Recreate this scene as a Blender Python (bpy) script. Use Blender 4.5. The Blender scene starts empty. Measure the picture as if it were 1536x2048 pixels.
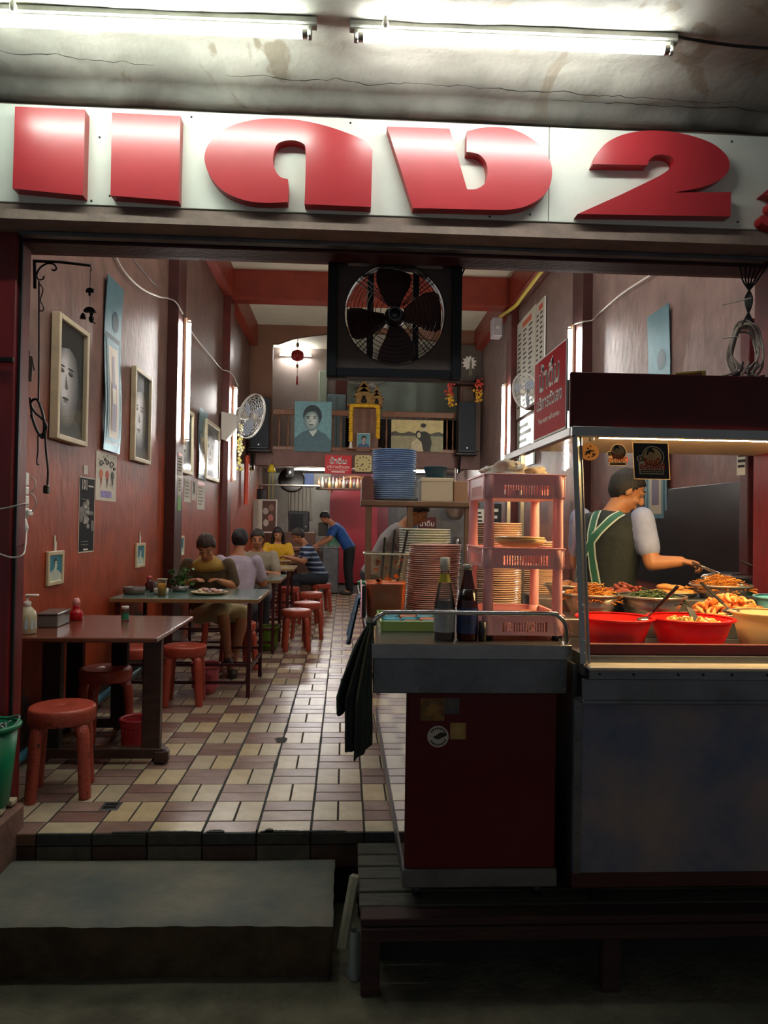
import bpy, math, random
from mathutils import Vector, Matrix, Euler, noise as mnoise
random.seed(7)
R = math.radians
scene = bpy.context.scene
COL = scene.collection

# ------------------------------------------------------------------ camera, world, exposure
FPX, CX, CY = 1500.0, 768.0, 1024.0
CAM_LOC = Vector((0, 0, 1.40))
CAM_ROT = (Matrix.Rotation(-math.atan(78/1500), 3, 'Z') @ Matrix.Rotation(math.pi/2 + math.atan(25/1500), 3, 'X')
           @ Matrix.Rotation(0.0155, 3, 'Z'))
cam_d = bpy.data.cameras.new('camera'); cam = bpy.data.objects.new('camera', cam_d); COL.objects.link(cam)
cam_d.sensor_fit = 'VERTICAL'; cam_d.sensor_height = 36; cam_d.lens = FPX/2048*36; cam_d.clip_start = 0.05
cam.location = CAM_LOC; cam.rotation_euler = CAM_ROT.to_euler()
scene.camera = cam

world = bpy.data.worlds.new('night'); scene.world = world; world.use_nodes = True
_bg = world.node_tree.nodes['Background']
_bg.inputs[0].default_value = (0.66, 0.68, 0.72, 1); _bg.inputs[1].default_value = 0.21   # dim night street glow
scene.view_settings.view_transform = 'Standard'
try: scene.view_settings.look = 'None'
except Exception: pass
scene.view_settings.gamma = 1.0; scene.view_settings.use_curve_mapping = False
scene.view_settings.exposure = 0.0
PORCH_TUBE, ROOM_TUBE, BAY_TUBE, KITCHEN_TUBE, LOFT_TUBE, STALL_TUBE = 54.0, 125.0, 125.0, 200.0, 170.0, 560.0

# ------------------------------------------------------------------ points measured in the place
def _ray(px, py): return CAM_ROT @ Vector(((px-CX)/FPX, -(py-CY)/FPX, -1.0))
def aY(px, py, y): d = _ray(px, py); return CAM_LOC + d*(y/d.y)
def aX(px, py, x): d = _ray(px, py); return CAM_LOC + d*(x/d.x)
def aZ(px, py, z): d = _ray(px, py); return CAM_LOC + d*((z-1.4)/d.z)

# ------------------------------------------------------------------ materials
def lin(h):
    h = h.lstrip('#'); out = []
    for i in (0, 2, 4):
        c = int(h[i:i+2], 16)/255
        out.append(c/12.92 if c <= 0.04045 else ((c+0.055)/1.055)**2.4)
    return (*out, 1.0)
MATS = {}
def mat(name, col, rough=0.5, metal=0.0, vary=0.0, vscale=6.0, bump=0.0, bscale=40.0, col2=None, emit=0.0, trans=0.0, alpha=1.0,
        spec=0.5, coat=0.0, stretch=(1, 1, 1), sss=0.0, thresh=None, coatr=0.08, back=0.0):
    if name in MATS: return MATS[name]
    m = bpy.data.materials.new(name); m.use_nodes = True; nt = m.node_tree; N = nt.nodes; L = nt.links
    b = N['Principled BSDF']
    c = lin(col)
    b.inputs['Base Color'].default_value = c; b.inputs['Roughness'].default_value = rough; b.inputs['Metallic'].default_value = metal
    b.inputs['Specular IOR Level'].default_value = spec; b.inputs['Coat Weight'].default_value = coat; b.inputs['Coat Roughness'].default_value = coatr
    b.inputs['Transmission Weight'].default_value = trans; b.inputs['Alpha'].default_value = alpha
    if sss: b.inputs['Subsurface Weight'].default_value = sss; b.inputs['Subsurface Radius'].default_value = (0.02, 0.008, 0.005)
    if emit: b.inputs['Emission Color'].default_value = c; b.inputs['Emission Strength'].default_value = emit
    if vary or col2 or bump:
        tc = N.new('ShaderNodeTexCoord'); mp = N.new('ShaderNodeMapping'); mp.inputs['Scale'].default_value = stretch
        L.new(tc.outputs['Object'], mp.inputs['Vector'])
    if vary or col2:
        n = N.new('ShaderNodeTexNoise'); n.inputs['Scale'].default_value = vscale; n.inputs['Detail'].default_value = 6
        n.inputs['Roughness'].default_value = 0.65
        L.new(mp.outputs[0], n.inputs['Vector'])
        r = N.new('ShaderNodeValToRGB')
        lo, hi = (0.35, 0.65) if thresh is None else (thresh-0.03, thresh+0.03)
        r.color_ramp.elements[0].position = lo; r.color_ramp.elements[1].position = hi
        c2 = lin(col2) if col2 else tuple(min(1, x*(1+vary)) for x in c[:3]) + (1,)
        c1 = c if col2 else tuple(x*(1-vary) for x in c[:3]) + (1,)
        r.color_ramp.elements[0].color = c1; r.color_ramp.elements[1].color = c2
        L.new(n.outputs['Fac'], r.inputs[0]); L.new(r.outputs[0], b.inputs['Base Color'])
    if bump:
        n2 = N.new('ShaderNodeTexNoise'); n2.inputs['Scale'].default_value = bscale; n2.inputs['Detail'].default_value = 5
        L.new(mp.outputs[0], n2.inputs['Vector'])
        bp = N.new('ShaderNodeBump'); bp.inputs['Strength'].default_value = bump; bp.inputs['Distance'].default_value = 0.02
        L.new(n2.outputs['Fac'], bp.inputs['Height']); L.new(bp.outputs[0], b.inputs['Normal'])
    if back:      # thin sheet that lets light through
        tl = N.new('ShaderNodeBsdfTranslucent'); tl.inputs[0].default_value = c; mx = N.new('ShaderNodeMixShader'); mx.inputs[0].default_value = back
        L.new(b.outputs[0], mx.inputs[1]); L.new(tl.outputs[0], mx.inputs[2]); L.new(mx.outputs[0], N['Material Output'].inputs[0])
    MATS[name] = m; return m

def glass_mat(name, tint='#ffffff', gloss=0.08, rough=0.02, dirt=0.0, body=None, bodyamt=0.0):
    """clear sheet: transparent with a mirror share, some dirt film"""
    if name in MATS: return MATS[name]
    m = bpy.data.materials.new(name); m.use_nodes = True; nt = m.node_tree; N = nt.nodes; L = nt.links
    N.remove(N['Principled BSDF']); out = N['Material Output']
    t = N.new('ShaderNodeBsdfTransparent'); t.inputs[0].default_value = lin(tint)
    g = N.new('ShaderNodeBsdfGlossy'); g.inputs['Roughness'].default_value = rough
    fr = N.new('ShaderNodeFresnel'); fr.inputs[0].default_value = 1.45
    mx = N.new('ShaderNodeMixShader'); mul = N.new('ShaderNodeMath'); mul.operation = 'MULTIPLY'; mul.inputs[1].default_value = gloss/0.04
    L.new(fr.outputs[0], mul.inputs[0]); L.new(mul.outputs[0], mx.inputs[0]); L.new(t.outputs[0], mx.inputs[1]); L.new(g.outputs[0], mx.inputs[2])
    last = mx
    if dirt or bodyamt:
        d = N.new('ShaderNodeBsdfDiffuse'); d.inputs[0].default_value = lin(body or '#9a958c')
        mx2 = N.new('ShaderNodeMixShader')
        if dirt:
            tc = N.new('ShaderNodeTexCoord'); n = N.new('ShaderNodeTexNoise'); n.inputs['Scale'].default_value = 9; n.inputs['Detail'].default_value = 8
            L.new(tc.outputs['Object'], n.inputs['Vector']); r = N.new('ShaderNodeMapRange')
            r.inputs[1].default_value = 0.45; r.inputs[2].default_value = 0.8; r.inputs[3].default_value = bodyamt; r.inputs[4].default_value = bodyamt+dirt
            L.new(n.outputs['Fac'], r.inputs[0]); L.new(r.outputs[0], mx2.inputs[0])
        else: mx2.inputs[0].default_value = bodyamt
        L.new(mx.outputs[0], mx2.inputs[1]); L.new(d.outputs[0], mx2.inputs[2]); last = mx2
    L.new(last.outputs[0], out.inputs[0]); MATS[name] = m; return m

# ------------------------------------------------------------------ mesh building
class MB:
    def __init__(s): s.v = []; s.f = []; s.mi = []; s.sm = []; s.mats = []
    def m(s, material):
        if material not in s.mats: s.mats.append(material)
        return s.mats.index(material)
    def add(s, vs, fs, material, smooth=False, M=None):
        o = len(s.v); k = s.m(material)
        for p in vs:
            p = Vector(p); s.v.append(tuple(M @ p) if M is not None else tuple(p))
        for f in fs: s.f.append(tuple(o+i for i in f)); s.mi.append(k); s.sm.append(smooth)
        return s
    def box(s, lo, hi, material, ch=0.0, M=None):
        x0, y0, z0 = (min(a, b) for a, b in zip(lo, hi)); x1, y1, z1 = (max(a, b) for a, b in zip(lo, hi))
        if ch <= 0:
            vs = [(x0,y0,z0),(x1,y0,z0),(x1,y1,z0),(x0,y1,z0),(x0,y0,z1),(x1,y0,z1),(x1,y1,z1),(x0,y1,z1)]
            fs = [(3,2,1,0),(4,5,6,7),(0,1,5,4),(1,2,6,5),(2,3,7,6),(3,0,4,7)]
            return s.add(vs, fs, material, False, M)
        ch = min(ch, (x1-x0)*.45, (y1-y0)*.45, (z1-z0)*.45)
        vs = []; idx = {}
        for i, x in enumerate((x0, x1)):
            for j, y in enumerate((y0, y1)):
                for k, z in enumerate((z0, z1)):
                    dx, dy, dz = (ch if i == 0 else -ch), (ch if j == 0 else -ch), (ch if k == 0 else -ch)
                    idx[i,j,k,0] = len(vs); vs.append((x, y+dy, z+dz))
                    idx[i,j,k,1] = len(vs); vs.append((x+dx, y, z+dz))
                    idx[i,j,k,2] = len(vs); vs.append((x+dx, y+dy, z))
        fs = []
        def q(a, outn):
            pts = [Vector(vs[i]) for i in a]; n = (pts[1]-pts[0]).cross(pts[2]-pts[0])
            fs.append(tuple(a) if n.dot(Vector(outn)) > 0 else tuple(reversed(a)))
        for i in (0, 1):
            sg = 2*i-1
            q([idx[i,0,0,0], idx[i,1,0,0], idx[i,1,1,0], idx[i,0,1,0]], (sg,0,0))
            q([idx[0,i,0,1], idx[1,i,0,1], idx[1,i,1,1], idx[0,i,1,1]], (0,sg,0))
            q([idx[0,0,i,2], idx[1,0,i,2], idx[1,1,i,2], idx[0,1,i,2]], (0,0,sg))
            for j in (0, 1):
                sj = 2*j-1
                q([idx[i,j,0,0], idx[i,j,0,1], idx[i,j,1,1], idx[i,j,1,0]], (sg,sj,0))
                q([idx[i,0,j,0], idx[i,0,j,2], idx[i,1,j,2], idx[i,1,j,0]], (sg,0,sj))
                q([idx[0,i,j,1], idx[0,i,j,2], idx[1,i,j,2], idx[1,i,j,1]], (0,sg,sj))
                for k in (0, 1):
                    q([idx[i,j,k,0], idx[i,j,k,1], idx[i,j,k,2]], (sg,sj,2*k-1))
        return s.add(vs, fs, material, False, M)
    def tube(s, path, r, material, n=8, caps=True, smooth=True, squash=None, M=None):
        path = [Vector(p) for p in path]; k = len(path)
        rs = r if isinstance(r, (list, tuple)) else [r]*k
        t = [(path[min(i+1, k-1)]-path[max(i-1, 0)]).normalized() for i in range(k)]
        up = Vector((0, 0, 1)) if abs(t[0].z) < 0.9 else Vector((1, 0, 0))
        u = t[0].cross(up).normalized(); vs = []; fs = []
        for i in range(k):
            u = (u - t[i]*u.dot(t[i])).normalized(); w = t[i].cross(u)
            for j in range(n):
                a = 2*math.pi*j/n; sq = squash or (1, 1)
                vs.append(path[i] + (u*math.cos(a)*sq[0] + w*math.sin(a)*sq[1])*rs[i])
        for i in range(k-1):
            for j in range(n):
                a, b = i*n+j, i*n+(j+1) % n; fs.append((b, a, a+n, b+n))
        s.add(vs, fs, material, smooth, M)
        if caps:
            s.add(vs[:n], [tuple(range(n))], material, False, M)
            s.add(vs[-n:], [tuple(reversed(range(n)))], material, False, M)
        return s
    def lathe(s, prof, material, n=24, c=(0, 0, 0), smooth=True, M=None, caps=False, sc=(1, 1)):
        vs = []; fs = []; k = len(prof)
        for r, z in prof:
            for j in range(n):
                a = 2*math.pi*j/n; vs.append((c[0]+r*math.cos(a)*sc[0], c[1]+r*math.sin(a)*sc[1], c[2]+z))
        for i in range(k-1):
            for j in range(n):
                a, b = i*n+j, i*n+(j+1) % n; fs.append((a, b, b+n, a+n))
        s.add(vs, fs, material, smooth, M)
        if caps:
            s.add(vs[:n], [tuple(reversed(range(n)))], material, False, M); s.add(vs[-n:], [tuple(range(n))], material, False, M)
        return s
    def ball(s, c, rad, material, nu=14, nv=9, M=None):
        if not isinstance(rad, (list, tuple)): rad = (rad,)*3
        vs = [(c[0], c[1], c[2]-rad[2])]; fs = []
        for i in range(1, nv):
            ph = -math.pi/2 + math.pi*i/nv
            for j in range(nu):
                a = 2*math.pi*j/nu
                vs.append((c[0]+rad[0]*math.cos(ph)*math.cos(a), c[1]+rad[1]*math.cos(ph)*math.sin(a), c[2]+rad[2]*math.sin(ph)))
        vs.append((c[0], c[1], c[2]+rad[2])); top = len(vs)-1
        for j in range(nu):
            fs.append((0, 1+(j+1) % nu, 1+j)); fs.append((top, 1+(nv-2)*nu+j, 1+(nv-2)*nu+(j+1) % nu))
        for i in range(nv-2):
            for j in range(nu):
                a, b = 1+i*nu+j, 1+i*nu+(j+1) % nu; fs.append((a, b, b+nu, a+nu))
        return s.add(vs, fs, material, True, M)
    def prism(s, poly, d0, d1, material, M=None, edge_mat=None, smooth_edge=False):
        """poly in local XY (ccw seen from +Z), extruded from z=d0 to z=d1"""
        n = len(poly)
        ar = sum(poly[i][0]*poly[(i+1) % n][1]-poly[(i+1) % n][0]*poly[i][1] for i in range(n))
        if ar < 0: poly = list(reversed(poly))
        a = [(x, y, d0) for x, y in poly]; b = [(x, y, d1) for x, y in poly]
        s.add(b, [tuple(range(n))], material, False, M); s.add(a, [tuple(reversed(range(n)))], material, False, M)
        s.add(a+b, [(i, (i+1) % n, n+(i+1) % n, n+i) for i in range(n)], edge_mat or material, smooth_edge, M)
        return s
    def surf(s, fn, nu, nv, material, smooth=True, M=None):
        vs = [fn(i/nu, j/nv) for i in range(nu+1) for j in range(nv+1)]
        fs = [(i*(nv+1)+j, (i+1)*(nv+1)+j, (i+1)*(nv+1)+j+1, i*(nv+1)+j+1) for i in range(nu) for j in range(nv)]
        return s.add(vs, fs, material, smooth, M)
    def loft(s, rings, material, M=None, smooth=True):
        n = len(rings[0]); vs = [p for r in rings for p in r]; fs = []
        for i in range(len(rings)-1):
            for j in range(n):
                a, b = i*n+j, i*n+(j+1) % n; fs.append((a, b, b+n, a+n))
        fs.append(tuple(reversed(range(n)))); fs.append(tuple(range((len(rings)-1)*n, len(rings)*n)))
        return s.add(vs, fs, material, smooth, M)
    def mesh(s, name, off=None):
        me = bpy.data.meshes.new(name)
        vs = s.v if off is None else [(x-off[0], y-off[1], z-off[2]) for x, y, z in s.v]
        me.from_pydata(vs, [], s.f)
        for m_ in s.mats: me.materials.append(m_)
        me.polygons.foreach_set('material_index', s.mi); me.polygons.foreach_set('use_smooth', s.sm); me.update()
        return me
    def part(s, name, parent, loc=(0, 0, 0), rot=(0, 0, 0), label=None):
        off = WORLD.get(parent.name)
        o = bpy.data.objects.new(name, s.mesh(name, off)); COL.objects.link(o); o.parent = parent
        o.location = loc; o.rotation_euler = rot
        if off is not None: WORLD[o.name] = off
        if label: o['label'] = label
        return o
    def thing(s, name, label, cat, org=None, group=None, kind=None, rot=(0, 0, 0), world=True):
        """one-mesh thing; org = its base point (vertices given in world space unless world=False)"""
        if org is None:
            xs = [p[0] for p in s.v]; ys = [p[1] for p in s.v]; zs = [p[2] for p in s.v]
            org = ((min(xs)+max(xs))/2, (min(ys)+max(ys))/2, min(zs))
        o = bpy.data.objects.new(name, s.mesh(name, org if world else None)); COL.objects.link(o)
        o.location = org; o.rotation_euler = rot; tag(o, label, cat, group, kind)
        if world: WORLD[o.name] = Vector(org)
        return o
    def struct(s, name, label=None, cat=None):
        o = bpy.data.objects.new(name, s.mesh(name)); COL.objects.link(o); o['kind'] = 'structure'
        if label: o['label'] = label
        if cat: o['category'] = cat
        WORLD[o.name] = Vector((0, 0, 0)); return o
WORLD = {}
def tag(o, label=None, cat=None, group=None, kind=None):
    if label: o['label'] = label
    if cat: o['category'] = cat
    if group: o['group'] = group
    if kind: o['kind'] = kind
    return o
def empty(name, label, cat, loc=(0, 0, 0), rot=(0, 0, 0), group=None, world=False, kind=None):
    """world=True: parts of this thing are given in world space"""
    o = bpy.data.objects.new(name, None); COL.objects.link(o); o.location = loc; o.rotation_euler = rot; o.empty_display_size = 0.05
    tag(o, label, cat, group, kind)
    if world: WORLD[o.name] = Vector(loc)
    return o
def copy_tree(o, parent=None, loc=None, rot=None, label=None):
    c = o.copy(); COL.objects.link(c)
    if parent is not None: c.parent = parent
    if loc is not None: c.location = loc
    if rot is not None: c.rotation_euler = rot
    if label: c['label'] = label
    for ch in o.children: copy_tree(ch, c)
    return c
def frameM(o, xdir, up=None):
    """matrix with local X along xdir, local Y along up, Z out"""
    x = Vector(xdir).normalized(); u = Vector(up or (0, 0, 1)); z = x.cross(u).normalized(); y = z.cross(x)
    M = Matrix((x, y, z)).transposed().to_4x4(); M.translation = Vector(o); return M
_tcache = {}
def text_geo(s, size=1.0, align='CENTER'):
    k = (s, align)
    if k not in _tcache:
        cu = bpy.data.curves.new('t', 'FONT'); cu.body = s; cu.align_x = align; cu.align_y = 'CENTER'; cu.resolution_u = 2
        ob = bpy.data.objects.new('t', cu); COL.objects.link(ob)
        dg = bpy.context.evaluated_depsgraph_get(); me = bpy.data.meshes.new_from_object(ob.evaluated_get(dg))
        _tcache[k] = ([tuple(v.co) for v in me.vertices], [tuple(p.vertices) for p in me.polygons])
        bpy.data.objects.remove(ob); bpy.data.curves.remove(cu); bpy.data.meshes.remove(me)
    vs, fs = _tcache[k]
    return [(x*size, y*size, z) for x, y, z in vs], fs
def put_text(mb, s, M, size, material, dz=0.001, sx=1.0, align='CENTER', bold=0.0):
    vs, fs = text_geo(s, size, align)
    for bx, by in ([(0, 0)] if not bold else [(0, 0), (bold, 0), (-bold, 0), (0, bold), (0, -bold)]):
        mb.add([(x*sx+bx, y+by, dz+abs(bx)*.02+abs(by)*.03) for x, y, z in vs], fs, material, False, M)
def ell(cx, cy, rx, ry, n=20, a0=0, a1=360):
    full = abs(a1-a0) >= 360
    return [(cx+rx*math.cos(R(a0+(a1-a0)*i/(n if full else n-1))), cy+ry*math.sin(R(a0+(a1-a0)*i/(n if full else n-1)))) for i in range(n)]
def spline(pts, n=6):
    """catmull-rom through points"""
    pts = [Vector(p) for p in pts]; out = []
    for i in range(len(pts)-1):
        p0, p1, p2, p3 = pts[max(i-1, 0)], pts[i], pts[i+1], pts[min(i+2, len(pts)-1)]
        for k in range(n):
            t = k/n
            out.append(0.5*((2*p1)+(p2-p0)*t+(2*p0-5*p1+4*p2-p3)*t*t+(3*p1-p0-3*p2+p3)*t**3))
    out.append(pts[-1]); return out
# ------------------------------------------------------------------ shared materials
M_STEEL = mat('stainless', '#8d8d8c', 0.28, 0.9, vary=0.12, vscale=3, bump=0.05, bscale=25)
M_LEDGE = mat('ledge_alu', '#cfc6b6', .38, .35, vary=.1, vscale=5)
M_STEELD = mat('dull_steel', '#6f7276', 0.42, 0.8, vary=0.25, vscale=4, bump=0.06, bscale=30)
M_ALU = mat('alu', '#b9b4aa', 0.3, 0.9, vary=0.1, vscale=8)
M_BLACK = mat('black_plastic', '#141416', 0.4)
M_IRON = mat('black_iron', '#17130f', 0.5, 0.4)
M_DKRED = mat('dark_red_paint', '#4a1216', 0.4, vary=0.3, vscale=5, bump=0.1, bscale=30)
M_STOOL = mat('stool_red', '#a64634', 0.34, vary=0.14, vscale=7, bump=0.12, bscale=60)
M_STOOLW = mat('stool_worn', '#a64634', 0.38, col2='#2a1712', vscale=60, bump=0.35, bscale=90, thresh=0.62)
M_WHITE = mat('white_plastic', '#dcdad2', 0.4)
M_PAPER = mat('paper', '#d6d2c4', 0.8, vary=0.05, vscale=12)
M_CREAM = mat('cream_frame', '#c8bd9c', 0.5, vary=0.12, vscale=9)
M_WOOD = mat('dark_wood', '#3a2116', 0.4, vary=0.35, vscale=8, stretch=(1, 1, 6), bump=0.1)
M_MWOOD = mat('mid_wood', '#7a4f34', 0.45, vary=0.25, vscale=7, stretch=(6, 1, 1))
M_LWOOD = mat('pale_wood', '#b9ad90', 0.7, vary=0.25, vscale=12, bump=0.2)
M_WIRE = mat('white_wire', '#c9c3ba', 0.5)
M_CHROME = mat('chrome', '#c4c4c4', 0.12, 1.0)
M_INK = mat('ink', '#22201e', 0.7)
M_REDINK = mat('red_print', '#c02428', 0.35)
M_WHITEINK = mat('white_print', '#eeeae2', 0.5)
M_GREEN = mat('green_plastic', '#0f7f55', 0.35)

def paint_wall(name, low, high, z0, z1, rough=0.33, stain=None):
    """gloss paint over plaster: red below, grey lamp sheen painted in above an uneven line, brushed relief"""
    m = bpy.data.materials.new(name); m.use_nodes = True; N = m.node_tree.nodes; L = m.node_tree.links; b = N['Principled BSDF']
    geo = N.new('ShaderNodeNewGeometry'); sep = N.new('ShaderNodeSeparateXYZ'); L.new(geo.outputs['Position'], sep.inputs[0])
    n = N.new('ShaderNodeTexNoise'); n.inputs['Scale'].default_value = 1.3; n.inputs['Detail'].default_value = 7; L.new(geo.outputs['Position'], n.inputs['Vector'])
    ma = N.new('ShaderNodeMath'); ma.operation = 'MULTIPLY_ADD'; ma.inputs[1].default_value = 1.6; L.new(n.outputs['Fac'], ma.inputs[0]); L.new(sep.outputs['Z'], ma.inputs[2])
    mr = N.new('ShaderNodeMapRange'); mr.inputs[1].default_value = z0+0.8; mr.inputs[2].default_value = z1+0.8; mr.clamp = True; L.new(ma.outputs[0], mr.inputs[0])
    mix = N.new('ShaderNodeMix'); mix.data_type = 'RGBA'; mix.inputs[6].default_value = lin(low); mix.inputs[7].default_value = lin(high); L.new(mr.outputs[0], mix.inputs[0])  # upper tone puts the sheen of the tube lamps into the paint colour
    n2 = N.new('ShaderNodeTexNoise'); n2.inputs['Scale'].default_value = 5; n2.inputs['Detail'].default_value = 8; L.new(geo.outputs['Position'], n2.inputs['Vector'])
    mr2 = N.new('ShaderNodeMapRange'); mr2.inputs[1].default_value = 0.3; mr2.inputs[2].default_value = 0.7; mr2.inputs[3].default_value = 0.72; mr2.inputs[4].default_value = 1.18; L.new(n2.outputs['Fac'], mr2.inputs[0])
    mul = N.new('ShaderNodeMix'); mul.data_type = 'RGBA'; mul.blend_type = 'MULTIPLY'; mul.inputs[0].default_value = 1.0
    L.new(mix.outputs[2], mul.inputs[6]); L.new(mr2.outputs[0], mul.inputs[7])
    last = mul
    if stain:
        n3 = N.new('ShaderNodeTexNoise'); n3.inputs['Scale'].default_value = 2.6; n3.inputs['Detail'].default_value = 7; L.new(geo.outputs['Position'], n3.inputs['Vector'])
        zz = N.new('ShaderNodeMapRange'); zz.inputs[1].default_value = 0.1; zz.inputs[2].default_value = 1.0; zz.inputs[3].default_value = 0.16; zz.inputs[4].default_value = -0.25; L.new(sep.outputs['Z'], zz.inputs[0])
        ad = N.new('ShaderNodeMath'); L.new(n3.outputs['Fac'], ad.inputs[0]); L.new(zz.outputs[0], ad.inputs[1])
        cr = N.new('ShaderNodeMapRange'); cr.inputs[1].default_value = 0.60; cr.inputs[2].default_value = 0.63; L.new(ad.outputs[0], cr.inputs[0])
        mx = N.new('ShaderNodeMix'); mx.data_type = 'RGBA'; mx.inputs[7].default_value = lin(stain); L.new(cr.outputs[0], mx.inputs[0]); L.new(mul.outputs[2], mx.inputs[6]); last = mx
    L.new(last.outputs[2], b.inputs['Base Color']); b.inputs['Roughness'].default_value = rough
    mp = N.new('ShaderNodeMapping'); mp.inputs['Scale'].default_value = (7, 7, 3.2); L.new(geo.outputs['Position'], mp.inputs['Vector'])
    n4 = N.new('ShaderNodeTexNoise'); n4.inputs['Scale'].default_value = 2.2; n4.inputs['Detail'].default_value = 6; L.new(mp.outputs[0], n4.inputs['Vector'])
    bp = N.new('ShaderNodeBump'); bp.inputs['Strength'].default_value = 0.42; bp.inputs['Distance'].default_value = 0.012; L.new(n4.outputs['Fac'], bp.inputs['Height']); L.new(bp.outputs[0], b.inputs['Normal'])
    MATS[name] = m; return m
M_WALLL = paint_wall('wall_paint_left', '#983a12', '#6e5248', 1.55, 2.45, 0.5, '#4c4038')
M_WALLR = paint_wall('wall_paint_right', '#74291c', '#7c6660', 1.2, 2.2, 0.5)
M_REDP = mat('red_beam_paint', '#84301f', 0.42, vary=0.18, vscale=3, bump=0.08)
M_PIL = mat('pilaster_paint', '#5c2019', 0.4, vary=0.2, vscale=3, bump=0.08)
M_CEIL = mat('ceiling_cream', '#cfc9b4', 0.8, vary=0.06, vscale=2)
M_BROWNW = mat('brown_wall', '#6f4a34', 0.6, vary=0.12, vscale=2)
M_GREYW = mat('grey_wall', '#8a7c76', 0.6, vary=0.12, vscale=2)

def porch_plaster():
    m = bpy.data.materials.new('porch_plaster'); m.use_nodes = True; N = m.node_tree.nodes; L = m.node_tree.links; b = N['Principled BSDF']
    geo = N.new('ShaderNodeNewGeometry')
    def noise(sc, det=8, dist=0.0):
        n = N.new('ShaderNodeTexNoise'); n.inputs['Scale'].default_value = sc; n.inputs['Detail'].default_value = det; n.inputs['Distortion'].default_value = dist
        L.new(geo.outputs['Position'], n.inputs['Vector']); return n
    def ramp(src, a, b_, ca, cb):
        r = N.new('ShaderNodeValToRGB'); r.color_ramp.elements[0].position = a; r.color_ramp.elements[1].position = b_
        r.color_ramp.elements[0].color = ca; r.color_ramp.elements[1].color = cb; L.new(src, r.inputs[0]); return r
    base = ramp(noise(2.2).outputs['Fac'], 0.3, 0.7, lin('#8f8d84'), lin('#b4b1a6'))
    patch = ramp(noise(2.7, 9, 1.6).outputs['Fac'], 0.58, 0.63, (0, 0, 0, 1), (1, 1, 1, 1))
    mx = N.new('ShaderNodeMix'); mx.data_type = 'RGBA'; mx.inputs[7].default_value = lin('#8c8374'); L.new(patch.outputs[0], mx.inputs[0]); L.new(base.outputs[0], mx.inputs[6])
    # darker towards the cracked lip near the sign
    sep = N.new('ShaderNodeSeparateXYZ'); L.new(geo.outputs['Position'], sep.inputs[0])
    md = N.new('ShaderNodeMath'); md.operation = 'MULTIPLY_ADD'; md.inputs[1].default_value = 0.34; L.new(noise(3.0, 9, 0.6).outputs['Fac'], md.inputs[0]); L.new(sep.outputs['Y'], md.inputs[2])
    mo = ramp(md.outputs[0], 0.0, 1.0, (0, 0, 0, 1), (1, 1, 1, 1)); mr = N.new('ShaderNodeMapRange'); mr.inputs[1].default_value = 3.34; mr.inputs[2].default_value = 3.62; L.new(md.outputs[0], mr.inputs[0])
    mx2 = N.new('ShaderNodeMix'); mx2.data_type = 'RGBA'; mx2.inputs[7].default_value = lin('#3b3a35'); L.new(mr.outputs[0], mx2.inputs[0]); L.new(mx.outputs[2], mx2.inputs[6])
    L.new(mx2.outputs[2], b.inputs['Base Color']); b.inputs['Roughness'].default_value = 0.75
    bp = N.new('ShaderNodeBump'); bp.inputs['Strength'].default_value = 0.5; bp.inputs['Distance'].default_value = 0.03; L.new(noise(7, 9).outputs['Fac'], bp.inputs['Height']); L.new(bp.outputs[0], b.inputs['Normal'])
    return m
M_PORCH = porch_plaster()
M_CONC = mat('street_concrete', '#5c5948', 0.9, vary=0.35, vscale=5, bump=0.5, bscale=35)
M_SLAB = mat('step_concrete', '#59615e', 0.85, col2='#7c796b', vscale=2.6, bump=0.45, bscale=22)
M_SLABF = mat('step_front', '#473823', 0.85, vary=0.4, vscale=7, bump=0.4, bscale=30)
M_GROUT = mat('grout', '#211d19', 0.85, vary=0.25, vscale=10)
TILE_C = [mat('tile_cream%d' % i, h, 0.27, vary=0.10, vscale=9, spec=0.5, bump=0.03, bscale=14) for i, h in enumerate(('#bdae92', '#b5a68c', '#c0ac88'))]
TILE_M = [mat('tile_mauve%d' % i, h, 0.27, vary=0.12, vscale=9, spec=0.5, bump=0.03, bscale=14) for i, h in enumerate(('#8a6f65', '#80625a', '#937a6e'))]

WL, WR = -1.87, 2.61      # the side walls
EDGE = 3.44               # front edge of the tiled floor
TX, TY, TM, TD = -0.132, 3.57, 0.244, 0.250   # tile grid

# ------------------------------------------------------------------ the ground, steps, floor
MB().box((-5, -3, -0.5), (6, 3.5, -0.33), M_CONC).struct('ground')
def slab_fn():
    mb = MB()
    x0, x1, y0, y1, z0, z1 = -1.95, -0.02, 2.88, 3.43, -0.33, -0.11
    nx, ny = 60, 18
    def top(u, v):
        x = x0+(x1-x0)*u; y = y0+(y1-y0)*v
        w = mnoise.noise(Vector((x*3, y*3, 0)))
        yy = y + (0.018*mnoise.noise(Vector((x*9, 0, 3)))+0.02*(0.5-u) if v == 0 else 0)
        return (x + (0.01*mnoise.noise(Vector((0, y*9, 5))) if u == 1 else 0), yy, z1 + 0.008*w - (0.012 if v in (0, 1) or u == 1 else 0) + (0.02*(v-.6)*(1-u) if v > .6 else 0))
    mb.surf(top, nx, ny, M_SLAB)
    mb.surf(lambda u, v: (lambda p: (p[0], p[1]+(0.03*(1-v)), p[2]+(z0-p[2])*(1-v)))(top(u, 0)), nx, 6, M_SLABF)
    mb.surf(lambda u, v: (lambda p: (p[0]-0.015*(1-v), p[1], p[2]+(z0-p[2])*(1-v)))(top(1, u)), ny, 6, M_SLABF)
    mb.struct('step_slab')
slab_fn()
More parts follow.
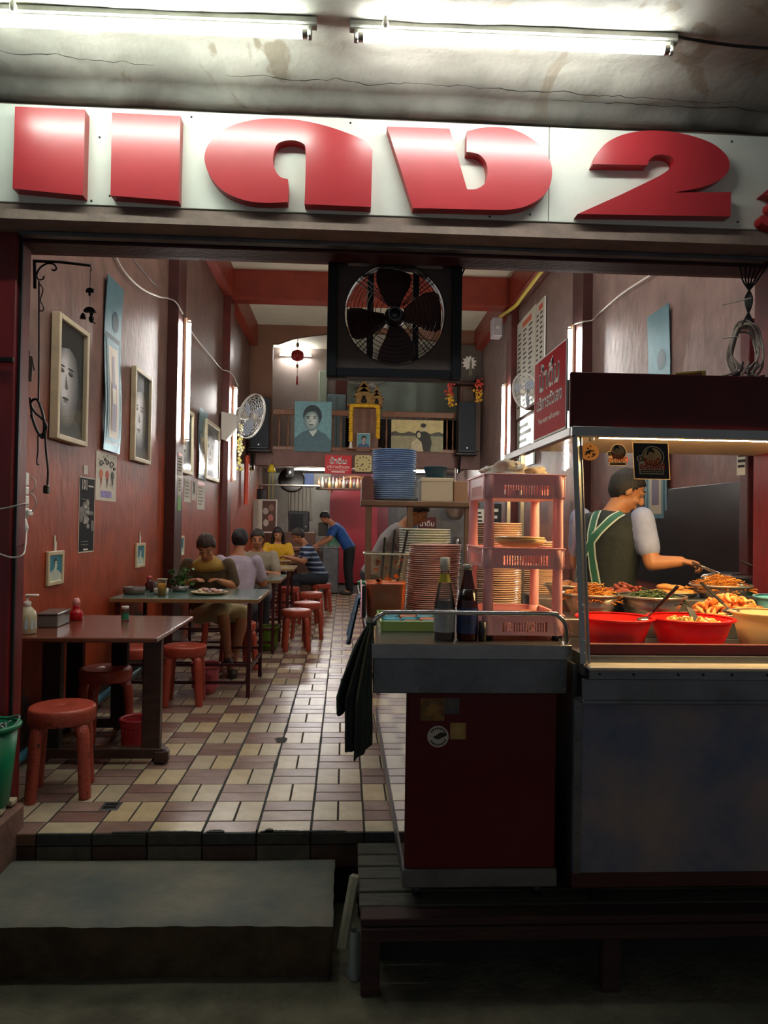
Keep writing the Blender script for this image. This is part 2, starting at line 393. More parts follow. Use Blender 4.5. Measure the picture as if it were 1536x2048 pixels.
# bed under the tiles
fl = MB().box((WL-0.1, EDGE+0.012, -0.34), (WR+0.1, 19.2, -0.005), M_GROUT).struct('floor')
tiles = []
def tile(x0, x1, y0, y1, kind, front=False):
    g = 0.0046
    tiles.append(((y0+y1)/2, x0+g, x1-g, y0+g, y1-g, kind))
ncol0, ncol1 = -8, 12
for r in range(-1, 46):
    ya, yb = TY+TD*r, TY+TD*(r+1)
    if r == -1: ya = EDGE
    for c in range(ncol0, ncol1):
        xa, xb = max(TX+TM*c, WL), min(TX+TM*(c+1), WR)
        if xb-xa < 0.03: continue
        if (r+c) % 2 == 0:      # cream pair, long sides away from the street
            if r == -1: tile(xa, xb, ya, yb, 'c')
            else:
                xm = (xa+xb)/2; tile(xa, xm, ya, yb, 'c'); tile(xm, xb, ya, yb, 'c')
        else:
            if r == -1: tile(xa, xb, ya, yb, 'm')
            else:
                ym = (ya+yb)/2; tile(xa, xb, ya, ym, 'm'); tile(xa, xb, ym, yb, 'm')
# the tiles that show largest: in the aisle, nearest first
vis = [t for t in tiles if t[1] < 0.30]
vis.sort(key=lambda t: t[0]); near = set(vis[:296]); rest = MB()
_tm = {}
for t in tiles:
    cy, x0, x1, y0, y1, k = t; mset = TILE_C if k == 'c' else TILE_M
    if t in near:
        sx, sy = round(x1-x0, 3), round(y1-y0, 3); i = random.randrange(3); key = (sx, sy, k, i)
        if key not in _tm:
            _tm[key] = MB().box((-sx/2, -sy/2, -0.012), (sx/2, sy/2, 0), mset[i], 0.0018).mesh('tile')
        o = bpy.data.objects.new('tile', _tm[key]); COL.objects.link(o); o.parent = fl
        o.location = ((x0+x1)/2, cy, random.uniform(-0.001, 0.0006)); o.rotation_euler = (random.uniform(-.003, .003), random.uniform(-.003, .003), 0)
    else:
        rest.box((x0, y0, -0.012), (x1, y1, 0), mset[random.randrange(3)])
rt = rest.part('far_tiles', fl); rt['kind'] = 'stuff'
# nosing and riser tiles along the front edge, most nosing darker than the floor
for c in range(ncol0, 5):
    xa, xb = max(TX+TM*c, WL)+.003, TX+TM*(c+1)-.003
    cream = (c % 2 == 1)
    nm = mat('nosing_dark%d' % (c % 3), ('#3a3229', '#2c302b', '#333027')[c % 3], .5, vary=.35, vscale=14, bump=.15) if c > ncol0+2 else mat('nosing_brown', '#6a4a38', .45, vary=.2)
    MB().box((xa, EDGE-0.004, -0.055), (xb, EDGE+0.012, -0.002), nm, 0.003).part('nosing_tile', fl)
    MB().box((xa, EDGE+0.004, -0.16), (xb, EDGE+0.012, -0.062), mat('riser%d' % (c % 2), ('#4a3428', '#5a5442')[c % 2], .5, vary=.3, vscale=9), 0.002).part('riser_tile', fl)
# mortar smeared over worn joints
M_MORTAR = mat('mortar_patch', '#2c302d', 0.85, vary=0.2, vscale=20, bump=0.3)
def blob(cx, cy, rx, ry, seed, n=22, jag=0.35):
    return [(cx+rx*math.cos(2*math.pi*i/n)*(1+jag*mnoise.noise(Vector((math.cos(2*math.pi*i/n)*2.2, math.sin(2*math.pi*i/n)*2.2, seed)))),
             cy+ry*math.sin(2*math.pi*i/n)*(1+jag*mnoise.noise(Vector((math.cos(2*math.pi*i/n)*2.2, math.sin(2*math.pi*i/n)*2.2, seed+9))))) for i in range(n)]
p = aZ(563, 1480, 0)
MB().prism(blob(p.x, p.y, .035, .06, 1, jag=.9), 0.0, 0.003, M_MORTAR).part('mortar_patch', fl)
for i, (a, b_, y, w) in enumerate([(-1.02, -.62, 3.456, .011), (-.60, -.52, 3.46, .02), (-.36, -.18, 3.458, .011), (-.18, .03, 3.457, .008), (-.34, -.30, 3.475, .03)]):
    N_ = 26; up_ = [(a+(b_-a)*k/N_, EDGE+.002+(w*1.1+w*.9*mnoise.noise(Vector((k*.55, i*3, 1))))*math.sin(math.pi*min(1, max(.02, k/N_)))**.3) for k in range(N_+1)]
    MB().prism([(a, EDGE-.003), (b_, EDGE-.003)]+list(reversed(up_)), 0.0, 0.003, M_MORTAR).part('mortar_patch', fl)
for k in range(-2, 1):   # filled joints running away from the street
    mb = MB(); x = TX+TM*(k if k else 0); pts = []
    for i in range(40):
        y = EDGE+.02+i*(2.6/39); w = 0.005+0.006*abs(mnoise.noise(Vector((k*3.1, y*4, 2))))*(1.6 if k == -1 else .8)
        pts.append((x, y, w))
    mb.prism([(x-w, y) for x, y, w in pts]+[(x+w, y) for x, y, w in reversed(pts)], -0.001, 0.0014, M_MORTAR); mb.part('joint_filler', fl)
# metal floor socket let into the tiles
p = aZ(222, 1613, 0)
sk = MB(); sk.box((p.x-.045, p.y-.05, 0), (p.x+.045, p.y+.05, .004), M_STEELD, .002); sk.box((p.x-.03, p.y-.035, .004), (p.x+.03, p.y-.005, .006), M_BLACK); sk.box((p.x-.03, p.y+.01, .004), (p.x+.03, p.y+.035, .006), M_BLACK)
sk.thing('floor_latch_plate', 'small metal door latch plate set in the tiled floor near the step', 'latch')

# masonry cheek left of the step, wooden slats on it
M_CHEEK = mat('cheek_plaster', '#7a5a4e', 0.8, vary=0.25, vscale=5, bump=0.25)
MB().box((-2.6, 2.6, -0.33), (-1.435, 3.52, 0.11), M_CHEEK, .012).struct('cheek_wall')
pal = empty('wooden_pallet', 'low wooden pallet of pale slats under the green bucket', 'pallet', (-1.62, 3.22, .11), world=True)
for i, y in enumerate((3.02, 3.12, 3.23, 3.36, 3.47)):
    MB().box((-1.85, y-.028, .118), (-1.455-.008*random.random(), y+.028, .142+.004*random.random()), M_LWOOD, .004).part('slat', pal)
for x in (-1.8, -1.50): MB().box((x-.02, 2.98, .11), (x+.02, 3.5, .119), M_WOOD).part('runner', pal)

# ------------------------------------------------------------------ walls
YB = 14.5                                     # back wall of the dining room, kitchen below and loft behind
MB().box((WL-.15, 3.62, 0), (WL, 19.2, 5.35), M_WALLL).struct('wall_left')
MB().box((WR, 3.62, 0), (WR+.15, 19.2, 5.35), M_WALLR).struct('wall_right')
MB().box((WL, 3.9, 5.22), (WR, 19.2, 5.35), M_CEIL).struct('ceiling')
MB().box((WL, 3.72, 2.75), (WR, 3.9, 5.3), M_PIL).struct('wall_front')
n = 0
def trim(lo, hi, m, ch=.004):
    global n
    n += 1; MB().box(lo, hi, m, ch).struct('trim_%d' % n)
M_PIL_SHADED = mat('pilaster_shaded', '#3c1613', 0.4, vary=0.2, vscale=3, bump=0.08)  # first pair: unlit look put into a darker copy of the pilaster paint
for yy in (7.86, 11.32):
    mp_ = M_PIL_SHADED if yy < 9 else M_PIL
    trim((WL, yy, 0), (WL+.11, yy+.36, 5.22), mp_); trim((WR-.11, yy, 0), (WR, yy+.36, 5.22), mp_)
    trim((WL+.11, yy+.02, 4.77), (WR-.11, yy+.30, 5.22), M_REDP)
for x0, x1 in ((WL, WL+.14), (WR-.14, WR)):
    trim((x0, 8.22, 4.80), (x1, 11.32, 5.22), M_REDP); trim((x0, 11.68, 4.80), (x1, YB, 5.22), M_REDP); trim((x0, 3.9, 4.80), (x1, 7.86, 5.22), M_REDP)
# wall of the loft with its arched opening
def back_wall():
    xl, xr, zs, zt = -1.44, 2.22, 4.86, 5.12
    arch = [(xl, 2.82), (xl, zs), (xl+.10, zs)]
    for i in range(13):
        a = i/12; arch.append((xl+.10+(xr-xl-.2)*a, zs+(zt-zs)*math.sin(math.pi*a)**.6 if 0 < a < 1 else zs))
    arch += [(xr-.10, zs), (xr, zs), (xr, 2.82)]
    poly = [(WL, 2.82), *arch, (WR, 2.82), (WR, 5.22), (WL, 5.22)]
    M = Matrix(((1, 0, 0, 0), (0, 0, -1, YB+.12), (0, 1, 0, 0), (0, 0, 0, 1)))
    MB().prism(poly, 0, .12, M_BROWNW, M).struct('wall_back')
back_wall()
trim((WL, YB-.05, 2.50), (WR, YB+.14, 2.84), mat('loft_beam', '#6d4c42', .6, vary=.15, vscale=3))
MB().box((WL, YB+.14, 2.62), (WR, 19.2, 2.80), M_GREYW).struct('floor_loft')
MB().box((WL, 19.2, 0), (WR, 19.35, 5.35), M_GREYW).struct('wall_kitchen')
# loft interior
MB().box((WL, 16.4, 2.80), (-.25, 16.5, 5.22), M_GREYW).struct('wall_loft')
MB().box((-.25, 16.35, 2.8), (.0, 16.6, 5.22), M_PIL).struct('loft_pillar')
M_PALEGREEN = mat('pale_green_paint', '#b9cbbb', .6, vary=.06)
MB().box((0.0, 17.65, 3.9), (WR, 17.75, 5.22), M_PALEGREEN).struct('wall_loft_panel')
MB().box((0.0, 18.6, 2.8), (WR, 18.7, 3.9), mat('loft_dark', '#22262a', .6)).struct('wall_loft_dark')

# facade: left post, sign beam, header with shutter track
M_POST = mat('post_paint', '#6a1418', .42, vary=.3, vscale=4, bump=.12, stretch=(1, 1, .3))
MB().box((-1.655, 3.56, 0), (-1.545, 3.72, 2.74), M_POST, .006).struct('door_post')
MB().box((-1.545, 3.585, 0), (-1.53, 3.60, 2.74), M_BLACK).struct('door_post_edge')
MB().box((-3.2, 3.60, -.33), (-1.655, 3.80, 2.75), mat('pier', '#3c4238', .7, vary=.2, vscale=3)).struct('wall_pier_left')
MB().box((WL, 3.74, 0), (WL+.06, 3.98, 2.73), mat('jamb', '#5f5b56', .5, vary=.25, vscale=5)).struct('door_jamb')
MB().box((2.075, 3.56, 0), (2.18, 3.72, 2.74), M_POST, .006).struct('door_post_right')
MB().box((2.16, 3.60, -.33), (4.2, 3.80, 2.75), mat('pier2', '#3a3634', .7, vary=.2, vscale=3)).struct('wall_pier_right')
M_FASC = mat('fascia_plaster', '#77665c', .75, vary=.25, vscale=5, bump=.2)
fb = MB()
fb.add([(-3.2, 3.425, 2.815), (4.2, 3.425, 2.815), (4.2, 3.395, 2.735), (-3.2, 3.395, 2.735), (-3.2, 3.72, 2.815), (4.2, 3.72, 2.815), (4.2, 3.72, 2.735), (-3.2, 3.72, 2.735)],
       [(3, 2, 1, 0), (7, 6, 2, 3), (4, 5, 6, 7), (0, 1, 5, 4), (0, 4, 7, 3), (1, 2, 6, 5)], M_FASC)
fb.struct('trim_fascia')
MB().box((-3.2, 3.43, 2.815), (4.2, 3.72, 3.6), M_FASC).struct('wall_sign_beam')
MB().box((-1.53, 3.53, 2.715), (2.04, 3.58, 2.735), M_STEELD, .003).struct('trim_shutter_track')
M_HEAD = mat('header_paint', '#3a1013', .5, vary=.3, vscale=4, bump=.15)
MB().box((-1.66, 3.60, 2.705), (2.15, 3.74, 2.76), M_HEAD, .004).struct('trim_header')
# porch ceiling with its cracked lip
def porch():
    def prof(y):
        if y < 3.12: return 3.40
        t = min(1, (y-3.12)/.22); z = 3.40-.075*t*t*(3-2*t)
        if y > 3.33: z -= .05*min(1, (y-3.33)/.05)
        return z
    def fn(u, v):
        x = -3.2+7.4*u; y = 1.2+2.24*(1-(1-v)**1.6)
        return (x, y, prof(y)+.010*mnoise.noise(Vector((x*1.7, y*3, 1)))+.004*mnoise.noise(Vector((x*9, y*12, 4))))
    mb = MB().surf(fn, 150, 60, M_PORCH); mb.f = [tuple(reversed(f)) for f in mb.f]; mb.struct('ceiling_porch')
    MB().box((-3.2, -2, 3.42), (4.2, 3.44, 3.6), M_PORCH).struct('ceiling_porch_slab')
    # open cracks in the plaster: thin dark wedges under the lip
    ck = mat('crack', '#1a1916', .9)
    for seed, (xa, xb, y0, dy) in enumerate([(-1.75, -.85, 3.19, .05), (-.55, .35, 3.27, -.01), (.3, 1.75, 3.26, .03), (.9, 2.1, 3.31, .01)]):
        m2 = MB(); pts = []
        for i in range(46):
            t = i/45; x = xa+(xb-xa)*t; y = y0+dy*t+.022*mnoise.noise(Vector((x*6, seed*5, 0)))+.010*mnoise.noise(Vector((x*22, seed*5, 2)))
            w = .0035*(.25+abs(mnoise.noise(Vector((x*8, seed, 7)))))*math.sin(math.pi*t)**.4+.0006
            z = prof(y)+.010*mnoise.noise(Vector((x*1.7, y*3, 1)))+.004*mnoise.noise(Vector((x*9, y*12, 4)))-.002
            pts.append((x, y, z, w))
        vs = [(x, y-w, z) for x, y, z, w in pts]+[(x, y+w, z) for x, y, z, w in pts]; k = len(pts)
        m2.add(vs, [(i, i+k, i+k+1, i+1) for i in range(k-1)], ck); m2.struct('ceiling_crack')
porch()

# ------------------------------------------------------------------ fluorescent fittings
def tube_light(name, label, p0, p1, out, strength, col=(1, 1, 1), depth=.06, group=None, r=.017, housing='#9c9c92'):
    p0, p1, out = Vector(p0), Vector(p1), Vector(out).normalized(); ax = (p1-p0).normalized(); L_ = (p1-p0).length; side = ax.cross(out)
    root = empty(name, label, 'lamp', (p0+p1)/2 - out*depth, world=True, group=group)
    M = Matrix((ax, side, out)).transposed().to_4x4(); M.translation = p0
    mh = mat('lamp_housing_'+housing, housing, .5, vary=.2, vscale=8)
    h = MB(); h.box((-.03, -.022, -depth), (L_+.03, .022, -depth+.03), mh, .004, M); h.box((-.03, -.012, -depth+.03), (L_+.03, .012, -depth+.036), mh, 0, M); h.part('housing', root)
    key = 'tube_%.1f_%.2f_%.2f_%.2f' % (strength, *col)
    if key not in MATS:
        m = bpy.data.materials.new(key); m.use_nodes = True; b = m.node_tree.nodes['Principled BSDF']
        b.inputs['Base Color'].default_value = (.9, .9, .9, 1); b.inputs['Emission Color'].default_value = (*col, 1); b.inputs['Emission Strength'].default_value = strength; MATS[key] = m
    t = MB(); t.tube([M @ Vector((0, 0, 0)), M @ Vector((L_, 0, 0))], r, MATS[key], 10); t.part('tube', root)
    for x, sg in ((-.004, -1), (L_+.004, 1)):
        s_ = MB(); s_.box((x-.008, -.013, -depth), (x+.008, .013, .018), mh, .003, M)
        s_.tube([M @ Vector((x-sg*.008, 0, 0)), M @ Vector((x-sg*.03, 0, 0))], r+.001, M_ALU, 10); s_.part('lamp_holder', root)
    return root
GW = (.90, 1.0, .91)
tube_light('tube_lamp', 'fluorescent tube lamp on the porch ceiling above the first red letters', aZ(-20, 44, 3.335)+Vector((-.18, 0, 0)), aZ(618, 69, 3.335), (0, -.15, -1), PORCH_TUBE, GW, .065)
tube_light('tube_lamp', 'fluorescent tube lamp on the porch ceiling above the numeral', aZ(714, 75, 3.335), aZ(1340, 101, 3.335), (0, -.15, -1), PORCH_TUBE, (.97, 1, .95), .065)
CW = (1.0, .97, .92)
def vert(px, ya, yb, y, x): a = aY(px, ya, y); b = aY(px, yb, y); return Vector((x, y, a.z)), Vector((x, y, b.z))
for (lab, px, ya, yb, y, x, out) in [
    ('upright fluorescent tube lamp on the wall post beside the first pair of framed pictures', 371, 642, 882, 8.12, WL+.17, (1, 0, 0)),
    ('upright fluorescent tube lamp behind the white wall fan', 477, 776, 960, 11.6, WL+.17, (1, 0, 0)),
    ('upright fluorescent tube lamp above the red food stall box', 1143, 655, 900, 8.12, WR-.17, (-1, 0, 0)),
    ('upright fluorescent tube lamp below the white junction box', 994, 770, 962, 11.6, WR-.17, (-1, 0, 0))]:
    p, q = vert(px, ya, yb, y, x); tube_light('tube_lamp', lab, p, q, out, ROOM_TUBE, CW, .055, 'upright tube lamps on the wall posts', housing='#c9a98a')
tube_light('tube_lamp', 'tube lamp glowing in the loft behind the red lantern', aY(560, 709, 16.3), aY(622, 711, 16.3), (0, -1, 0), LOFT_TUBE, CW, .055)
tube_light('tube_lamp', 'ceiling tube lamp over the wooden table in the first bay', (-.7, 5.3, 4.9), (-.7, 6.6, 4.9), (0, 0, -1), BAY_TUBE, CW, .32)
tube_light('tube_lamp', 'ceiling tube lamp over the food stall in the first bay', (1.5, 5.3, 4.9), (1.5, 6.6, 4.9), (0, 0, -1), BAY_TUBE, CW, .32)
tube_light('tube_lamp', 'tube lamp inside the entrance above the header on the wall side', (-1.5, 3.98, 3.25), (-.3, 3.98, 3.25), (0, 1, 0), BAY_TUBE*.5, CW, .06)
tube_light('tube_lamp', 'tube lamp inside the entrance above the header on the stall side', (1.0, 3.98, 3.25), (2.2, 3.98, 3.25), (0, 1, 0), BAY_TUBE*.6, CW, .06)
tube_light('tube_lamp', 'tube lamp under the loft floor over the kitchen', (-1.1, 16.2, 2.56), (.1, 16.2, 2.56), (0, 0, -1), KITCHEN_TUBE, CW, .055)
tube_light('tube_lamp', 'tube lamp under the loft floor over the serving shelf', (.9, 16.2, 2.56), (2.1, 16.2, 2.56), (0, 0, -1), KITCHEN_TUBE, CW, .055)
# ------------------------------------------------------------------ shop sign: white board, raised red letters
M_LETTER = mat('letter_red', '#b4323a', 0.3, vary=0.05, vscale=5, bump=0.05, bscale=7, coat=0.6, coatr=.2)
M_LETTERS = mat('letter_side', '#a3161e', 0.35)
M_BOARD = mat('sign_white', '#d9ddd2', 0.5, vary=0.05, vscale=4)
SY = 3.36                                     # face of the letters
sign = empty('shop_sign', 'long white shop sign board with big raised red letters above the entrance', 'sign', (0.2, 3.42, 2.82), world=True)
bd = MB(); bd.box((-2.2, 3.418, 2.818), (0.92, 3.43, 3.262), M_BOARD, .002); bd.part('board', sign)
bd = MB(); bd.box((0.923, 3.418, 2.818), (2.9, 3.43, 3.262), M_BOARD, .002); bd.part('board', sign)
MSIGN = Matrix(((1, 0, 0, 0), (0, 0, -1, 0), (0, 1, 0, 0), (0, 0, 0, 1)))     # local XY -> world XZ, Z towards the street
def letter(pxs, name='letter', smooth=True):
    pts = [aY(x, y, SY) for x, y in pxs]
    mb = MB(); mb.prism([(p.x, p.z) for p in pts], -3.419, -SY, M_LETTER, MSIGN, M_LETTERS); return mb.part(name, sign)
def arcp(cx, cy, rx, ry, a0, a1, n=14): return [(cx+rx*math.cos(R(a0+(a1-a0)*i/n)), cy-ry*math.sin(R(a0+(a1-a0)*i/n))) for i in range(n+1)]
letter([(30, 213), (170, 219), (166, 391), (25, 377)])
letter([(224, 225), (361, 232), (357, 402), (221, 391)])
# the round letter with an opening below
sp = lambda pts, n=5: [(v.x, v.y) for v in spline([(x, y, 0) for x, y in pts], n)]
dd = sp([(576, 360), (577, 385), (575, 404)], 2) + sp([(540, 406), (495, 402), (450, 384), (422, 355), (409, 320), (416, 290), (440, 264), (475, 247), (520, 238), (565, 237), (610, 242), (660, 254), (710, 272), (735, 286), (745, 301)]) + \
     [(742, 414), (609, 408)] + sp([(611, 350), (611, 297), (604, 286), (590, 281), (572, 281), (556, 287), (549, 300), (546, 320), (551, 341), (561, 354), (576, 358)], 4)
letter(dd)
ng = [(774, 253), (899, 257), (934, 378)] + sp([(938, 379), (955, 377), (970, 366), (975, 345), (972, 325), (960, 310), (945, 305), (933, 304)], 4) + [(934, 262)] + \
     sp([(960, 256), (985, 254), (1020, 257), (1055, 272), (1085, 296), (1101, 325), (1104, 350), (1098, 375), (1080, 397), (1050, 413), (1020, 419), (1000, 420)]) + [(826, 416)]
letter(ng)
two = [(1155, 428), (1240, 390)] + sp([(1290, 366), (1325, 348), (1345, 332), (1348, 320), (1340, 312), (1325, 309), (1310, 311), (1300, 318), (1295, 330)], 4) + \
      [(1186, 328)] + sp([(1195, 305), (1215, 284), (1250, 268), (1295, 261), (1340, 263), (1385, 272), (1425, 287), (1450, 307), (1459, 325), (1455, 345), (1435, 362), (1400, 375), (1350, 385)]) + [(1462, 384), (1461, 433)]
letter(two)
tail = sp([(1526, 388), (1534, 380), (1550, 378), (1575, 388), (1580, 404), (1560, 414), (1580, 425), (1575, 445), (1550, 455), (1524, 446), (1524, 430), (1545, 436), (1552, 426), (1540, 418), (1540, 404), (1550, 398), (1544, 392)], 3)
letter(tail, 'letter')
for i in range(34):   # nail heads
    x = random.uniform(-1.6, 2.0); z = random.choice((random.uniform(2.83, 2.87), random.uniform(3.2, 3.25), random.uniform(2.85, 3.2)))
    MB().box((x-.004, 3.415, z-.004), (x+.004, 3.418, z+.004), M_INK).part('nail', sign)
# cable along the porch ceiling and the loose ends
MB().tube(spline([(1.31, 2.93, 3.385), (1.55, 2.95, 3.375), (1.9, 2.99, 3.39), (2.6, 3.05, 3.385)]), .006, M_BLACK, 6).thing('power_cable', 'black cable running along the porch ceiling from the lamp above the numeral', 'cable')
for px in (26, 771):
    q = aZ(px, 12 if px < 100 else 47, 3.375)
    b_ = MB(); b_.lathe([(.001, -.022), (.009, -.02), (.0135, -.008), (.0135, .004), (.008, .02)], mat('starter', '#c9c6bb', .4), 10, q)
    b_.thing('lamp_starter', 'small round starter on the %s porch lamp housing' % ('first letter' if px < 100 else 'numeral'), 'starter')

# ------------------------------------------------------------------ exhaust fan hung in the entrance
FY = 3.78
fa, fb_ = aY(657, 515, FY), aY(921, 760, FY); fc = (fa+fb_)/2; fw = (fb_.x-fa.x)/2
fan = empty('exhaust_fan', 'big square exhaust fan with round wire guard hanging under the entrance header', 'fan', (fc.x, FY, fb_.z), world=True)
M_FFR = mat('fan_frame', '#0c1016', .4, .2); M_FPL = mat('fan_plate', '#4a3f3a', .5, .2, vary=.2, vscale=6)
M_FBL = mat('fan_blade', '#3a1416', .4, vary=.2, vscale=8)
f1 = MB(); zc = fc.z; x0, x1, z0, z1 = fc.x-fw, fc.x+fw, fb_.z, fa.z
for lo, hi in (((x0, FY-.02, z0), (x0+.05, FY+.1, z1)), ((x1-.05, FY-.02, z0), (x1, FY+.1, z1)), ((x0+.05, FY-.02, z0), (x1-.05, FY+.1, z0+.045)), ((x0+.05, FY-.02, z1-.03), (x1-.05, FY+.1, z1))):
    f1.box(lo, hi, M_FFR, .004)
f1.part('frame', fan)
fr = .255; fcx, fcz = aY(790, 628, FY).x, aY(790, 628, FY).z
def ring_plate():
    mb = MB(); n_ = 48; vs = []; hx, hz = (x1-x0)/2-.05, (z1-z0)/2-.04; cx, cz = (x0+x1)/2, (z0+z1)/2
    for i in range(n_):
        a = 2*math.pi*i/n_; c_, s_ = math.cos(a), math.sin(a); k = min(hx/max(abs(c_), 1e-6), hz/max(abs(s_), 1e-6))
        vs += [(fcx+fr*c_, FY, fcz+fr*s_), (cx+k*c_, FY, cz+k*s_), (fcx+fr*c_, FY+.07, fcz+fr*s_), ]
    fs = []
    for i in range(n_):
        j = (i+1) % n_; fs += [(3*i, 3*i+1, 3*j+1, 3*j), (3*i, 3*j, 3*j+2, 3*i+2)]
    mb.add(vs, fs, M_FPL); return mb
rp = ring_plate()
for sx in (x0+.05, x1-.05):
    for sz in (z0+.045, z1-.03): rp.box((sx-.05, FY+.002, sz-.05), (sx+.05, FY+.006, sz+.05), M_FPL)
rp.part('mounting_plate', fan)
for k in range(4):
    a0 = R(90*k+ (3, -4, 6, -2)[k]+4); poly = []
    for u, w in ((.05, .035), (.10, .075), (.16, .105), (.21, .108), (.235, .09), (.243, .03)): poly.append((u, w))
    for u, w in ((.243, -.03), (.235, -.085), (.21, -.098), (.16, -.085), (.10, -.05), (.05, -.03)): poly.append((u, w))
    Mr = Matrix.Translation((fcx, FY+.05, fcz)) @ Matrix.Rotation(-a0, 4, 'Y') @ Matrix.Rotation(R(24), 4, 'X') @ Matrix.Rotation(R(90), 4, 'X')
    MB().prism(poly, -.0015, .0015, M_FBL, Mr).part('blade', fan)
hb = MB(); Mh = Matrix.Translation((fcx, FY+.02, fcz)) @ Matrix.Rotation(R(90), 4, 'X')
hb.lathe([(.0, .0), (.02, .004), (.045, .0), (.052, -.02), (.055, -.09), (.0, -.09)], M_IRON, 24, M=Mh); hubo = hb.part('hub', fan)
hb = MB(); hb.lathe([(.028, .03), (.034, .034), (.038, .03), (.034, .026), (.028, .03)], M_STEELD, 24, M=Mh); hb.lathe([(.0, .012), (.018, .01), (.018, .0)], M_STEELD, 16, M=Mh); hb.part('badge', hubo)
gd = MB(); gw = mat('guard_wire', '#191614', .4, .6)
for i, rr in enumerate([.045, .075, .1, .125, .15, .17, .19, .21, .228, .243, .256]):
    pth = [(fcx+rr*math.cos(2*math.pi*j/40), FY-.035+.03*(rr/.256)**2, fcz+rr*math.sin(2*math.pi*j/40)) for j in range(41)]
    gd.tube(pth, .0018, gw, 5, False)
for k in range(4):
    for d in (-6, 0, 6):
        a = R(45+90*k+d*.9); gd.tube([(fcx+.05*math.cos(a), FY-.036, fcz+.05*math.sin(a)), (fcx+.16*math.cos(a), FY-.026, fcz+.16*math.sin(a)), (fcx+.258*math.cos(a), FY-.004, fcz+.258*math.sin(a))], .0026, gw, 5)
gd.part('wire_guard', fan)
for px in (741, 832):
    q = aY(px, 600, FY+.1); s_ = MB(); s_.box((q.x-.017, FY+.1, z0+.03), (q.x+.017, FY+.12, z1), M_FFR, .002); s_.part('strut', fan)
MB().tube([(x1+.03, FY+.12, 2.75), (x1-.01, FY+.09, z1-.09)], .005, M_BLACK, 6).part('stay', fan)

# ------------------------------------------------------------------ flat pictures: layered print
def pic_panel(c0, c1, n_, thick=.012):
    pass
SKIN_T = '#c9c3ad'
def portrait(mb, M, w, h, tone='bw', side=1, seed=0, zoom=1.0):
    """generic head-and-shoulders print on a sheet w x h centred at the local origin"""
    pal = {'bw': ('#3a4245', '#b6b8ac', '#1d2022', '#5c6462'), 'teal': ('#6f9da3', '#c3cfc4', '#2c3b3c', '#4a6a72'), 'col': ('#5d8f98', '#c79f84', '#2b211d', '#3d5878'),
           'blue': ('#1f7f96', '#c9d6c4', '#17343e', '#b8c9bd')}[tone]
    ms = [mat('print_%s_%d' % (tone, i), c, .6, vary=.16, vscale=14) for i, c in enumerate(pal)]
    d = .0006
    mb.prism([(-w/2, -h/2), (w/2, -h/2), (w/2, h/2), (-w/2, h/2)], 0, d, ms[0], M)
    clip = lambda pts: [(max(-w/2, min(w/2, x)), max(-h/2, min(h/2, y))) for x, y in pts]
    s_ = min(w, h*.8)*zoom
    mb.prism(clip([(-.52*w, -.5*h), (-.50*w, -.24*h), (-.30*w, -.12*h), (-.1*w, -.06*h), (.12*w, -.06*h), (.32*w, -.14*h), (.5*w, -.27*h), (.5*w, -.5*h)]), d, 2*d, ms[3], M)
    mb.prism([(-.1*w, -.1*h), (.0, -.2*h), (.1*w, -.1*h), (.08*w, .02*h), (-.08*w, .02*h)], 2*d, 2.6*d, ms[1], M)
    cx = .03*w*side
    def lerp(c1, c2, t): return '#'+''.join('%02x' % int(int(c1[i:i+2], 16)*(1-t)+int(c2[i:i+2], 16)*t) for i in (1, 3, 5))
    cl = lambda pts: clip(pts)
    mb.prism(cl(ell(cx-.01*w*side, .215*h, .205*s_, .235*s_, 26)), 2.5*d, 3*d, ms[2], M)                 # hair
    for k in range(7):                                                                                    # face, shaded in steps towards the light
        t = k/6; mb.prism(cl(ell(cx+.02*w*side-.035*s_*t*side, .115*h+.01*s_*t, .168*s_*(1-.62*t), .228*s_*(1-.55*t), 24)), (3+.08*k)*d, (3.06+.08*k)*d, mat('prt_%s_%d' % (tone, k), lerp(pal[3] if tone != 'blue' else pal[1], pal[1] if tone == 'blue' else '#d8d6c8' if tone == 'bw' else pal[1], .25+.75*t), .6), M)
    mb.prism(cl([(cx-.18*s_, .115*h+.06*s_), (cx-.16*s_, .115*h+.24*s_), (cx, .115*h+.33*s_), (cx+.16*s_, .115*h+.27*s_), (cx+.195*s_, .115*h+.06*s_), (cx+.165*s_, .115*h+.13*s_), (cx+.11*s_, .115*h+.2*s_), (cx-.02*s_, .115*h+.205*s_), (cx-.11*s_, .115*h+.17*s_), (cx-.15*s_, .115*h+.12*s_)]), 3.6*d, 4*d, ms[2], M)      # hairline
    for sx in (-1, 1):
        mb.prism(ell(cx+.02*w*side+sx*.07*s_, .165*h, .032*s_, .013*s_, 10), 3.5*d, 4*d, ms[2], M)
        mb.prism(ell(cx+.02*w*side+sx*.07*s_, .165*h+.035*s_, .045*s_, .010*s_, 10), 3.5*d, 4*d, ms[2], M)
    mb.prism([(cx+.02*w*side-.012*s_, .15*h), (cx+.02*w*side+.03*s_*side, .11*h-.02*s_), (cx+.02*w*side-.01*s_, .105*h-.02*s_)], 3.5*d, 4*d, ms[3], M)
    mb.prism(ell(cx+.02*w*side, .11*h-.085*s_, .055*s_, .014*s_, 12), 3.5*d, 4*d, ms[2], M)
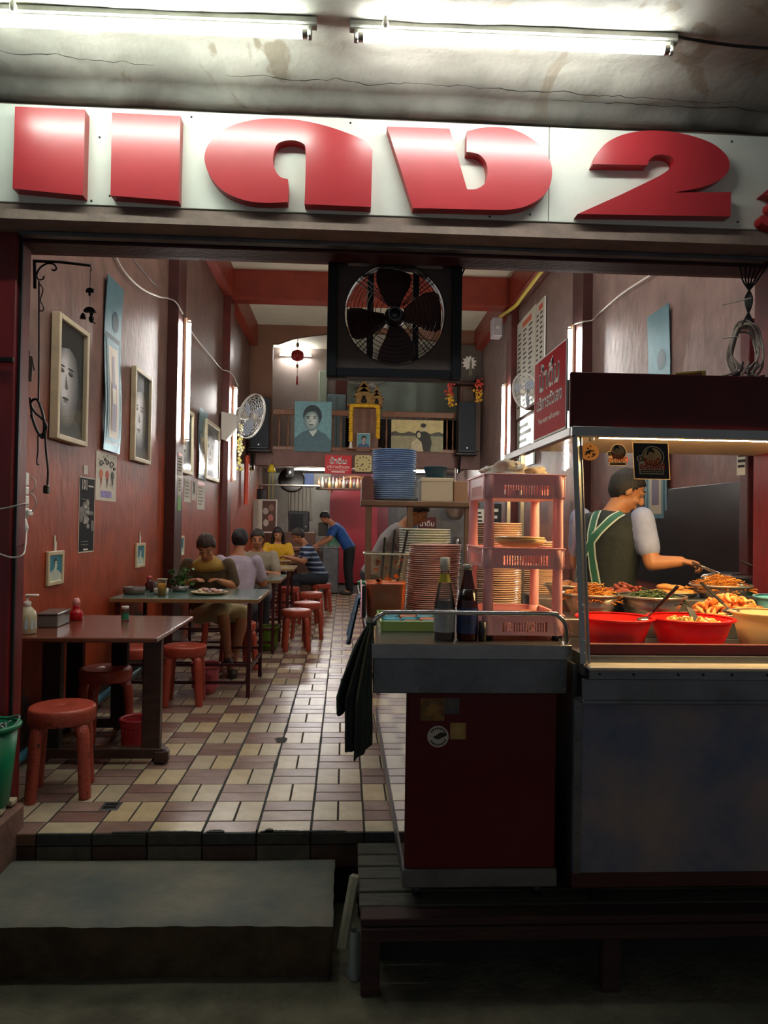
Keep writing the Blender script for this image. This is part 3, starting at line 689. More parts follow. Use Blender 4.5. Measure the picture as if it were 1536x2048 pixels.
def closeup(mb, M, w, h, side=-1):
    """black and white print of a face filling the sheet, one side in the dark"""
    g = lambda v: mat('bwt_%02x' % v, '#%02x%02x%02x' % (v, min(255, v+3), min(255, v+2)), .55, vary=.12, vscale=11)
    cl = lambda pts: [(max(-w/2, min(w/2, x)), max(-h/2, min(h/2, y))) for x, y in pts]; d = .0004
    mb.prism([(-w/2, -h/2), (w/2, -h/2), (w/2, h/2), (-w/2, h/2)], 0, d, g(0x20), M)
    cx = .10*w*side
    mb.prism(cl(ell(cx, -.55*h, .62*w, .26*h, 26)), d, 2*d, g(0x4a), M)
    for k in range(9):
        t = k/8; mb.prism(cl(ell(cx+side*.13*w*t, -.01*h+.02*h*t, .42*w*(1-.68*t), .40*h*(1-.55*t), 28)), (2+k*.25)*d, (2.2+k*.25)*d, g(int(0x5c+(0xf0-0x5c)*t)), M)
    mb.prism(cl([(cx-.5*w, .12*h), (cx-.46*w, .36*h), (cx-.2*w, .5*h), (cx+.25*w, .5*h), (cx+.5*w, .3*h), (cx+.46*w, .05*h), (cx+.33*w, .24*h), (cx+.05*w, .30*h), (cx-.24*w, .27*h), (cx-.40*w, .1*h)]), 5*d, 5.4*d, g(0x26), M)
    for sx in (-1, 1):
        ex = cx+side*.06*w+sx*.17*w
        mb.prism(cl(ell(ex, .075*h, .105*w, .022*h, 14)), 5*d, 5.2*d, g(0x6a), M); mb.prism(cl(ell(ex, .065*h, .06*w, .012*h, 12)), 5.3*d, 5.5*d, g(0x1e), M); mb.prism(cl(ell(ex, .115*h, .12*w, .010*h, 12)), 5.3*d, 5.5*d, g(0x2c), M)
    nx = cx+side*.07*w
    mb.prism(cl([(nx, .06*h), (nx-side*.09*w, -.07*h), (nx-side*.02*w, -.085*h), (nx+side*.03*w, -.07*h)]), 5*d, 5.2*d, g(0x74), M)
    mb.prism(cl(ell(nx, -.165*h, .12*w, .014*h, 14)), 5*d, 5.3*d, g(0x3a), M); mb.prism(cl(ell(nx, -.19*h, .08*w, .012*h, 12)), 5*d, 5.3*d, g(0x86), M)
def frame_obj(name, label, c, nrm, w, h, fw_=.03, depth=.035, fmat=None, print_fn=None, cat='picture', glass=True, tilt=0, up=(0, 0, 1), inner=None, group=None):
    """framed picture whose back centre is c, facing nrm"""
    fmat = fmat or M_CREAM; nrm = Vector(nrm).normalized(); up = Vector(up); x = up.cross(nrm).normalized(); y = nrm.cross(x)
    M = Matrix((x, y, nrm)).transposed().to_4x4(); M.translation = Vector(c); M = M @ Matrix.Rotation(tilt, 4, 'X')
    root = empty(name, label, cat, Vector(c)-Vector((0, 0, h/2)), world=True, group=group)
    f = MB()
    f.box((-w/2, -h/2, 0), (-w/2+fw_, h/2, depth), fmat, .004, M); f.box((w/2-fw_, -h/2, 0), (w/2, h/2, depth), fmat, .004, M)
    f.box((-w/2+fw_, h/2-fw_, 0), (w/2-fw_, h/2, depth), fmat, .004, M); f.box((-w/2+fw_, -h/2, 0), (w/2-fw_, -h/2+fw_, depth), fmat, .004, M); f.part('frame', root)
    p_ = MB(); print_fn(p_, M @ Matrix.Translation((0, 0, depth*.45)), w-2*fw_, h-2*fw_); p_.part('photo', root)
    if glass:
        g = MB(); g.box((-w/2+fw_, -h/2+fw_, depth*.72), (w/2-fw_, h/2-fw_, depth*.78), glass_mat('picture_glass', gloss=.006, rough=.08), 0, M); g.part('glass', root)
    return root
def wall_rect(px0, py0, px1, py1, x):
    """centre, width, height of an upright rectangle on a side wall from its near-top and far-bottom pixels"""
    a = aX(px0, py0, x); b = aX(px1, py1, x); return Vector((x, (a.y+b.y)/2, 0)), abs(b.y-a.y), a, b
def on_left(pxn, topn, botn, pxf, topf, botf, x):
    a, b = aX(pxn, topn, x), aX(pxn, botn, x); c, d = aX(pxf, topf, x), aX(pxf, botf, x)
    zt = (a.z+c.z)/2; zb = (b.z+d.z)/2
    return Vector((x, ((a.y+b.y)+(c.y+d.y))/4, (zt+zb)/2)), abs((c.y+d.y)-(a.y+b.y))/2, zt-zb
M_FSIDE = mat('frame_walnut', '#4a2620', .45, vary=.2)
c, w, h = on_left(118, 620, 880, 178, 665, 893, WL+.06)
frame_obj('framed_portrait', 'large framed black and white face portrait nearest the door post', c-Vector((.055, 0, 0)), (1, 0, 0), w, h, .035, .055, M_CREAM, lambda mb, M, w_, h_: closeup(mb, M, w_, h_, -1), group='framed portraits on the red wall')
c, w, h = on_left(271, 727, 924, 304, 757, 928, WL+.05)
frame_obj('framed_portrait', 'framed black and white portrait between the blue poster and the wall post', c-Vector((.045, 0, 0)), (1, 0, 0), w, h, .035, .045, M_CREAM, lambda mb, M, w_, h_: closeup(mb, M, w_, h_, -1), group='framed portraits on the red wall')
c, w, h = on_left(366, 812, 946, 388, 824, 951, WL+.05)
frame_obj('framed_portrait', 'cream framed portrait under the first upright tube lamp', c-Vector((.045, 0, 0)), (1, 0, 0), w, h, .045, .045, M_CREAM, lambda mb, M, w_, h_: closeup(mb, M, w_, h_, -1), group='framed portraits on the red wall')
c, w, h = on_left(414, 840, 961, 440, 852, 963, WL+.05)
frame_obj('framed_portrait', 'cream framed portrait just before the white wall fan', c-Vector((.045, 0, 0)), (1, 0, 0), w, h, .05, .045, M_CREAM, lambda mb, M, w_, h_: closeup(mb, M, w_, h_, -1), group='framed portraits on the red wall')
# tall blue bottle posters of glossy tin
M_TIN = mat('tin_blue', '#64909c', .3, .5, vary=.15, vscale=3, bump=.1, bscale=5); M_TIN2 = mat('tin_navy', '#27505f', .25, .3); M_TINC = mat('tin_cream', '#b8ac92', .3, .2); M_TINB = mat('tin_bottle', '#5f5068', .3, .2)
def tin_poster(label, c, nrm, w, h, tall=True):
    nrm = Vector(nrm); x = Vector((0, 0, 1)).cross(nrm).normalized(); M = Matrix((x, nrm.cross(x), nrm)).transposed().to_4x4(); M.translation = c
    root = empty('tin_poster', label, 'poster', c-Vector((0, 0, h/2)), world=True)
    s_ = MB(); bow = lambda v: .012+.02*math.sin(v*7)*0.5
    s_.surf(lambda u, v: (-w/2+w*u, -h/2+h*v, .012+bow(v)), 2, 24, M_TIN, True, M); s_.surf(lambda u, v: (-w/2+w*(1-u), -h/2+h*v, .006+bow(v)), 2, 24, M_TIN, True, M); s_.part('sheet', root)
    pr = MB()
    def pl(pts, d, m_):
        pr.add([(x_, y_, .012+d+bow((y_+h/2)/h)) for x_, y_ in pts], [tuple(range(len(pts)))], m_, False, M)
    def strip(xa, xb, ya, yb, d, m_, k=8):
        for i in range(k):
            a, b = ya+(yb-ya)*i/k, ya+(yb-ya)*(i+1)/k; pl([(xa, a), (xb, a), (xb, b), (xa, b)], d, m_)
    strip(-w*.42, w*.42, -h*.46, h*.18, .001, M_TIN2); strip(-w*.36, w*.36, -h*.44, h*.15, .002, M_TIN); strip(-w*.27, w*.27, -h*.42, h*.11, .003, M_TINC)
    strip(-w*.16, w*.16, -h*.38, -h*.1, .004, M_TINB); strip(-w*.07, w*.07, -h*.1, h*.06, .004, M_TINB); strip(-w*.12, w*.12, -h*.22, -h*.13, .005, M_TINC)
    pl(ell(w*.12, h*.27, w*.2, w*.2, 16), .001, M_TIN2); pr.part('bottle_print', root); return root
c, w, h = on_left(204, 546, 903, 237, 573, 906, WL)
tin_poster('tall narrow blue tin poster of a bottle between two framed portraits', c, (1, 0, 0), w, h)
c, w, h = on_left(394, 815, 958, 411, 825, 960, WL)
tin_poster('narrow blue tin poster beyond the first wall post', c, (1, 0, 0), w, h)
a = aX(1345, 592, WR); b = aX(1300, 755, WR)
tin_poster('blue tin bottle poster on the grey side of the room above the stall', Vector((WR, (a.y+b.y)/2, 2.3)), (-1, 0, 0), abs(b.y-a.y), 1.85)

# paper posters and notices on the red wall
def sheet(label, c, nrm, w, h, base, draw=None, name='paper_poster', cat='poster', thick=.002, border=None, group=None):
    nrm = Vector(nrm).normalized(); x = Vector((0, 0, 1)).cross(nrm).normalized(); M = Matrix((x, nrm.cross(x), nrm)).transposed().to_4x4(); M.translation = Vector(c)
    root = empty(name, label, cat, Vector(c)-Vector((0, 0, h/2)), world=True, group=group)
    s_ = MB(); s_.box((-w/2, -h/2, .001), (w/2, h/2, .001+thick), border or base, 0, M)
    if border: s_.box((-w/2+.008, -h/2+.008, .001+thick), (w/2-.008, h/2-.008, .0015+thick), base, 0, M)
    s_.part('sheet', root)
    if draw:
        p_ = MB(); draw(p_, M @ Matrix.Translation((0, 0, .002+thick)), w, h); p_.part('print', root)['kind'] = 'stuff'
    return root
def d_black(mb, M, w, h):
    put_text(mb, '101', M @ Matrix.Translation((-w*.2, h*.39, 0)), .10, M_WHITEINK, .0015, sx=.9, bold=.003)
    for k in range(6): mb.box((w*.06+w*.055*k, h*.375, 0), (w*.10+w*.055*k, h*.395, .0006), M_WHITEINK, 0, M)
    g = mat('bw_print', '#8f8b84', .6, col2='#25231f', vscale=40); g2 = mat('bw_print2', '#c8c4bb', .6, col2='#4a4742', vscale=50)
    random.seed(3)
    for i in range(26):
        x = random.gauss(0, .2)*w; y = random.uniform(-.2, .16)*h; x = max(-.36*w, min(.36*w, x))
        mb.prism(blob(x, y, w*.1, h*.05*random.uniform(.5, 1.3), i, 10), .0002+i*.00003, .0003+i*.00003, g if i % 3 else g2, M)
    for y in (.2, -.36, -.4): mb.box((-w*.35, h*y, 0), (w*.1, h*y+.006, .0006), g, 0, M)
    mb.box((-w*.2, -h*.47, 0), (w*.1, -h*.45, .0006), M_WHITEINK, 0, M)
def d_cone(mb, M, w, h):
    for k, (x, y, s) in enumerate(((-.28, .26, .1), (.0, .30, .09), (.22, .27, .12), (.36, .2, .06), (-.1, .36, .05))):
        mb.tube([M @ Vector((x*w+s*w*math.cos(t*.5)*(1-t/18), y*h+s*h*.7*math.sin(t*.5)*(1-t/20), .001)) for t in range(14)], .004, M_INK, 4)
    for i, (x, c1, c2) in enumerate(((-.27, '#c9662e', '#8a3420'), (.02, '#b5452c', '#3a1b18'), (.28, '#2f3a32', '#2a2622'))):
        mb.prism([(x*w-.05*w, -.02*h), (x*w, -.24*h), (x*w+.06*w, -.02*h)], 0, .0006, mat('cone_a%d' % i, c2, .6), M)
        mb.prism(blob(x*w, .05*h, .085*w, .09*h, i, 14), .0006, .0011, mat('cone_b%d' % i, c1, .6), M)
    mb.box((-.27*w, -.43*h, 0), (.25*w, -.29*h, .0006), mat('lilac', '#8f86c0', .6, vary=.3, vscale=40), 0, M)
    for i in range(10): mb.prism(ell(random.uniform(-.42, .42)*w, random.uniform(-.45, .45)*h, .02*w, .02*w, 8), 0, .0005, mat('leafdot', '#6f8a55', .6), M)
M_DK = mat('poster_black', '#15171a', .7, spec=.2)
c, w, h = on_left(157, 952, 1106, 188, 957, 1103, WL); sheet('narrow black poster with white lettering on the red wall above the wooden table', c, (1, 0, 0), w, h, M_DK, d_black, border=M_PAPER)
c, w, h = on_left(191, 902, 1001, 232, 911, 1003, WL); sheet('cream poster of ice cream cones under the tall blue poster', c, (1, 0, 0), w, h, M_PAPER, d_cone)
def lines(rows, m_, head=None, frac=.8):
    def f(mb, M, w, h):
        for i in range(rows):
            y = h*.5-h*(i+1.2)/(rows+1.6); ww = w*frac*random.uniform(.6, 1)
            mb.box((-w*frac/2, y, 0), (-w*frac/2+ww, y+h*.35/rows, .0005), m_, 0, M)
        if head: mb.box((-w*.46, h*.36, .0005), (w*.46, h*.48, .001), head, 0, M)
    return f
for (lab, pn, tn, bn, pf, tf, bf, base, dr) in [
    ('small notice with red heading on the first wall post', 345, 901, 948, 360, 905, 950, M_PAPER, lines(6, M_INK, M_REDINK)),
    ('narrow strip label with vertical writing below the notice on the wall post', 345, 951, 990, 352, 952, 989, M_PAPER, lines(4, M_INK, None, .5)),
    ('green strip label at the bottom of the wall post notices', 345, 992, 1021, 352, 992, 1020, mat('green_label', '#6faa5c', .6), None),
    ('pale notice sheet under the cream framed portrait', 368, 958, 1005, 381, 960, 1004, M_PAPER, lines(5, mat('grey_ink', '#8a8880', .7))),
    ('white notice with a black cross sign', 383, 962, 1001, 392, 963, 1000, M_PAPER, lambda mb, M, w, h: [mb.box((-w*.35, -.02, 0), (w*.35, .02, .0006), M_INK, 0, M @ Matrix.Translation((0, h*.15, 0)) @ Matrix.Rotation(R(a), 4, 'Z')) for a in (52, -52)]),
    ('calendar sheet with red top beside the cross notice', 394, 962, 1020, 409, 964, 1018, M_PAPER, lines(7, mat('grey_ink', '#8a8880', .7), M_REDINK)),
    ('small white torn label above the black poster', 167, 931, 948, 175, 930, 949, M_PAPER, None)]:
    c, w, h = on_left(pn, tn, bn, pf, tf, bf, WL+(.11 if pn == 345 else 0)); sheet(lab, c if pn != 345 else Vector((WL+.11, 8.06+0*c.y, c.z)), (1, 0, 0), w if pn != 345 else min(w, .22), h, base, dr, 'wall_notice', 'notice')
# little portrait frames with hooks
def mini(label, pn, tn, bn, pf, tf, bf, tone):
    c, w, h = on_left(pn, tn, bn, pf, tf, bf, WL+.02)
    o = frame_obj('small_framed_portrait', label, c-Vector((.02, 0, 0)), (1, 0, 0), w, h, .028, .02, M_CREAM, lambda mb, M, w_, h_: portrait(mb, M, w_, h_, tone, 1), glass=False)
    t = MB(); z = c.z+h/2; t.box((WL+.002, c.y-.012, z), (WL+.006, c.y+.012, z+.10), M_PAPER); t.box((WL+.006, c.y-.01, z), (WL+.009, c.y+.02, z+.06), M_WHITE); t.part('hook_tag', o); return o
mini('little white framed blue portrait over the wooden table', 97, 1103, 1172, 129, 1101, 1168, 'blue')
mini('little framed picture over the second table', 274, 1086, 1135, 291, 1086, 1134, 'blue')
mini('little framed picture beyond the wall post over the third table', 357, 1072, 1112, 369, 1072, 1111, 'blue')

# ------------------------------------------------------------------ hooks, cables and sockets near the left door post
XB = WL+.07
def P(px, py, y=3.95): return aY(px, py, y)
br = empty('wrought_iron_bracket', 'black wrought iron scroll bracket on the door jamb', 'bracket', P(70, 575), world=True)
b_ = MB(); b_.tube([P(69, 520), P(70, 577)], .009, M_IRON, 6); b_.tube([P(70, 522), P(120, 524), P(182, 531)], .008, M_IRON, 6); b_.part('arm', br)
b_ = MB(); b_.tube(spline([P(72, 552), P(80, 536), P(95, 527), P(108, 529), P(113, 537), P(108, 541), P(104, 539)]), .005, M_IRON, 6); b_.part('scroll', br)
b_ = MB(); b_.tube(spline([P(72, 548), P(77, 559), P(86, 558), P(88, 552)]), .004, M_IRON, 6); b_.part('hook', br); b_ = MB(); b_.tube(spline([P(180, 532), P(183, 538), P(180, 542)]), .003, M_IRON, 6); b_.part('hook', br)
ch = empty('wind_chime', 'dark metal wind chime with a small figure hanging from the iron bracket', 'wind chime', P(180, 645), world=True)
b_ = MB(); b_.tube([P(181, 541), P(180, 575)], .0015, M_IRON, 5); b_.tube([P(180, 590), P(180, 612)], .0012, M_IRON, 5); b_.part('chain', ch)
b_ = MB(); b_.prism([(0, .02), (.02, .012), (.018, -.008), (.006, -.004), (.004, -.022), (-.006, -.022), (-.006, -.004), (-.02, -.006), (-.018, .012)], -.006, .006, M_IRON, Matrix.Translation(P(180, 583)) @ Matrix.Rotation(R(90), 4, 'X')); b_.part('flower_ornament', ch)
b_ = MB(); Mq = Matrix.Translation(P(180, 620)) @ Matrix.Rotation(R(90), 4, 'X'); b_.prism(ell(0, -.012, .03, .026, 14, 0, 180), -.012, .012, M_IRON, Mq); b_.part('umbrella', ch)
b_ = MB(); q = P(183, 638); b_.ball(q, (.014, .012, .02), M_IRON); b_.ball(q+Vector((.0, 0, .024)), .01, M_IRON); b_.tube([q+Vector((.008, 0, -.016)), q+Vector((.02, 0, -.022))], .004, M_IRON, 6); b_.part('figure', ch)
b_ = MB(); q = P(166, 633); b_.lathe([(.0, .02), (.006, .018), (.012, .006), (.016, -.012), (.0, -.012)], M_IRON, 12, q); b_.part('bell', ch)
MB().tube(spline([P(78, 562), P(78, 700), P(77, 800)]), .0045, M_BLACK, 6).thing('hanging_cable', 'long straight black cable hanging below the iron bracket', 'cable')
MB().tube(spline([P(80, 568), P(86, 580), P(81, 600), P(87, 615), P(85, 622), P(79, 621)]), .003, M_IRON, 6).thing('metal_hook', 'bent wire hook hanging beside the black cord', 'hook')
q = [P(60, 795), P(66, 840), P(80, 870), P(93, 855), P(85, 838), P(70, 825), P(61, 806), P(75, 800), P(88, 840), P(86, 875), P(76, 864), P(62, 830)]
cb = empty('cable_coil', 'black looped cable with a plug hanging by the door jamb', 'cable', P(80, 985), world=True)
b_ = MB(); b_.tube(spline(q), .0065, M_BLACK, 6); b_.part('loops', cb)
b_ = MB(); b_.tube(spline([P(90, 855), P(92, 900), P(96, 940), P(95, 970)]), .0055, M_BLACK, 6); b_.part('lead', cb)
b_ = MB(); q = P(93, 979); b_.box(q-Vector((.014, .014, .022)), q+Vector((.014, .014, .022)), M_BLACK, .005); b_.part('plug', cb)
b_ = MB(); b_.tube(spline([P(76, 870), P(76, 900), P(74, 925), P(78, 930)]), .004, M_BLACK, 6); b_.part('tail', cb)
fig = MB(); Mq = Matrix.Translation(P(57, 735)) @ Matrix.Rotation(R(90), 4, 'X')
fig.prism([(-.02, .055), (-.008, .062), (-.006, .082), (.004, .09), (.008, .08), (.005, .062), (.02, .055), (.034, -.01), (.028, -.018), (.02, .02), (.018, -.07), (.004, -.075), (.0, -.03), (-.006, -.072), (-.02, -.066), (-.022, .0), (-.03, -.01)], -.004, .004, mat('figure_grey', '#8b897f', .6, vary=.2, vscale=30), Mq)
fig.thing('cutout_figure', 'grey flat cutout figure of a suited man hung on the door jamb', 'figurine')
# white power strip with plugs on the wall edge
ps = empty('power_strip', 'white power strip with plugs fixed upright on the red wall by the door post', 'power strip', P(55, 1050), world=True)
b_ = MB()
for (ya, yb) in ((946, 972), (974, 990), (992, 1014), (1016, 1036)):
    u, v = P(50, ya), P(60, yb); b_.box((u.x, 3.90, v.z), (v.x, 3.94, u.z), M_WHITE, .004)
b_.part('socket_block', ps)
b_ = MB(); u = P(57, 1050); b_.lathe([(.0, .035), (.012, .034), (.016, .02), (.024, -.01), (.022, -.03), (.01, -.04), (.0, -.04)], M_WHITE, 14, u+Vector((0, -.06, 0))); b_.part('adapter', ps)
b_ = MB(); u = P(61, 1026); b_.box(u-Vector((.016, .05, .016)), u+Vector((.016, .0, .016)), M_WHITE, .006); b_.part('plug', ps)
b_ = MB(); b_.tube(spline([P(60, 955, 3.88), P(71, 962, 3.87), P(68, 980, 3.87), P(61, 985, 3.87), P(70, 995, 3.87), P(72, 1008, 3.87), P(64, 1024, 3.88)]), .003, M_WIRE, 6); b_.part('wire', ps)
MB().tube(spline([P(-20, 1020, 3.5), P(12, 1016, 3.5), P(50, 1007, 3.52), P(56, 1010, 3.86)]), .004, M_WIRE, 6).thing('white_lead', 'white electric lead crossing the door post to the power strip', 'cable')
MB().tube(spline([P(-20, 1100, 3.5), P(0, 1108, 3.5), P(25, 1115, 3.5), P(46, 1109, 3.52), P(51, 1090, 3.7), P(53, 1062, 3.86)]), .004, M_WIRE, 6).thing('white_lead', 'white electric lead drooping below the power strip', 'cable')
a, b = P(0, 719, 3.52), P(26, 722, 3.52)
st = MB(); st.box((a.x-.25, 3.515, a.z-.012), (b.x, 3.535, a.z+.012), M_IRON, .003); st.thing('door_bolt', 'dark iron slide bolt across the red door post', 'bolt')
# wiring on the upper walls
def wire(label, pts, r=.008, m_=M_WIRE, name='wall_cable'): MB().tube(spline(pts), r, m_, 6).thing(name, label, 'cable')
X_ = lambda px, py, x: aX(px, py, x)
wire('pale cable sagging along the upper red wall to the first tube lamp', [X_(222, 495, WL+.02), X_(250, 545, WL+.02), X_(285, 578, WL+.02), X_(320, 594, WL+.02), aY(336, 597, 7.84), aY(352, 605, 7.84), X_(366, 628, WL+.14)])
wire('pale cable running down the red wall between the two upright lamps', [X_(378, 655, WL+.02), X_(395, 680, WL+.02), X_(420, 710, WL+.02), X_(443, 738, WL+.02), aY(455, 742, 11.3), aY(466, 750, 11.3), aY(476, 772, 11.3)])
wire('dark thin cable clipped to the upper red wall', [X_(252, 500, WL+.01), X_(275, 527, WL+.01), X_(295, 552, WL+.01), X_(316, 575, WL+.01)], .004, M_IRON)
wire('dark drooping cable under the entrance header', [aY(100, 487, 3.76), aY(130, 496, 3.8), aY(180, 501, 3.8), aY(230, 497, 3.8), aY(300, 495, 3.8)], .005, M_BLACK)
wire('pale cable rising along the grey side of the room from the upright lamp', [X_(1150, 648, WR-.14), aY(1162, 644, 7.84), aY(1186, 640, 7.84), X_(1200, 625, WR-.02), X_(1240, 590, WR-.02), X_(1290, 557, WR-.02), X_(1335, 530, WR-.02)])
# yellow conduit and junction box
M_YEL = mat('conduit_yellow', '#c9b53f', .45)
wire('yellow plastic conduit bending down the upper wall to a junction box', [aX(1105, 515, WR-.16), aX(1085, 540, WR-.16), aX(1045, 593, WR-.16), aX(1030, 612, WR-.16), aX(1000, 634, WR-.16)], .028, M_YEL, 'yellow_conduit')
q = aX(993, 655, WR-.2)
jb = MB(); jb.box(q-Vector((.08, .12, .17)), q+Vector((.08, .12, .14)), mat('box_grey', '#b9b2b5', .5), .015); jb.box(q+Vector((-.03, -.13, -.05)), q+Vector((.03, -.12, .0)), M_WHITE, .004)
jb.thing('junction_box', 'pale grey junction box at the end of the yellow conduit', 'junction box')

# ------------------------------------------------------------------ menu boards on the far right wall
def d_menu(rows, cols):
    def f(mb, M, w, h):
        mb.box((-w*.18, h*.40, 0), (w*.30, h*.455, .001), mat('menu_orange', '#c4552a', .5), 0, M)
        for c_ in range(cols):
            for i in range(rows):
                x = -w*.44+w*.9*c_/cols; y = h*.36-h*.80*i/rows
                mb.box((x, y-.012, 0), (x+w*.62/cols*random.uniform(.5, 1), y+.012, .001), M_INK, 0, M)
    return f
a, b = aX(1072, 607, WR), aX(1030, 826, WR)
M_MENU = mat('menu_sheet', '#cfd0c2', .3, vary=.05)
cz = (a.z + aX(1072, 780, WR).z)/2
sheet('large white menu board with an orange heading on the far wall', Vector((WR-.01, 10.72, 3.75)), (-1, 0, 0), 1.1, 1.45, M_MENU, d_menu(17, 3), 'menu_board', 'menu board', .02)
sheet('narrow white price list beside the large menu board', Vector((WR-.01, 9.92, 3.82)), (-1, 0, 0), .42, 1.25, M_MENU, d_menu(15, 2), 'menu_board', 'menu board', .02)
sheet('pale green price board below the large menu board', Vector((WR-.01, 10.7, 2.62)), (-1, 0, 0), 1.0, .7, mat('menu_green', '#b9cdbf', .3), lines(5, mat('grey_ink2', '#7c8a82', .7)), 'menu_board', 'menu board', .02)

# ------------------------------------------------------------------ wall fans
def wall_fan(label, base, center, axis, r):
    base, center, axis = Vector(base), Vector(center), Vector(axis).normalized()
    root = empty('wall_fan', label, 'fan', base, world=True)
    mw = mat('fan_white', '#cfcabd', .4); cage = mat('fan_cage', '#d9d8d2', .35)
    b_ = MB(); b_.prism([(-.06, -.2), (.02, -.22), (.14, -.04), (.22, .16), (-.06, .2)], -.07, .07, mw, Matrix.Translation(base) @ Matrix.Rotation(R(90), 4, 'X')); b_.part('bracket', root)
    q = axis.to_track_quat('Z', 'Y').to_matrix().to_4x4(); q.translation = center
    b_ = MB(); b_.lathe([(.0, -.24), (.06, -.23), (.085, -.18), (.085, -.06), (.05, -.02)], mw, 18, M=q); b_.part('motor', root)
    b_ = MB(); b_.tube([base+Vector((.15, 0, .08)), center-axis*.16], .03, mw, 8); b_.part('neck', root)
    b_ = MB()
    for i in range(9):
        rr = r*(i+1)/9
        for zz in (.05*(1-(rr/r)**2)+.02, -.07*(1-(rr/r)**2)-.0):
            b_.tube([q @ Vector((rr*math.cos(2*math.pi*j/28), rr*math.sin(2*math.pi*j/28), zz)) for j in range(29)], .0025 if i < 8 else .009, cage, 4, False)
    for k in range(20):
        a_ = 2*math.pi*k/20; ca, sa = math.cos(a_), math.sin(a_)
        b_.tube([q @ Vector((.04*ca, .04*sa, .07)), q @ Vector((r*.7*ca, r*.7*sa, .05)), q @ Vector((r*ca, r*sa, .01)), q @ Vector((r*.7*ca, r*.7*sa, -.05)), q @ Vector((.06*ca, .06*sa, -.07))], .0022, cage, 4, False)
    b_.part('cage', root)
    for k in range(3):
        Mk = q @ Matrix.Rotation(R(120*k+20), 4, 'Z') @ Matrix.Rotation(R(20), 4, 'X'); b_ = MB()
        b_.prism(blob(r*.5, .03, r*.38, r*.24, k, 16, .1), -.003, .003, mat('fan_blue', '#9fb0c8', .25), Mk); b_.part('blade', root)
    b_ = MB(); b_.ball(center+axis*.06, .05, mw); b_.part('hub', root)
    return root
wall_fan('white wall fan tilted out from the red wall post', aY(452, 852, 11.18), aY(502, 832, 11.0), (.78, -.35, -.28), .33)
wall_fan('white wall fan on the far wall half hidden behind the red drinking water sign', aY(1070, 785, 10.4)+Vector((.1, 0, 0)), aY(1052, 782, 10.3), (-.75, -.4, -.25), .25)
# ------------------------------------------------------------------ stools
def make_stool(worn):
    root = empty('round_stool', '', 'stool')
    ms = M_STOOLW if worn else M_STOOL
    s_ = MB(); s_.lathe([(.0, .446), (.010, .442), (.016, .449), (.09, .450), (.10, .446), (.135, .447), (.152, .448), (.160, .442), (.162, .436)], M_STOOL, 40)
    s_.lathe([(.162, .436), (.164, .43), (.164, .376), (.158, .368), (.0, .368)], ms, 40); s_.part('seat', root)
    for k in range(4):
        a = R(45+90*k); pth = []
        for r_, z in ((.095, .37), (.125, .362), (.146, .338), (.156, .30), (.163, .2), (.171, .10), (.177, .03), (.178, .0)): pth.append((r_*math.cos(a), r_*math.sin(a), z))
        l = MB(); l.tube(spline(pth, 3), [.033]*3+[.036]*9+[.033]*9+[.029], ms, 8, squash=(1, .78)); l.part('leg', root)
    return root
st_w = make_stool(True); st_p = make_stool(False); used = {}
def stool(proto, x, y, rz, label, tilt=(0, 0), z=0):
    if proto.name not in used: o = proto; used[proto.name] = 1
    else: o = copy_tree(proto)
    o.location = (x, y, z); o.rotation_euler = (tilt[0], tilt[1], rz); o['label'] = label; o['group'] = 'round red stools'
    return o
def at_seat(px, py): return aZ(px, py, .45)
p = at_seat(125, 1409); stool(st_w, p.x, p.y, .25, 'worn red round stool nearest the step with chipped legs')
p = at_seat(207, 1337); stool(st_p, p.x, p.y+.05, .6, 'red round stool partly under the wooden table beside its trestle')
p = at_seat(263, 1296); stool(st_p, p.x, p.y+.1, .2, 'red round stool behind the wooden table close to the wall')
p = at_seat(370, 1289); stool(st_p, p.x, p.y, .1, 'red round stool at the aisle end of the wooden table')
p = at_seat(478, 1243); stool(st_p, p.x, p.y, .5, 'red round stool behind the second table where the brown-clad diner sits')
p = at_seat(487, 1232); stool(st_p, p.x-.35, p.y+.45, .2, 'red round stool under the diner in the lilac shirt')
p = at_seat(593, 1218); stool(st_p, p.x, p.y, .15, 'red round stool in the aisle, front one of the close pair')
p = at_seat(602, 1211); stool(st_p, p.x+.05, p.y+.42, .7, 'red round stool in the aisle, rear one of the close pair')
p = at_seat(622, 1184); stool(st_p, p.x, p.y, .35, 'red round stool in the aisle just before the striped diner')
p = at_seat(642, 1166); stool(st_p, p.x, p.y, .3, 'red round stool under the diner in the striped shirt'); STRIPE_SEAT = p.copy()
p = at_seat(577, 1173); stool(st_p, p.x, p.y, .4, 'red round stool half hidden between the third and fourth tables')

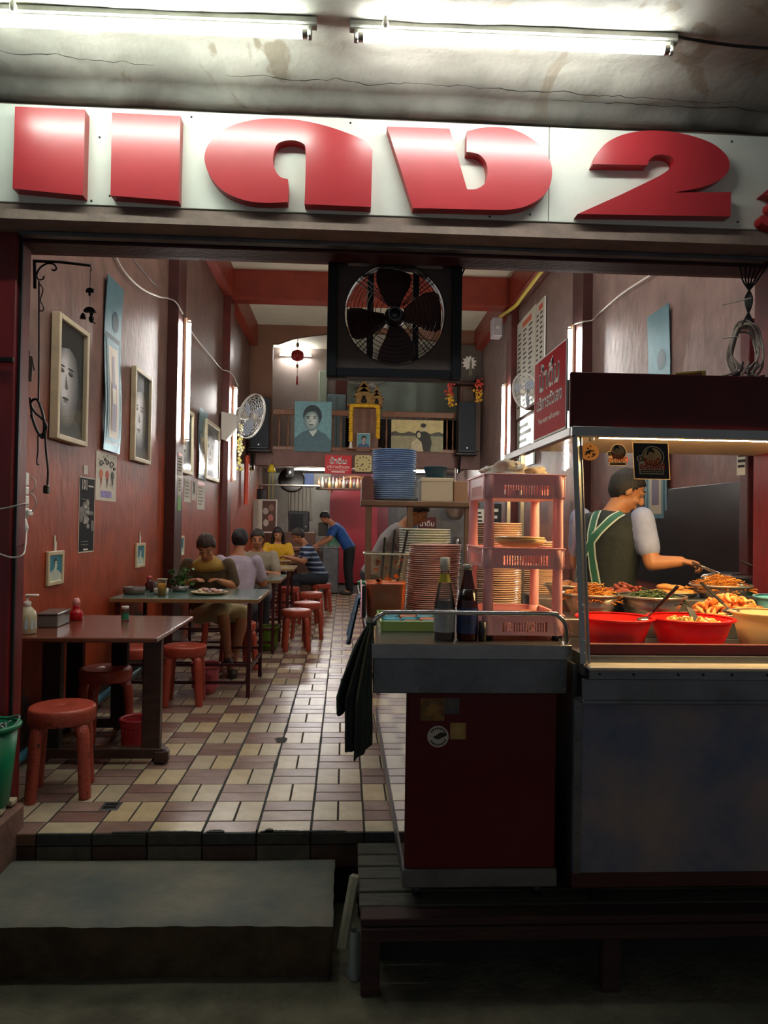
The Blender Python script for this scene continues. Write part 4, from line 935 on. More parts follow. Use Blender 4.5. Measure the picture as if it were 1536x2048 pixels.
# ------------------------------------------------------------------ tables
M_TTOP = mat('table_brown', '#6a3a28', .22, vary=.2, vscale=4, stretch=(1, 6, 1), coat=.2); M_TBLK = mat('table_frame_black', '#120e0c', .4, vary=.3)
tb = empty('wooden_table', 'brown wooden trestle table against the red wall nearest the step', 'table', (-1.43, 4.73, 0), world=True)
b_ = MB(); b_.box((-1.845, 4.23, .722), (-1.03, 5.24, .75), M_TTOP, .006); b_.part('tabletop', tb)
for y, xs_ in ((4.42, (-1.66, -1.095)), (5.07, (-1.76, -1.47))):
    for x in xs_:
        b_ = MB(); b_.box((x-.052, y-.03, .07), (x+.052, y+.03, .722), M_TBLK if x < -1.3 else M_WOOD, .005); b_.part('leg', tb)
    b_ = MB(); b_.box((xs_[0]-.09, y-.035, .035), (xs_[1]+.075, y+.035, .095), M_WOOD, .006); b_.part('base_rail', tb)
    for x in (xs_[0]-.06, xs_[1]+.055):
        b_ = MB(); b_.box((x-.045, y-.04, 0), (x+.045, y+.04, .09), M_WOOD, .018); b_.part('foot', tb)
b_ = MB(); b_.box((-1.40, 4.40, .05), (-1.36, 5.09, .08), M_WOOD, .003); b_.part('stretcher', tb)
M_TGRN = mat('table_green_laminate', '#5b7d74', .2, vary=.15, vscale=5, coat=.4); M_TEDGE = mat('table_edge', '#8a6a44', .5); M_TLEG = mat('table_leg_red', '#43151a', .4, .2, vary=.2)
def steel_table(label, x0, x1, y0, y1, top, h=.79):
    t = empty('steel_leg_table', label, 'table', ((x0+x1)/2, (y0+y1)/2, 0), world=True, group='steel legged tables along the red wall')
    b_ = MB(); b_.box((x0, y0, h-.022), (x1, y1, h), top, .004); b_.part('tabletop', t)
    b_ = MB(); b_.box((x0-.003, y0-.003, h-.035), (x1+.003, y0+.012, h-.004), M_TEDGE, .002); b_.box((x1-.012, y0+.012, h-.035), (x1+.003, y1, h-.004), M_TEDGE, .002); b_.part('edging', t)
    for x in (x0+.05, x1-.07):
        for y in (y0+.04, y1-.05):
            b_ = MB(); b_.box((x-.016, y-.016, 0), (x+.016, y+.016, h-.03), M_TLEG, .003); b_.part('leg', t)
    for y in (y0+.04, y1-.05):
        for z in (.12, .26):
            b_ = MB(); b_.box((x0+.05, y-.011, z-.011), (x1-.07, y+.011, z+.011), M_TLEG); b_.part('rail', t)
    b_ = MB(); b_.box((x1-.081, y0+.04, .20), (x1-.059, y1-.05, .222), M_TLEG); b_.part('rail', t)
    return t
steel_table('green topped steel leg table where the brown-clad diner sits', -1.84, -.68, 6.02, 6.95, M_TGRN)
steel_table('green topped steel leg table between the lilac and grey diners', -1.84, -.68, 8.05, 8.95, M_TGRN)
steel_table('pale topped steel leg table, third along the red wall', -1.84, -.68, 10.1, 10.95, mat('table_yellow', '#8d8258', .25, coat=.3))
steel_table('brown topped steel leg table with the yellow and striped diners', -1.84, -.74, 12.0, 12.8, mat('table_tan', '#7a5844', .25, coat=.3))

# things on the wooden table
def on(px, py, z=.75): return aZ(px, py, z)
def lathe_thing(name, label, cat, base, parts, group=None):
    t = empty(name, label, cat, base, group=group)
    for nm, prof, m_ in parts: b_ = MB(); b_.lathe(prof, m_, 24); b_.part(nm, t)
    return t
M_GEL = mat('gel_bottle', '#c9c0a0', .25, trans=.2); M_CLEARP = glass_mat('clear_plastic', '#f2f0ea', gloss=.06, rough=.15, bodyamt=.06, body='#c8c4b8')
p = on(52, 1257); p.y = 4.36; p.x = -1.79
t = lathe_thing('pump_bottle', 'cream hand gel bottle with white pump on the wooden table by the post', 'bottle', p, [
    ('body', [(.0, .002), (.045, .0), (.052, .008), (.053, .09), (.046, .125), (.026, .148), (.02, .155), (.0, .155)], M_GEL), ('collar', [(.0, .152), (.021, .152), (.021, .18), (.012, .185), (.006, .186), (.006, .215), (.0, .215)], M_WHITE)])
b_ = MB(); b_.box((-.012, -.014, .212), (.062, .014, .224), M_WHITE, .005); b_.part('nozzle', t)
b_ = MB(); b_.lathe([(.0538, .03), (.0542, .085)], mat('gel_label', '#a9c4d8', .4), 10, sc=(1, 1)); b_.part('label_band', t)
bx = empty('napkin_box', 'grey translucent plastic napkin box behind the cream pump bottle', 'box', (-1.775, 4.72, .75), rot=(0, 0, .05))
M_GREYP = mat('grey_clear_plastic', '#77716d', .2, trans=.35)
b_ = MB(); b_.box((-.058, -.12, 0), (.058, .12, .075), M_GREYP, .006); b_.part('body', bx); b_ = MB(); b_.box((-.064, -.127, .075), (.064, .127, .088), M_GREYP, .005); b_.part('lid', bx)
p = on(152, 1240); lathe_thing('sauce_bottle', 'red chilli sauce bottle with pink cap on the wooden table', 'bottle', p, [
    ('body', [(.0, 0), (.040, 0), (.043, .006), (.043, .045), (.036, .058), (.024, .066), (.021, .085), (.021, .098), (.0, .098)], mat('chilli_red', '#b3141c', .25)), ('cap', [(.0, .098), (.021, .098), (.024, .112), (.022, .128), (.014, .142), (.0, .144)], mat('cap_pink', '#e0a0a0', .4))])
p = on(250, 1242); lathe_thing('salt_shaker', 'small clear shaker with green label on the wooden table', 'shaker', p, [
    ('glass', [(.0, 0), (.022, 0), (.023, .004), (.023, .07), (.019, .085), (.0, .085)], M_CLEARP), ('label_band', [(.0236, .012), (.0238, .05)], mat('shaker_green', '#2f8a6a', .4)), ('cap', [(.0, .078), (.023, .078), (.023, .096), (.0, .098)], M_WHITE)])
# on the second table
TZ = .79
p = on(338, 1186, TZ); t = lathe_thing('drink_cup', 'clear plastic cup of yellow drink on the second table', 'cup', (p.x, 6.22, TZ), [('drink', [(.0, .002), (.028, .002), (.036, .10), (.0, .10)], mat('yellow_drink', '#f2b81c', .2)), ('cup', [(.0, 0), (.030, 0), (.041, .135)], M_CLEARP), ('rim', [(.041, .135), (.044, .138), (.041, .141)], M_WHITE)])
t = empty('plate_of_food', 'wide plate of leaves and food before the brown-clad diner', 'plate', (-1.13, 6.40, TZ))
b_ = MB(); b_.lathe([(.0, .004), (.10, .004), (.15, .022), (.155, .024), (.15, .018), (.10, 0), (.0, 0)], mat('plate_tan', '#c8b892', .4), 28); b_.part('plate', t)
b_ = MB(); random.seed(5)
for i in range(22): b_.ball((random.uniform(-.09, .09), random.uniform(-.07, .07), .02+random.random()*.02), (random.uniform(.015, .035), random.uniform(.012, .03), .014), mat('food_%d' % (i % 3), ('#9a8f9a', '#b98a80', '#d0c8b4')[i % 3], .5), 8, 5)
b_.part('food', t)['kind'] = 'stuff'
t = empty('herb_bunch', 'bunch of dark green herb leaves standing on the second table', 'herbs', (-1.42, 6.62, TZ))
M_LEAF = mat('leaf', '#2c5a1a', .45, vary=.3, vscale=12); b_ = MB(); random.seed(11)
for i in range(60):
    a = random.uniform(0, 6.28); r_ = random.uniform(.01, .11); z = random.uniform(.02, .2); Mx = Matrix.Translation((r_*math.cos(a), r_*math.sin(a)*.7, z)) @ Euler((random.uniform(-1, 1), random.uniform(-1, 1), a)).to_matrix().to_4x4()
    b_.prism([(0, -.03), (.016, 0), (0, .035), (-.016, 0)], -.001, .001, M_LEAF, Mx)
b_.part('leaves', t)['kind'] = 'stuff'
b_ = MB(); b_.lathe([(.0, 0), (.06, 0), (.08, .05), (.075, .05), (.055, .005)], M_STEEL, 16); b_.part('bowl', t)
for i, (x, y, nm, lab, c_, r_, h_) in enumerate([(-1.62, 6.55, 'condiment_jar', 'dark lidded condiment jar on the second table by the wall', '#3a2a2a', .05, .09), (-1.74, 6.35, 'condiment_tray', 'grey condiment tray on the second table against the wall', '#5a5450', .09, .06), (-1.52, 6.35, 'condiment_bowl', 'white condiment bowl on the second table beside the yellow drink', '#c4c0b8', .06, .05)]):
    b_ = MB(); b_.lathe([(.0, 0), (r_*.9, 0), (r_, h_*.3), (r_, h_), (r_*.9, h_), (r_*.85, h_*.8), (.0, h_*.8)], mat('cond%d' % i, c_, .3), 20, (x, y, TZ)); b_.thing(nm, lab, 'condiment')
p = on(290, 1148, TZ); lathe_thing('sauce_bottle', 'red capped sauce bottle on the second table against the wall', 'bottle', (-1.72, 6.75, TZ), [('body', [(.0, 0), (.035, 0), (.038, .05), (.02, .07), (.02, .09), (.0, .09)], mat('sauce_dark', '#4a1a18', .3)), ('cap', [(.0, .09), (.02, .09), (.022, .12), (.0, .125)], mat('cap_red', '#b84a4a', .4))])

# ------------------------------------------------------------------ baskets, bucket, pipe on the floor
def mesh_basket(label, c, r0, r1, h, m_):
    t = empty('waste_basket', label, 'basket', c); b_ = MB()
    b_.lathe([(.0, .003), (r0, .003), (r0+(r1-r0)*.2, h*.2)], m_, 24)
    n_ = 20
    for k in range(n_):
        a = 2*math.pi*k/n_; b_.tube([((r0+(r1-r0)*.2)*math.cos(a), (r0+(r1-r0)*.2)*math.sin(a), h*.2), (r1*math.cos(a), r1*math.sin(a), h*.9)], .0045, m_, 5)
    for i in range(6):
        f = .2+.7*i/5; rr = r0+(r1-r0)*f; b_.tube([(rr*math.cos(2*math.pi*j/24), rr*math.sin(2*math.pi*j/24), h*f) for j in range(25)], .004, m_, 5, False)
    b_.lathe([(r0+(r1-r0)*.9-.004, h*.2), (r1-.006, h*.9)], m_, 24)
    b_.part('body', t); b_ = MB(); b_.lathe([(r1-.004, h*.88), (r1+.008, h*.9), (r1+.01, h), (r1, h+.004), (r1-.006, h*.97)], m_, 24); b_.part('rim', t); return t
M_PINK = mat('pink_plastic', '#d2454c', .35, back=.2)
p = aZ(270, 1490, .1); mesh_basket('pink mesh waste basket between the trestles of the wooden table', (-1.24, 4.66, .0), .075, .10, .20, M_PINK)
mesh_basket('pink mesh waste basket beside the brown-clad diner\'s foot', (aZ(410, 1385, 0).x, aZ(410, 1385, 0).y, 0), .085, .115, .24, mat('pink2', '#c8606a', .4, trans=.1))
mesh_basket('green mesh waste basket under the third table', (aZ(535, 1302, 0).x, aZ(535, 1302, 0).y+.1, 0), .085, .11, .26, mat('limegreen', '#5f7a1e', .45))
bk = empty('green_bucket', 'tall green plastic bucket on the pallet left of the step', 'bucket', (-1.545, 3.38, .146))
b_ = MB(); b_.lathe([(.0, .004), (.088, .0), (.092, .004), (.124, .345), (.119, .345), (.088, .012), (.0, .012)], M_GREEN, 36); b_.part('body', bk)
b_ = MB(); b_.lathe([(.122, .335), (.136, .338), (.138, .352), (.126, .358), (.118, .352)], M_GREEN, 36); b_.part('rim', bk)
b_ = MB(); b_.tube(spline([(.125*math.cos(a), .125*math.sin(a), .362+.012*math.sin(3*a)) for a in [R(x) for x in range(-60, 130, 20)]]), .004, mat('wire_handle', '#6f9a8c', .4), 6); b_.part('handle', bk)
MB().box((-1.54, 3.31, .42), (-1.495, 3.34, .525), M_WHITE, .006).thing('white_packet', 'small white packet sticking out of the green bucket', 'packet')
b_ = MB(); q = (-1.46, 3.2, .49)
for i in range(10): b_.tube(spline([(-1.545+random.uniform(-.06, .06), 3.38+random.uniform(-.06, .06), .42), (-1.52+random.uniform(-.05, .05), 3.38+random.uniform(-.06, .06), .50), (-1.50+random.uniform(-.05, .05), 3.36+random.uniform(-.05, .05), .48)]), .004, mat('scrap%d' % (i % 2), ('#7a8a84', '#b7bcb2')[i % 2], .5), 5)
b_.thing('rubbish', 'crumpled clear plastic and cable scraps in the green bucket', 'rubbish', kind='stuff')
M_PIPE = mat('teal_pipe', '#3f7f92', .4, vary=.2, vscale=7)
MB().tube([(WL+.07, 3.75, .06), (WL+.07, 4.4, .06), (WL+.07, 5.6, .075), (WL+.07, 7.8, .08)], .028, M_PIPE, 10).thing('water_pipe', 'teal plastic water pipe running along the foot of the red wall', 'pipe')

# ------------------------------------------------------------------ wooden platform in front
M_PLANK = mat('old_plank', '#4a4a40', .8, vary=.35, vscale=6, stretch=(1, 8, 8), bump=.35); M_PLANKR = mat('old_plank_red', '#331b17', .75, vary=.35, vscale=6, stretch=(.4, 6, 6), bump=.3)
pf = empty('wooden_platform', 'low dark plank platform under the cart and the food stall', 'platform', (1.2, 3.05, -.33), world=True)
ys = [2.76, 2.86, 2.97, 3.08, 3.19, 3.30, 3.425]
for i in range(6):
    b_ = MB(); b_.box((.075+.01*random.random(), ys[i]+.004, -.072+.003*random.random()), (2.9, ys[i+1]-.004, -.042-.003*random.random()), M_PLANK if i else M_PLANKR, .004); b_.part('plank', pf)
b_ = MB(); b_.box((.085, 2.755, -.125), (2.9, 2.785, -.075), M_PLANKR, .005); b_.part('front_rail', pf)
b_ = MB(); b_.box((.085, 2.79, -.125), (.115, 3.4, -.075), M_PLANKR, .005); b_.part('side_rail', pf)
for x in (.12, 1.02, 2.0):
    for y in (2.80, 3.36):
        b_ = MB(); b_.box((x-.035, y-.03, -.33), (x+.035, y+.03, -.125), M_PLANKR, .005); b_.part('post', pf)
b_ = MB(); b_.box((.16, 3.0, -.33), (2.9, 3.05, -.13), mat('under_board', '#20231f', .8, vary=.3)); b_.part('back_board', pf)
# rubbish in the gap beside the step
b_ = MB(); M1 = Matrix.Translation((.035, 3.05, -.155)) @ Euler((R(-18), R(12), .05)).to_matrix().to_4x4(); b_.box((-.022, -.06, -.14), (.022, -.035, .14), mat('foam', '#a9a48c', .8, vary=.15, bump=.2), .014, M1); b_.thing('foam_strip', 'pale foam strip wedged between the concrete step and the platform', 'foam')
b_ = MB(); b_.surf(lambda u, v: (lambda a, z: (.065+.03*math.cos(a)*(1-.5*v)*(1+.3*math.sin(3*a+v*4)), 2.90+.04*math.sin(a)*(1-.5*v), -.325+.17*v))(6.283*u, v), 16, 8, mat('bag_white', '#9fa8a4', .35, trans=.3)); b_.thing('plastic_bag', 'crumpled pale plastic bag beside the platform corner', 'bag')

# ------------------------------------------------------------------ serving cart
M_CRED = mat('cart_red', '#560c14', .4, vary=.12, vscale=3, spec=.3); M_CSIDE = mat('cart_laminate', '#5a1a1c', .1, vary=.1, coat=.8)
cart = empty('serving_cart', 'dark red serving cart with stainless steel top and rail', 'cart', (.55, 4.1, -.04), world=True)
CT = .955
b_ = MB(); b_.box((.10, 2.80, CT-.012), (.864, 5.5, CT), M_STEEL, .003); b_.part('top', cart)
b_ = MB(); b_.box((.10, 2.795, CT-.055), (.864, 2.80, CT), M_STEEL, .002); b_.box((.097, 2.80, CT-.055), (.10, 5.5, CT), M_STEEL, .001); b_.part('top_edge', cart)
b_ = MB(); b_.box((.115, 2.815, .768), (.852, 2.83, CT-.05), M_STEELD, .003); b_.part('apron_panel', cart)
for x in (.30, .56, .84): MB().box((x-.006, 2.811, .778), (x+.006, 2.815, .790), M_STEEL, .002).part('rivet', cart)
b_ = MB(); b_.box((.252, 2.845, .10), (.822, 2.86, .77), M_CRED, .004); b_.part('front_panel', cart)
b_ = MB(); b_.box((.245, 2.862, .10), (.252, 5.35, .80), M_CSIDE); b_.box((.815, 2.862, .10), (.822, 5.35, .80), M_CSIDE); b_.box((.252, 5.34, .10), (.815, 5.35, .8), M_CSIDE); b_.part('side_panel', cart)
b_ = MB(); b_.box((.24, 2.84, .03), (.83, 5.36, .10), M_STEELD, .004); b_.part('base', cart)
b_ = MB(); b_.box((.115, 2.83, .85), (.852, 5.45, .90), M_STEELD); b_.part('frame', cart)
for x in (.30, .77):
    for y in (2.93, 5.2):
        zf = -.042 if y < 3.4 else 0
        c_ = MB(); c_.lathe([(.0, -.014), (.026, -.014), (.03, -.008), (.03, .008), (.026, .014), (.0, .014)], M_BLACK, 16, M=Matrix.Translation((x, y, zf+.030)) @ Matrix.Rotation(R(90), 4, 'Y')); c_.box((x-.018, y-.012, zf+.028), (x-.015, y+.012, .03), M_STEEL); c_.box((x+.015, y-.012, zf+.028), (x+.018, y+.012, .03), M_STEEL); c_.part('caster', cart)
b_ = MB(); rz = 1.072
b_.tube(spline([(.115, 2.84, CT), (.113, 2.82, 1.01), (.122, 2.812, 1.045), (.15, 2.81, 1.066), (.19, 2.81, rz), (.5, 2.81, rz), (.78, 2.81, rz), (.808, 2.81, 1.066), (.838, 2.812, 1.04), (.849, 2.815, 1.0), (.851, 2.82, CT)]), .0095, M_CHROME, 10); b_.part('rail', cart)
# stickers
def disc_sticker(px, py, r_, m_, dr=None):
    q = aY(px, py, 2.845); M = frameM((q.x, 2.8449, q.z), (1, 0, 0)); b_ = MB(); b_.prism(ell(0, 0, r_, r_, 28), 0, .0008, m_, M); dr and dr(b_, M, r_); return b_.part('sticker', cart)
def d_round(b_, M, r_):
    for k in list(range(25, 160, 17))+list(range(215, 335, 17)): b_.box((-.07*r_, -.09*r_, .001), (.07*r_, .09*r_, .0015), M_INK, 0, M @ Matrix.Rotation(R(k-90), 4, 'Z') @ Matrix.Translation((0, .76*r_, 0)))
    b_.prism([(-.3*r_, -.2*r_), (.1*r_, -.25*r_), (.8*r_, .1*r_), (.75*r_, .3*r_), (.2*r_, .4*r_), (-.1*r_, .15*r_), (-.45*r_, .0)], .001, .0015, M_INK, M)
disc_sticker(876, 1473, .041, mat('sticker_white', '#b5ada0', .5), d_round)
for (px, py, w, h, c1, c2) in ((865, 1419, .046, .042, '#5a3a18', '#8a6420'), (904, 1412, .028, .03, '#3a3f48', '#5a5048'), (916, 1462, .03, .031, '#8a6a34', '#a98a4a')):
    q = aY(px, py, 2.845); b_ = MB(); M = frameM((q.x, 2.8449, q.z), (1, 0, 0)); b_.prism([(-w, -h), (w, -h), (w, h), (-w, h)], 0, .0008, mat('stk'+c1, c1, .5, col2=c2, vscale=30), M); b_.prism(blob(0, 0, w*.5, h*.5, px, 14), .0008, .0012, mat('stk'+c2, c2, .5), M); b_.part('sticker', cart)

# cloths on the cart rail
M_CLOTH = mat('dark_cloth', '#272f29', .9, vary=.35, vscale=14, bump=.3, bscale=120)
def draped(name, label, pts_fn, nu, nv, m_, cat, thick=.004):
    b_ = MB(); b_.surf(pts_fn, nu, nv, m_); o = b_.thing(name, label, cat); md = o.modifiers.new('s', 'SOLIDIFY'); md.thickness = thick; md.offset = 0
    dg = bpy.context.evaluated_depsgraph_get(); me = bpy.data.meshes.new_from_object(o.evaluated_get(dg)); o.modifiers.clear(); o.data = me; return o
def jacket(u, v):
    lob = .60+.06*math.sin(u*14) if u < .2 else (.98+.02*math.sin(u*19)-.10*abs(math.sin((u-.2)*7.8))) if u < .8 else .93-.35*(u-.8)
    if .2 <= u < .28: lob = .60+(lob-.60)*(u-.2)/.08
    z = 1.03-.512*v*lob; sv = min(1, v*lob*1.9)**.7; xl = .100-.128*sv+.03*max(0, v-.6); xr = .108
    x = xl+(xr-xl)*u+.010*math.sin(u*24+v*2.5)*sv; y = 2.80+(.030*math.cos(u*21+v*2.2)+.014*math.sin(u*43+v*5))*sv-.035*sv*math.sin(math.pi*u)
    return (min(x, .112), y, z)
draped('hanging_jacket', 'black-green cloth jacket hanging from the corner of the cart rail', jacket, 90, 40, M_CLOTH, 'cloth', .006)
MB().lathe([(.018, -.008), (.021, 0), (.018, .008), (.014, 0), (.018, -.008)], M_CLOTH, 12, (.105, 2.815, 1.03)).thing('cloth_knot', 'dark cloth tie knotted round the cart rail corner', 'cloth')
M_TOWEL = mat('blue_towel', '#5d7388', .9, vary=.2, vscale=20, bump=.4, bscale=150)
def towel(u, v):
    a = u*2-1; t = v*1.35
    if t < .25: return (.16-.28*t, 4.55+a*.10, CT+.012+.01*math.sin(u*9))
    s = (t-.25)/1.1; return (.088-.012*math.sin(u*11)-.055*s, 4.55+a*(.10+.06*s)-.05*s+.02*math.sin(u*14), CT+.006-.24*s-.03*math.sin(u*5)*s)
draped('blue_towel', 'grey blue towel draped over the aisle side of the cart', towel, 24, 20, M_TOWEL, 'towel', .005)
q = aY(722, 1150, 4.75); t = MB(); t.lathe([(.0, 0), (.045, 0), (.06, .07), (.064, .072), (.06, .078), (.05, .07), (.04, .01)], mat('green_bowl', '#2f9a62', .35), 20, (.15, 4.85, CT)); t.thing('green_bowl', 'small green plastic bowl on the cart beside the blue towel', 'bowl')
MB().tube(spline([aY(722, 1160, 4.4), aY(723, 1190, 4.0), aY(722, 1235, 3.7)]), .004, mat('pink_cord', '#d38aa0', .4), 6).thing('pink_rope', 'pink rope lying along the cart edge next to the sauce tub', 'rope')

# ------------------------------------------------------------------ crockery
def plate_mesh(r, h, m_):
    b_ = MB(); b_.lathe([(.0, .002), (r*.62, 0), (r*.66, .004), (r*.97, h), (r, h+.002), (r, h+.005), (r*.96, h+.006), (r*.64, .008), (.0, .006)], m_, 28); return b_.mesh('plate')
def stack(mesh, x, y, z, n_, pitch, label, group, lean=(0, 0), name='plate', cat='plate', jit=.002):
    for i in range(n_):
        o = bpy.data.objects.new(name, mesh); COL.objects.link(o); o.location = (x+lean[0]*i+random.uniform(-jit, jit), y+lean[1]*i+random.uniform(-jit, jit), z+.0005+i*pitch); o.rotation_euler = (0, 0, random.random()*6)
        tag(o, ('topmost ' if i == n_-1 else 'lowest ' if i == 0 else '')+label, cat, group)
M_PLP = mat('plate_pink', '#d3a296', .3, vary=.04); M_PLW = mat('plate_white', '#cfd2c6', .3, vary=.04); M_PLC = mat('plate_cream', '#d8b8a0', .3, vary=.04)
pm = plate_mesh(.132, .016, M_PLP); stack(pm, .44, 3.78, CT, 33, .0102, 'pink melamine plate in the leaning stack behind the soy bottle', 'stack of pink plates', (.0006, 0))
pm2 = plate_mesh(.148, .02, M_PLW); stack(pm2, .46, 4.28, CT, 29, .0142, 'white plate in the tall stack behind the pink plates', 'stack of white plates')
pm3 = plate_mesh(.125, .016, M_PLC); stack(pm3, .735, 3.62, CT, 42, .0107, 'cream plate in the tall stack behind the pink rack', 'stack of cream plates')

# sauce tub
tubc = Vector((.205, 3.72, CT)); t = empty('sauce_tub', 'square clear plastic tub half full of orange chilli sauce', 'tub', tubc)
def rsq(hw, r_=.03, n_=5):
    out = []
    for cx, cy, a0 in ((hw-r_, hw-r_, 0), (-hw+r_, hw-r_, 90), (-hw+r_, -hw+r_, 180), (hw-r_, -hw+r_, 270)):
        out += [(cx+r_*math.cos(R(a0+90*i/n_)), cy+r_*math.sin(R(a0+90*i/n_))) for i in range(n_+1)]
    return out
def sq_loft(mb, levels, m_): mb.loft([[(x, y, z) for x, y in rsq(w)] for w, z in levels], m_)
M_TUB = glass_mat('tub_plastic', '#f4ead6', gloss=.05, rough=.2, bodyamt=.07, body='#d8ccb0')
M_SAUCE = mat('orange_sauce', '#e0661c', .35, vary=.1, vscale=9)
b_ = MB(); sq_loft(b_, [(.088, .004), (.098, .165)], M_SAUCE); b_.part('sauce', t)
b_ = MB(); n4 = 24
rings = [[(x, y, z) for x, y in rsq(w)] for w, z in ((.091, .002), (.1035, .30))]
k = len(rings[0]); b_.add([p_ for r_ in rings for p_ in r_], [(j, (j+1) % k, k+(j+1) % k, k+j) for j in range(k)], M_TUB, True); b_.part('wall', t)
b_ = MB(); rings = [[(x, y, z) for x, y in rsq(w)] for w, z in ((.103, .296), (.112, .298), (.112, .306), (.103, .306))]; k = len(rings[0])
b_.add([p_ for r_ in rings for p_ in r_], [(i*k+j, i*k+(j+1) % k, (i+1)*k+(j+1) % k, (i+1)*k+j) for i in range(3) for j in range(k)], mat('tub_rim', '#cfc8b4', .4), True); b_.part('rim', t)
random.seed(21); b_ = MB()
for i in range(14):
    x = random.uniform(-.07, .08); z = random.uniform(.17, .29); b_.prism(blob(x, z, random.uniform(.004, .014), random.uniform(.006, .012), i, 9), .0995, .1005, M_SAUCE, Matrix(((1, 0, 0, 0), (0, 0, -1, 0), (0, 1, 0, 0), (0, 0, 0, 1))))
b_.part('sauce_splash', t)['kind'] = 'stuff'
for i, (x, px, py) in enumerate(((-.02, 770, 1075), (.02, 790, 1060), (.06, 815, 1062))):
    q = aY(px, py, 3.74)-tubc; b_ = MB(); b_.tube([(x, 0, .16), (q.x, q.y, q.z)], .0105, M_BLACK, 8, squash=(1, .6)); b_.thing('ladle', 'black ladle handle standing in the orange sauce tub, %s' % ('lowest of three', 'middle one', 'closest to the plates')[i], 'ladle', org=None, world=False).location = tubc
MB().box((.088, 3.58, CT), (.107, 3.64, CT+.155), M_BLACK, .006).thing('phone', 'thin black box leaning beside the orange sauce tub', 'box')

# green tray of round tokens
t = empty('token_tray', 'lime green plastic tray on the cart holding round tokens', 'tray', (.285, 3.32, CT))
M_LIME = mat('lime_plastic', '#9bb865', .35)
b_ = MB(); b_.box((-.12, -.19, .0), (.12, .19, .006), M_LIME, .002); b_.part('floor_plate', t)
for lo, hi in (((-.13, -.20, .0), (-.12, .20, .045)), ((.12, -.20, .0), (.13, .20, .045)), ((-.12, -.20, .0), (.12, -.19, .045)), ((-.12, .19, .0), (.12, .20, .045))):
    b_ = MB(); b_.box(lo, hi, M_LIME, .003); b_.part('rim', t)
TK = [mat('token_blue', '#2fa3bb', .35), mat('token_orange', '#d98a68', .35), mat('token_sky', '#66b4cc', .35)]
tkm = [MB().lathe([(.0, 0), (.036, 0), (.038, .004), (.038, .012), (.034, .016), (.0, .014)], m_, 20).mesh('token') for m_ in TK]
for r_ in range(4):
    for c_ in range(3):
        o = bpy.data.objects.new('round_token', tkm[c_]); COL.objects.link(o); o.location = (.285+(c_-1)*.079, 3.32-.145+r_*.095, CT+.007)
        if r_ < 4: tag(o, '%s round plastic token in the lime green tray' % ('deep blue', 'orange', 'sky blue')[c_], 'token', 'tokens in the green tray')
for r_ in range(4):
    for c_ in range(3):
        o = bpy.data.objects.new('round_token', tkm[(c_+2) % 3 if r_ % 2 else c_]); COL.objects.link(o); o.location = (.285+(c_-1)*.079+.004, 3.32-.145+r_*.095, CT+.0235)
        tag(o, '%s round plastic token in the lime green tray' % ('deep blue', 'orange', 'sky blue')[(c_+2) % 3 if r_ % 2 else c_], 'token', 'tokens in the green tray')

# sauce bottles at the cart front
def bottle(name, label, x, y, glassm, liq, liq_h, capm, bands, cap_h=.045):
    t = empty(name, label, 'bottle', (x, y, CT)); outer = [(.0, 0), (.038, .0), (.041, .006), (.0415, .125), (.040, .145), (.033, .185), (.022, .235), (.0165, .265), (.0165, .29), (.0, .29)]
    b_ = MB(); b_.lathe(outer, glassm, 28); gl_ = b_.part('glass', t)
    if liq:
        b_ = MB(); b_.lathe([(.0, .003), (.037, .004), (.0385, .008), (.0385, min(liq_h, .125)), (.037, liq_h), (.0, liq_h)], liq, 28); b_.part('sauce', t)
    b_ = MB(); b_.lathe([(.0165, .272), (.0195, .272), (.0195, .272+cap_h), (.016, .276+cap_h), (.0, .276+cap_h)], capm, 20); b_.part('cap', t)
    for nm, z0, z1, r0, r1, m_ in bands: b_ = MB(); b_.lathe([(r0, z0), (r1, z1)], m_, 28); b_.part(nm, gl_)
    return t
M_SOY = mat('soy', '#0a0706', .15); M_BOT = glass_mat('bottle_glass', '#e6e8e2', gloss=.09, rough=.05, bodyamt=.12, body='#9a948a')
bottle('soy_sauce_bottle', 'clear glass bottle of dark soy sauce with white cap and grey label', .392, 2.90, M_BOT, M_SOY, .155, mat('cap_white', '#d8d2c0', .4), [('front_label', .035, .125, .0418, .0418, mat('label_grey', '#8f9496', .5, vary=.12, vscale=40)), ('neck_label', .225, .258, .0255, .0195, mat('label_yellow', '#a89a28', .4))])
bottle('dark_sauce_bottle', 'dark red brown sauce bottle with navy label and silver cap', .482, 2.905, mat('brown_glass', '#4a0d08', .08, trans=.45), mat('dark_sauce', '#180504', .2), .2, M_ALU, [('front_label', .03, .13, .0420, .0420, mat('label_navy', '#161f3c', .4, col2='#2a3f7a', vscale=18))], .02)
for i, (z0, c_) in enumerate(((.04, '#e2d9c0'), )):
    b_ = MB(); M = frameM((.392, 2.90-.0425, CT+.10), (1, 0, 0))
MB().lathe([(.0, 0), (.016, 0), (.016, .075), (.0, .075)], M_BLACK, 16, (.538, 2.885, CT)).thing('black_jar', 'small black cylinder beside the dark sauce bottle', 'jar')

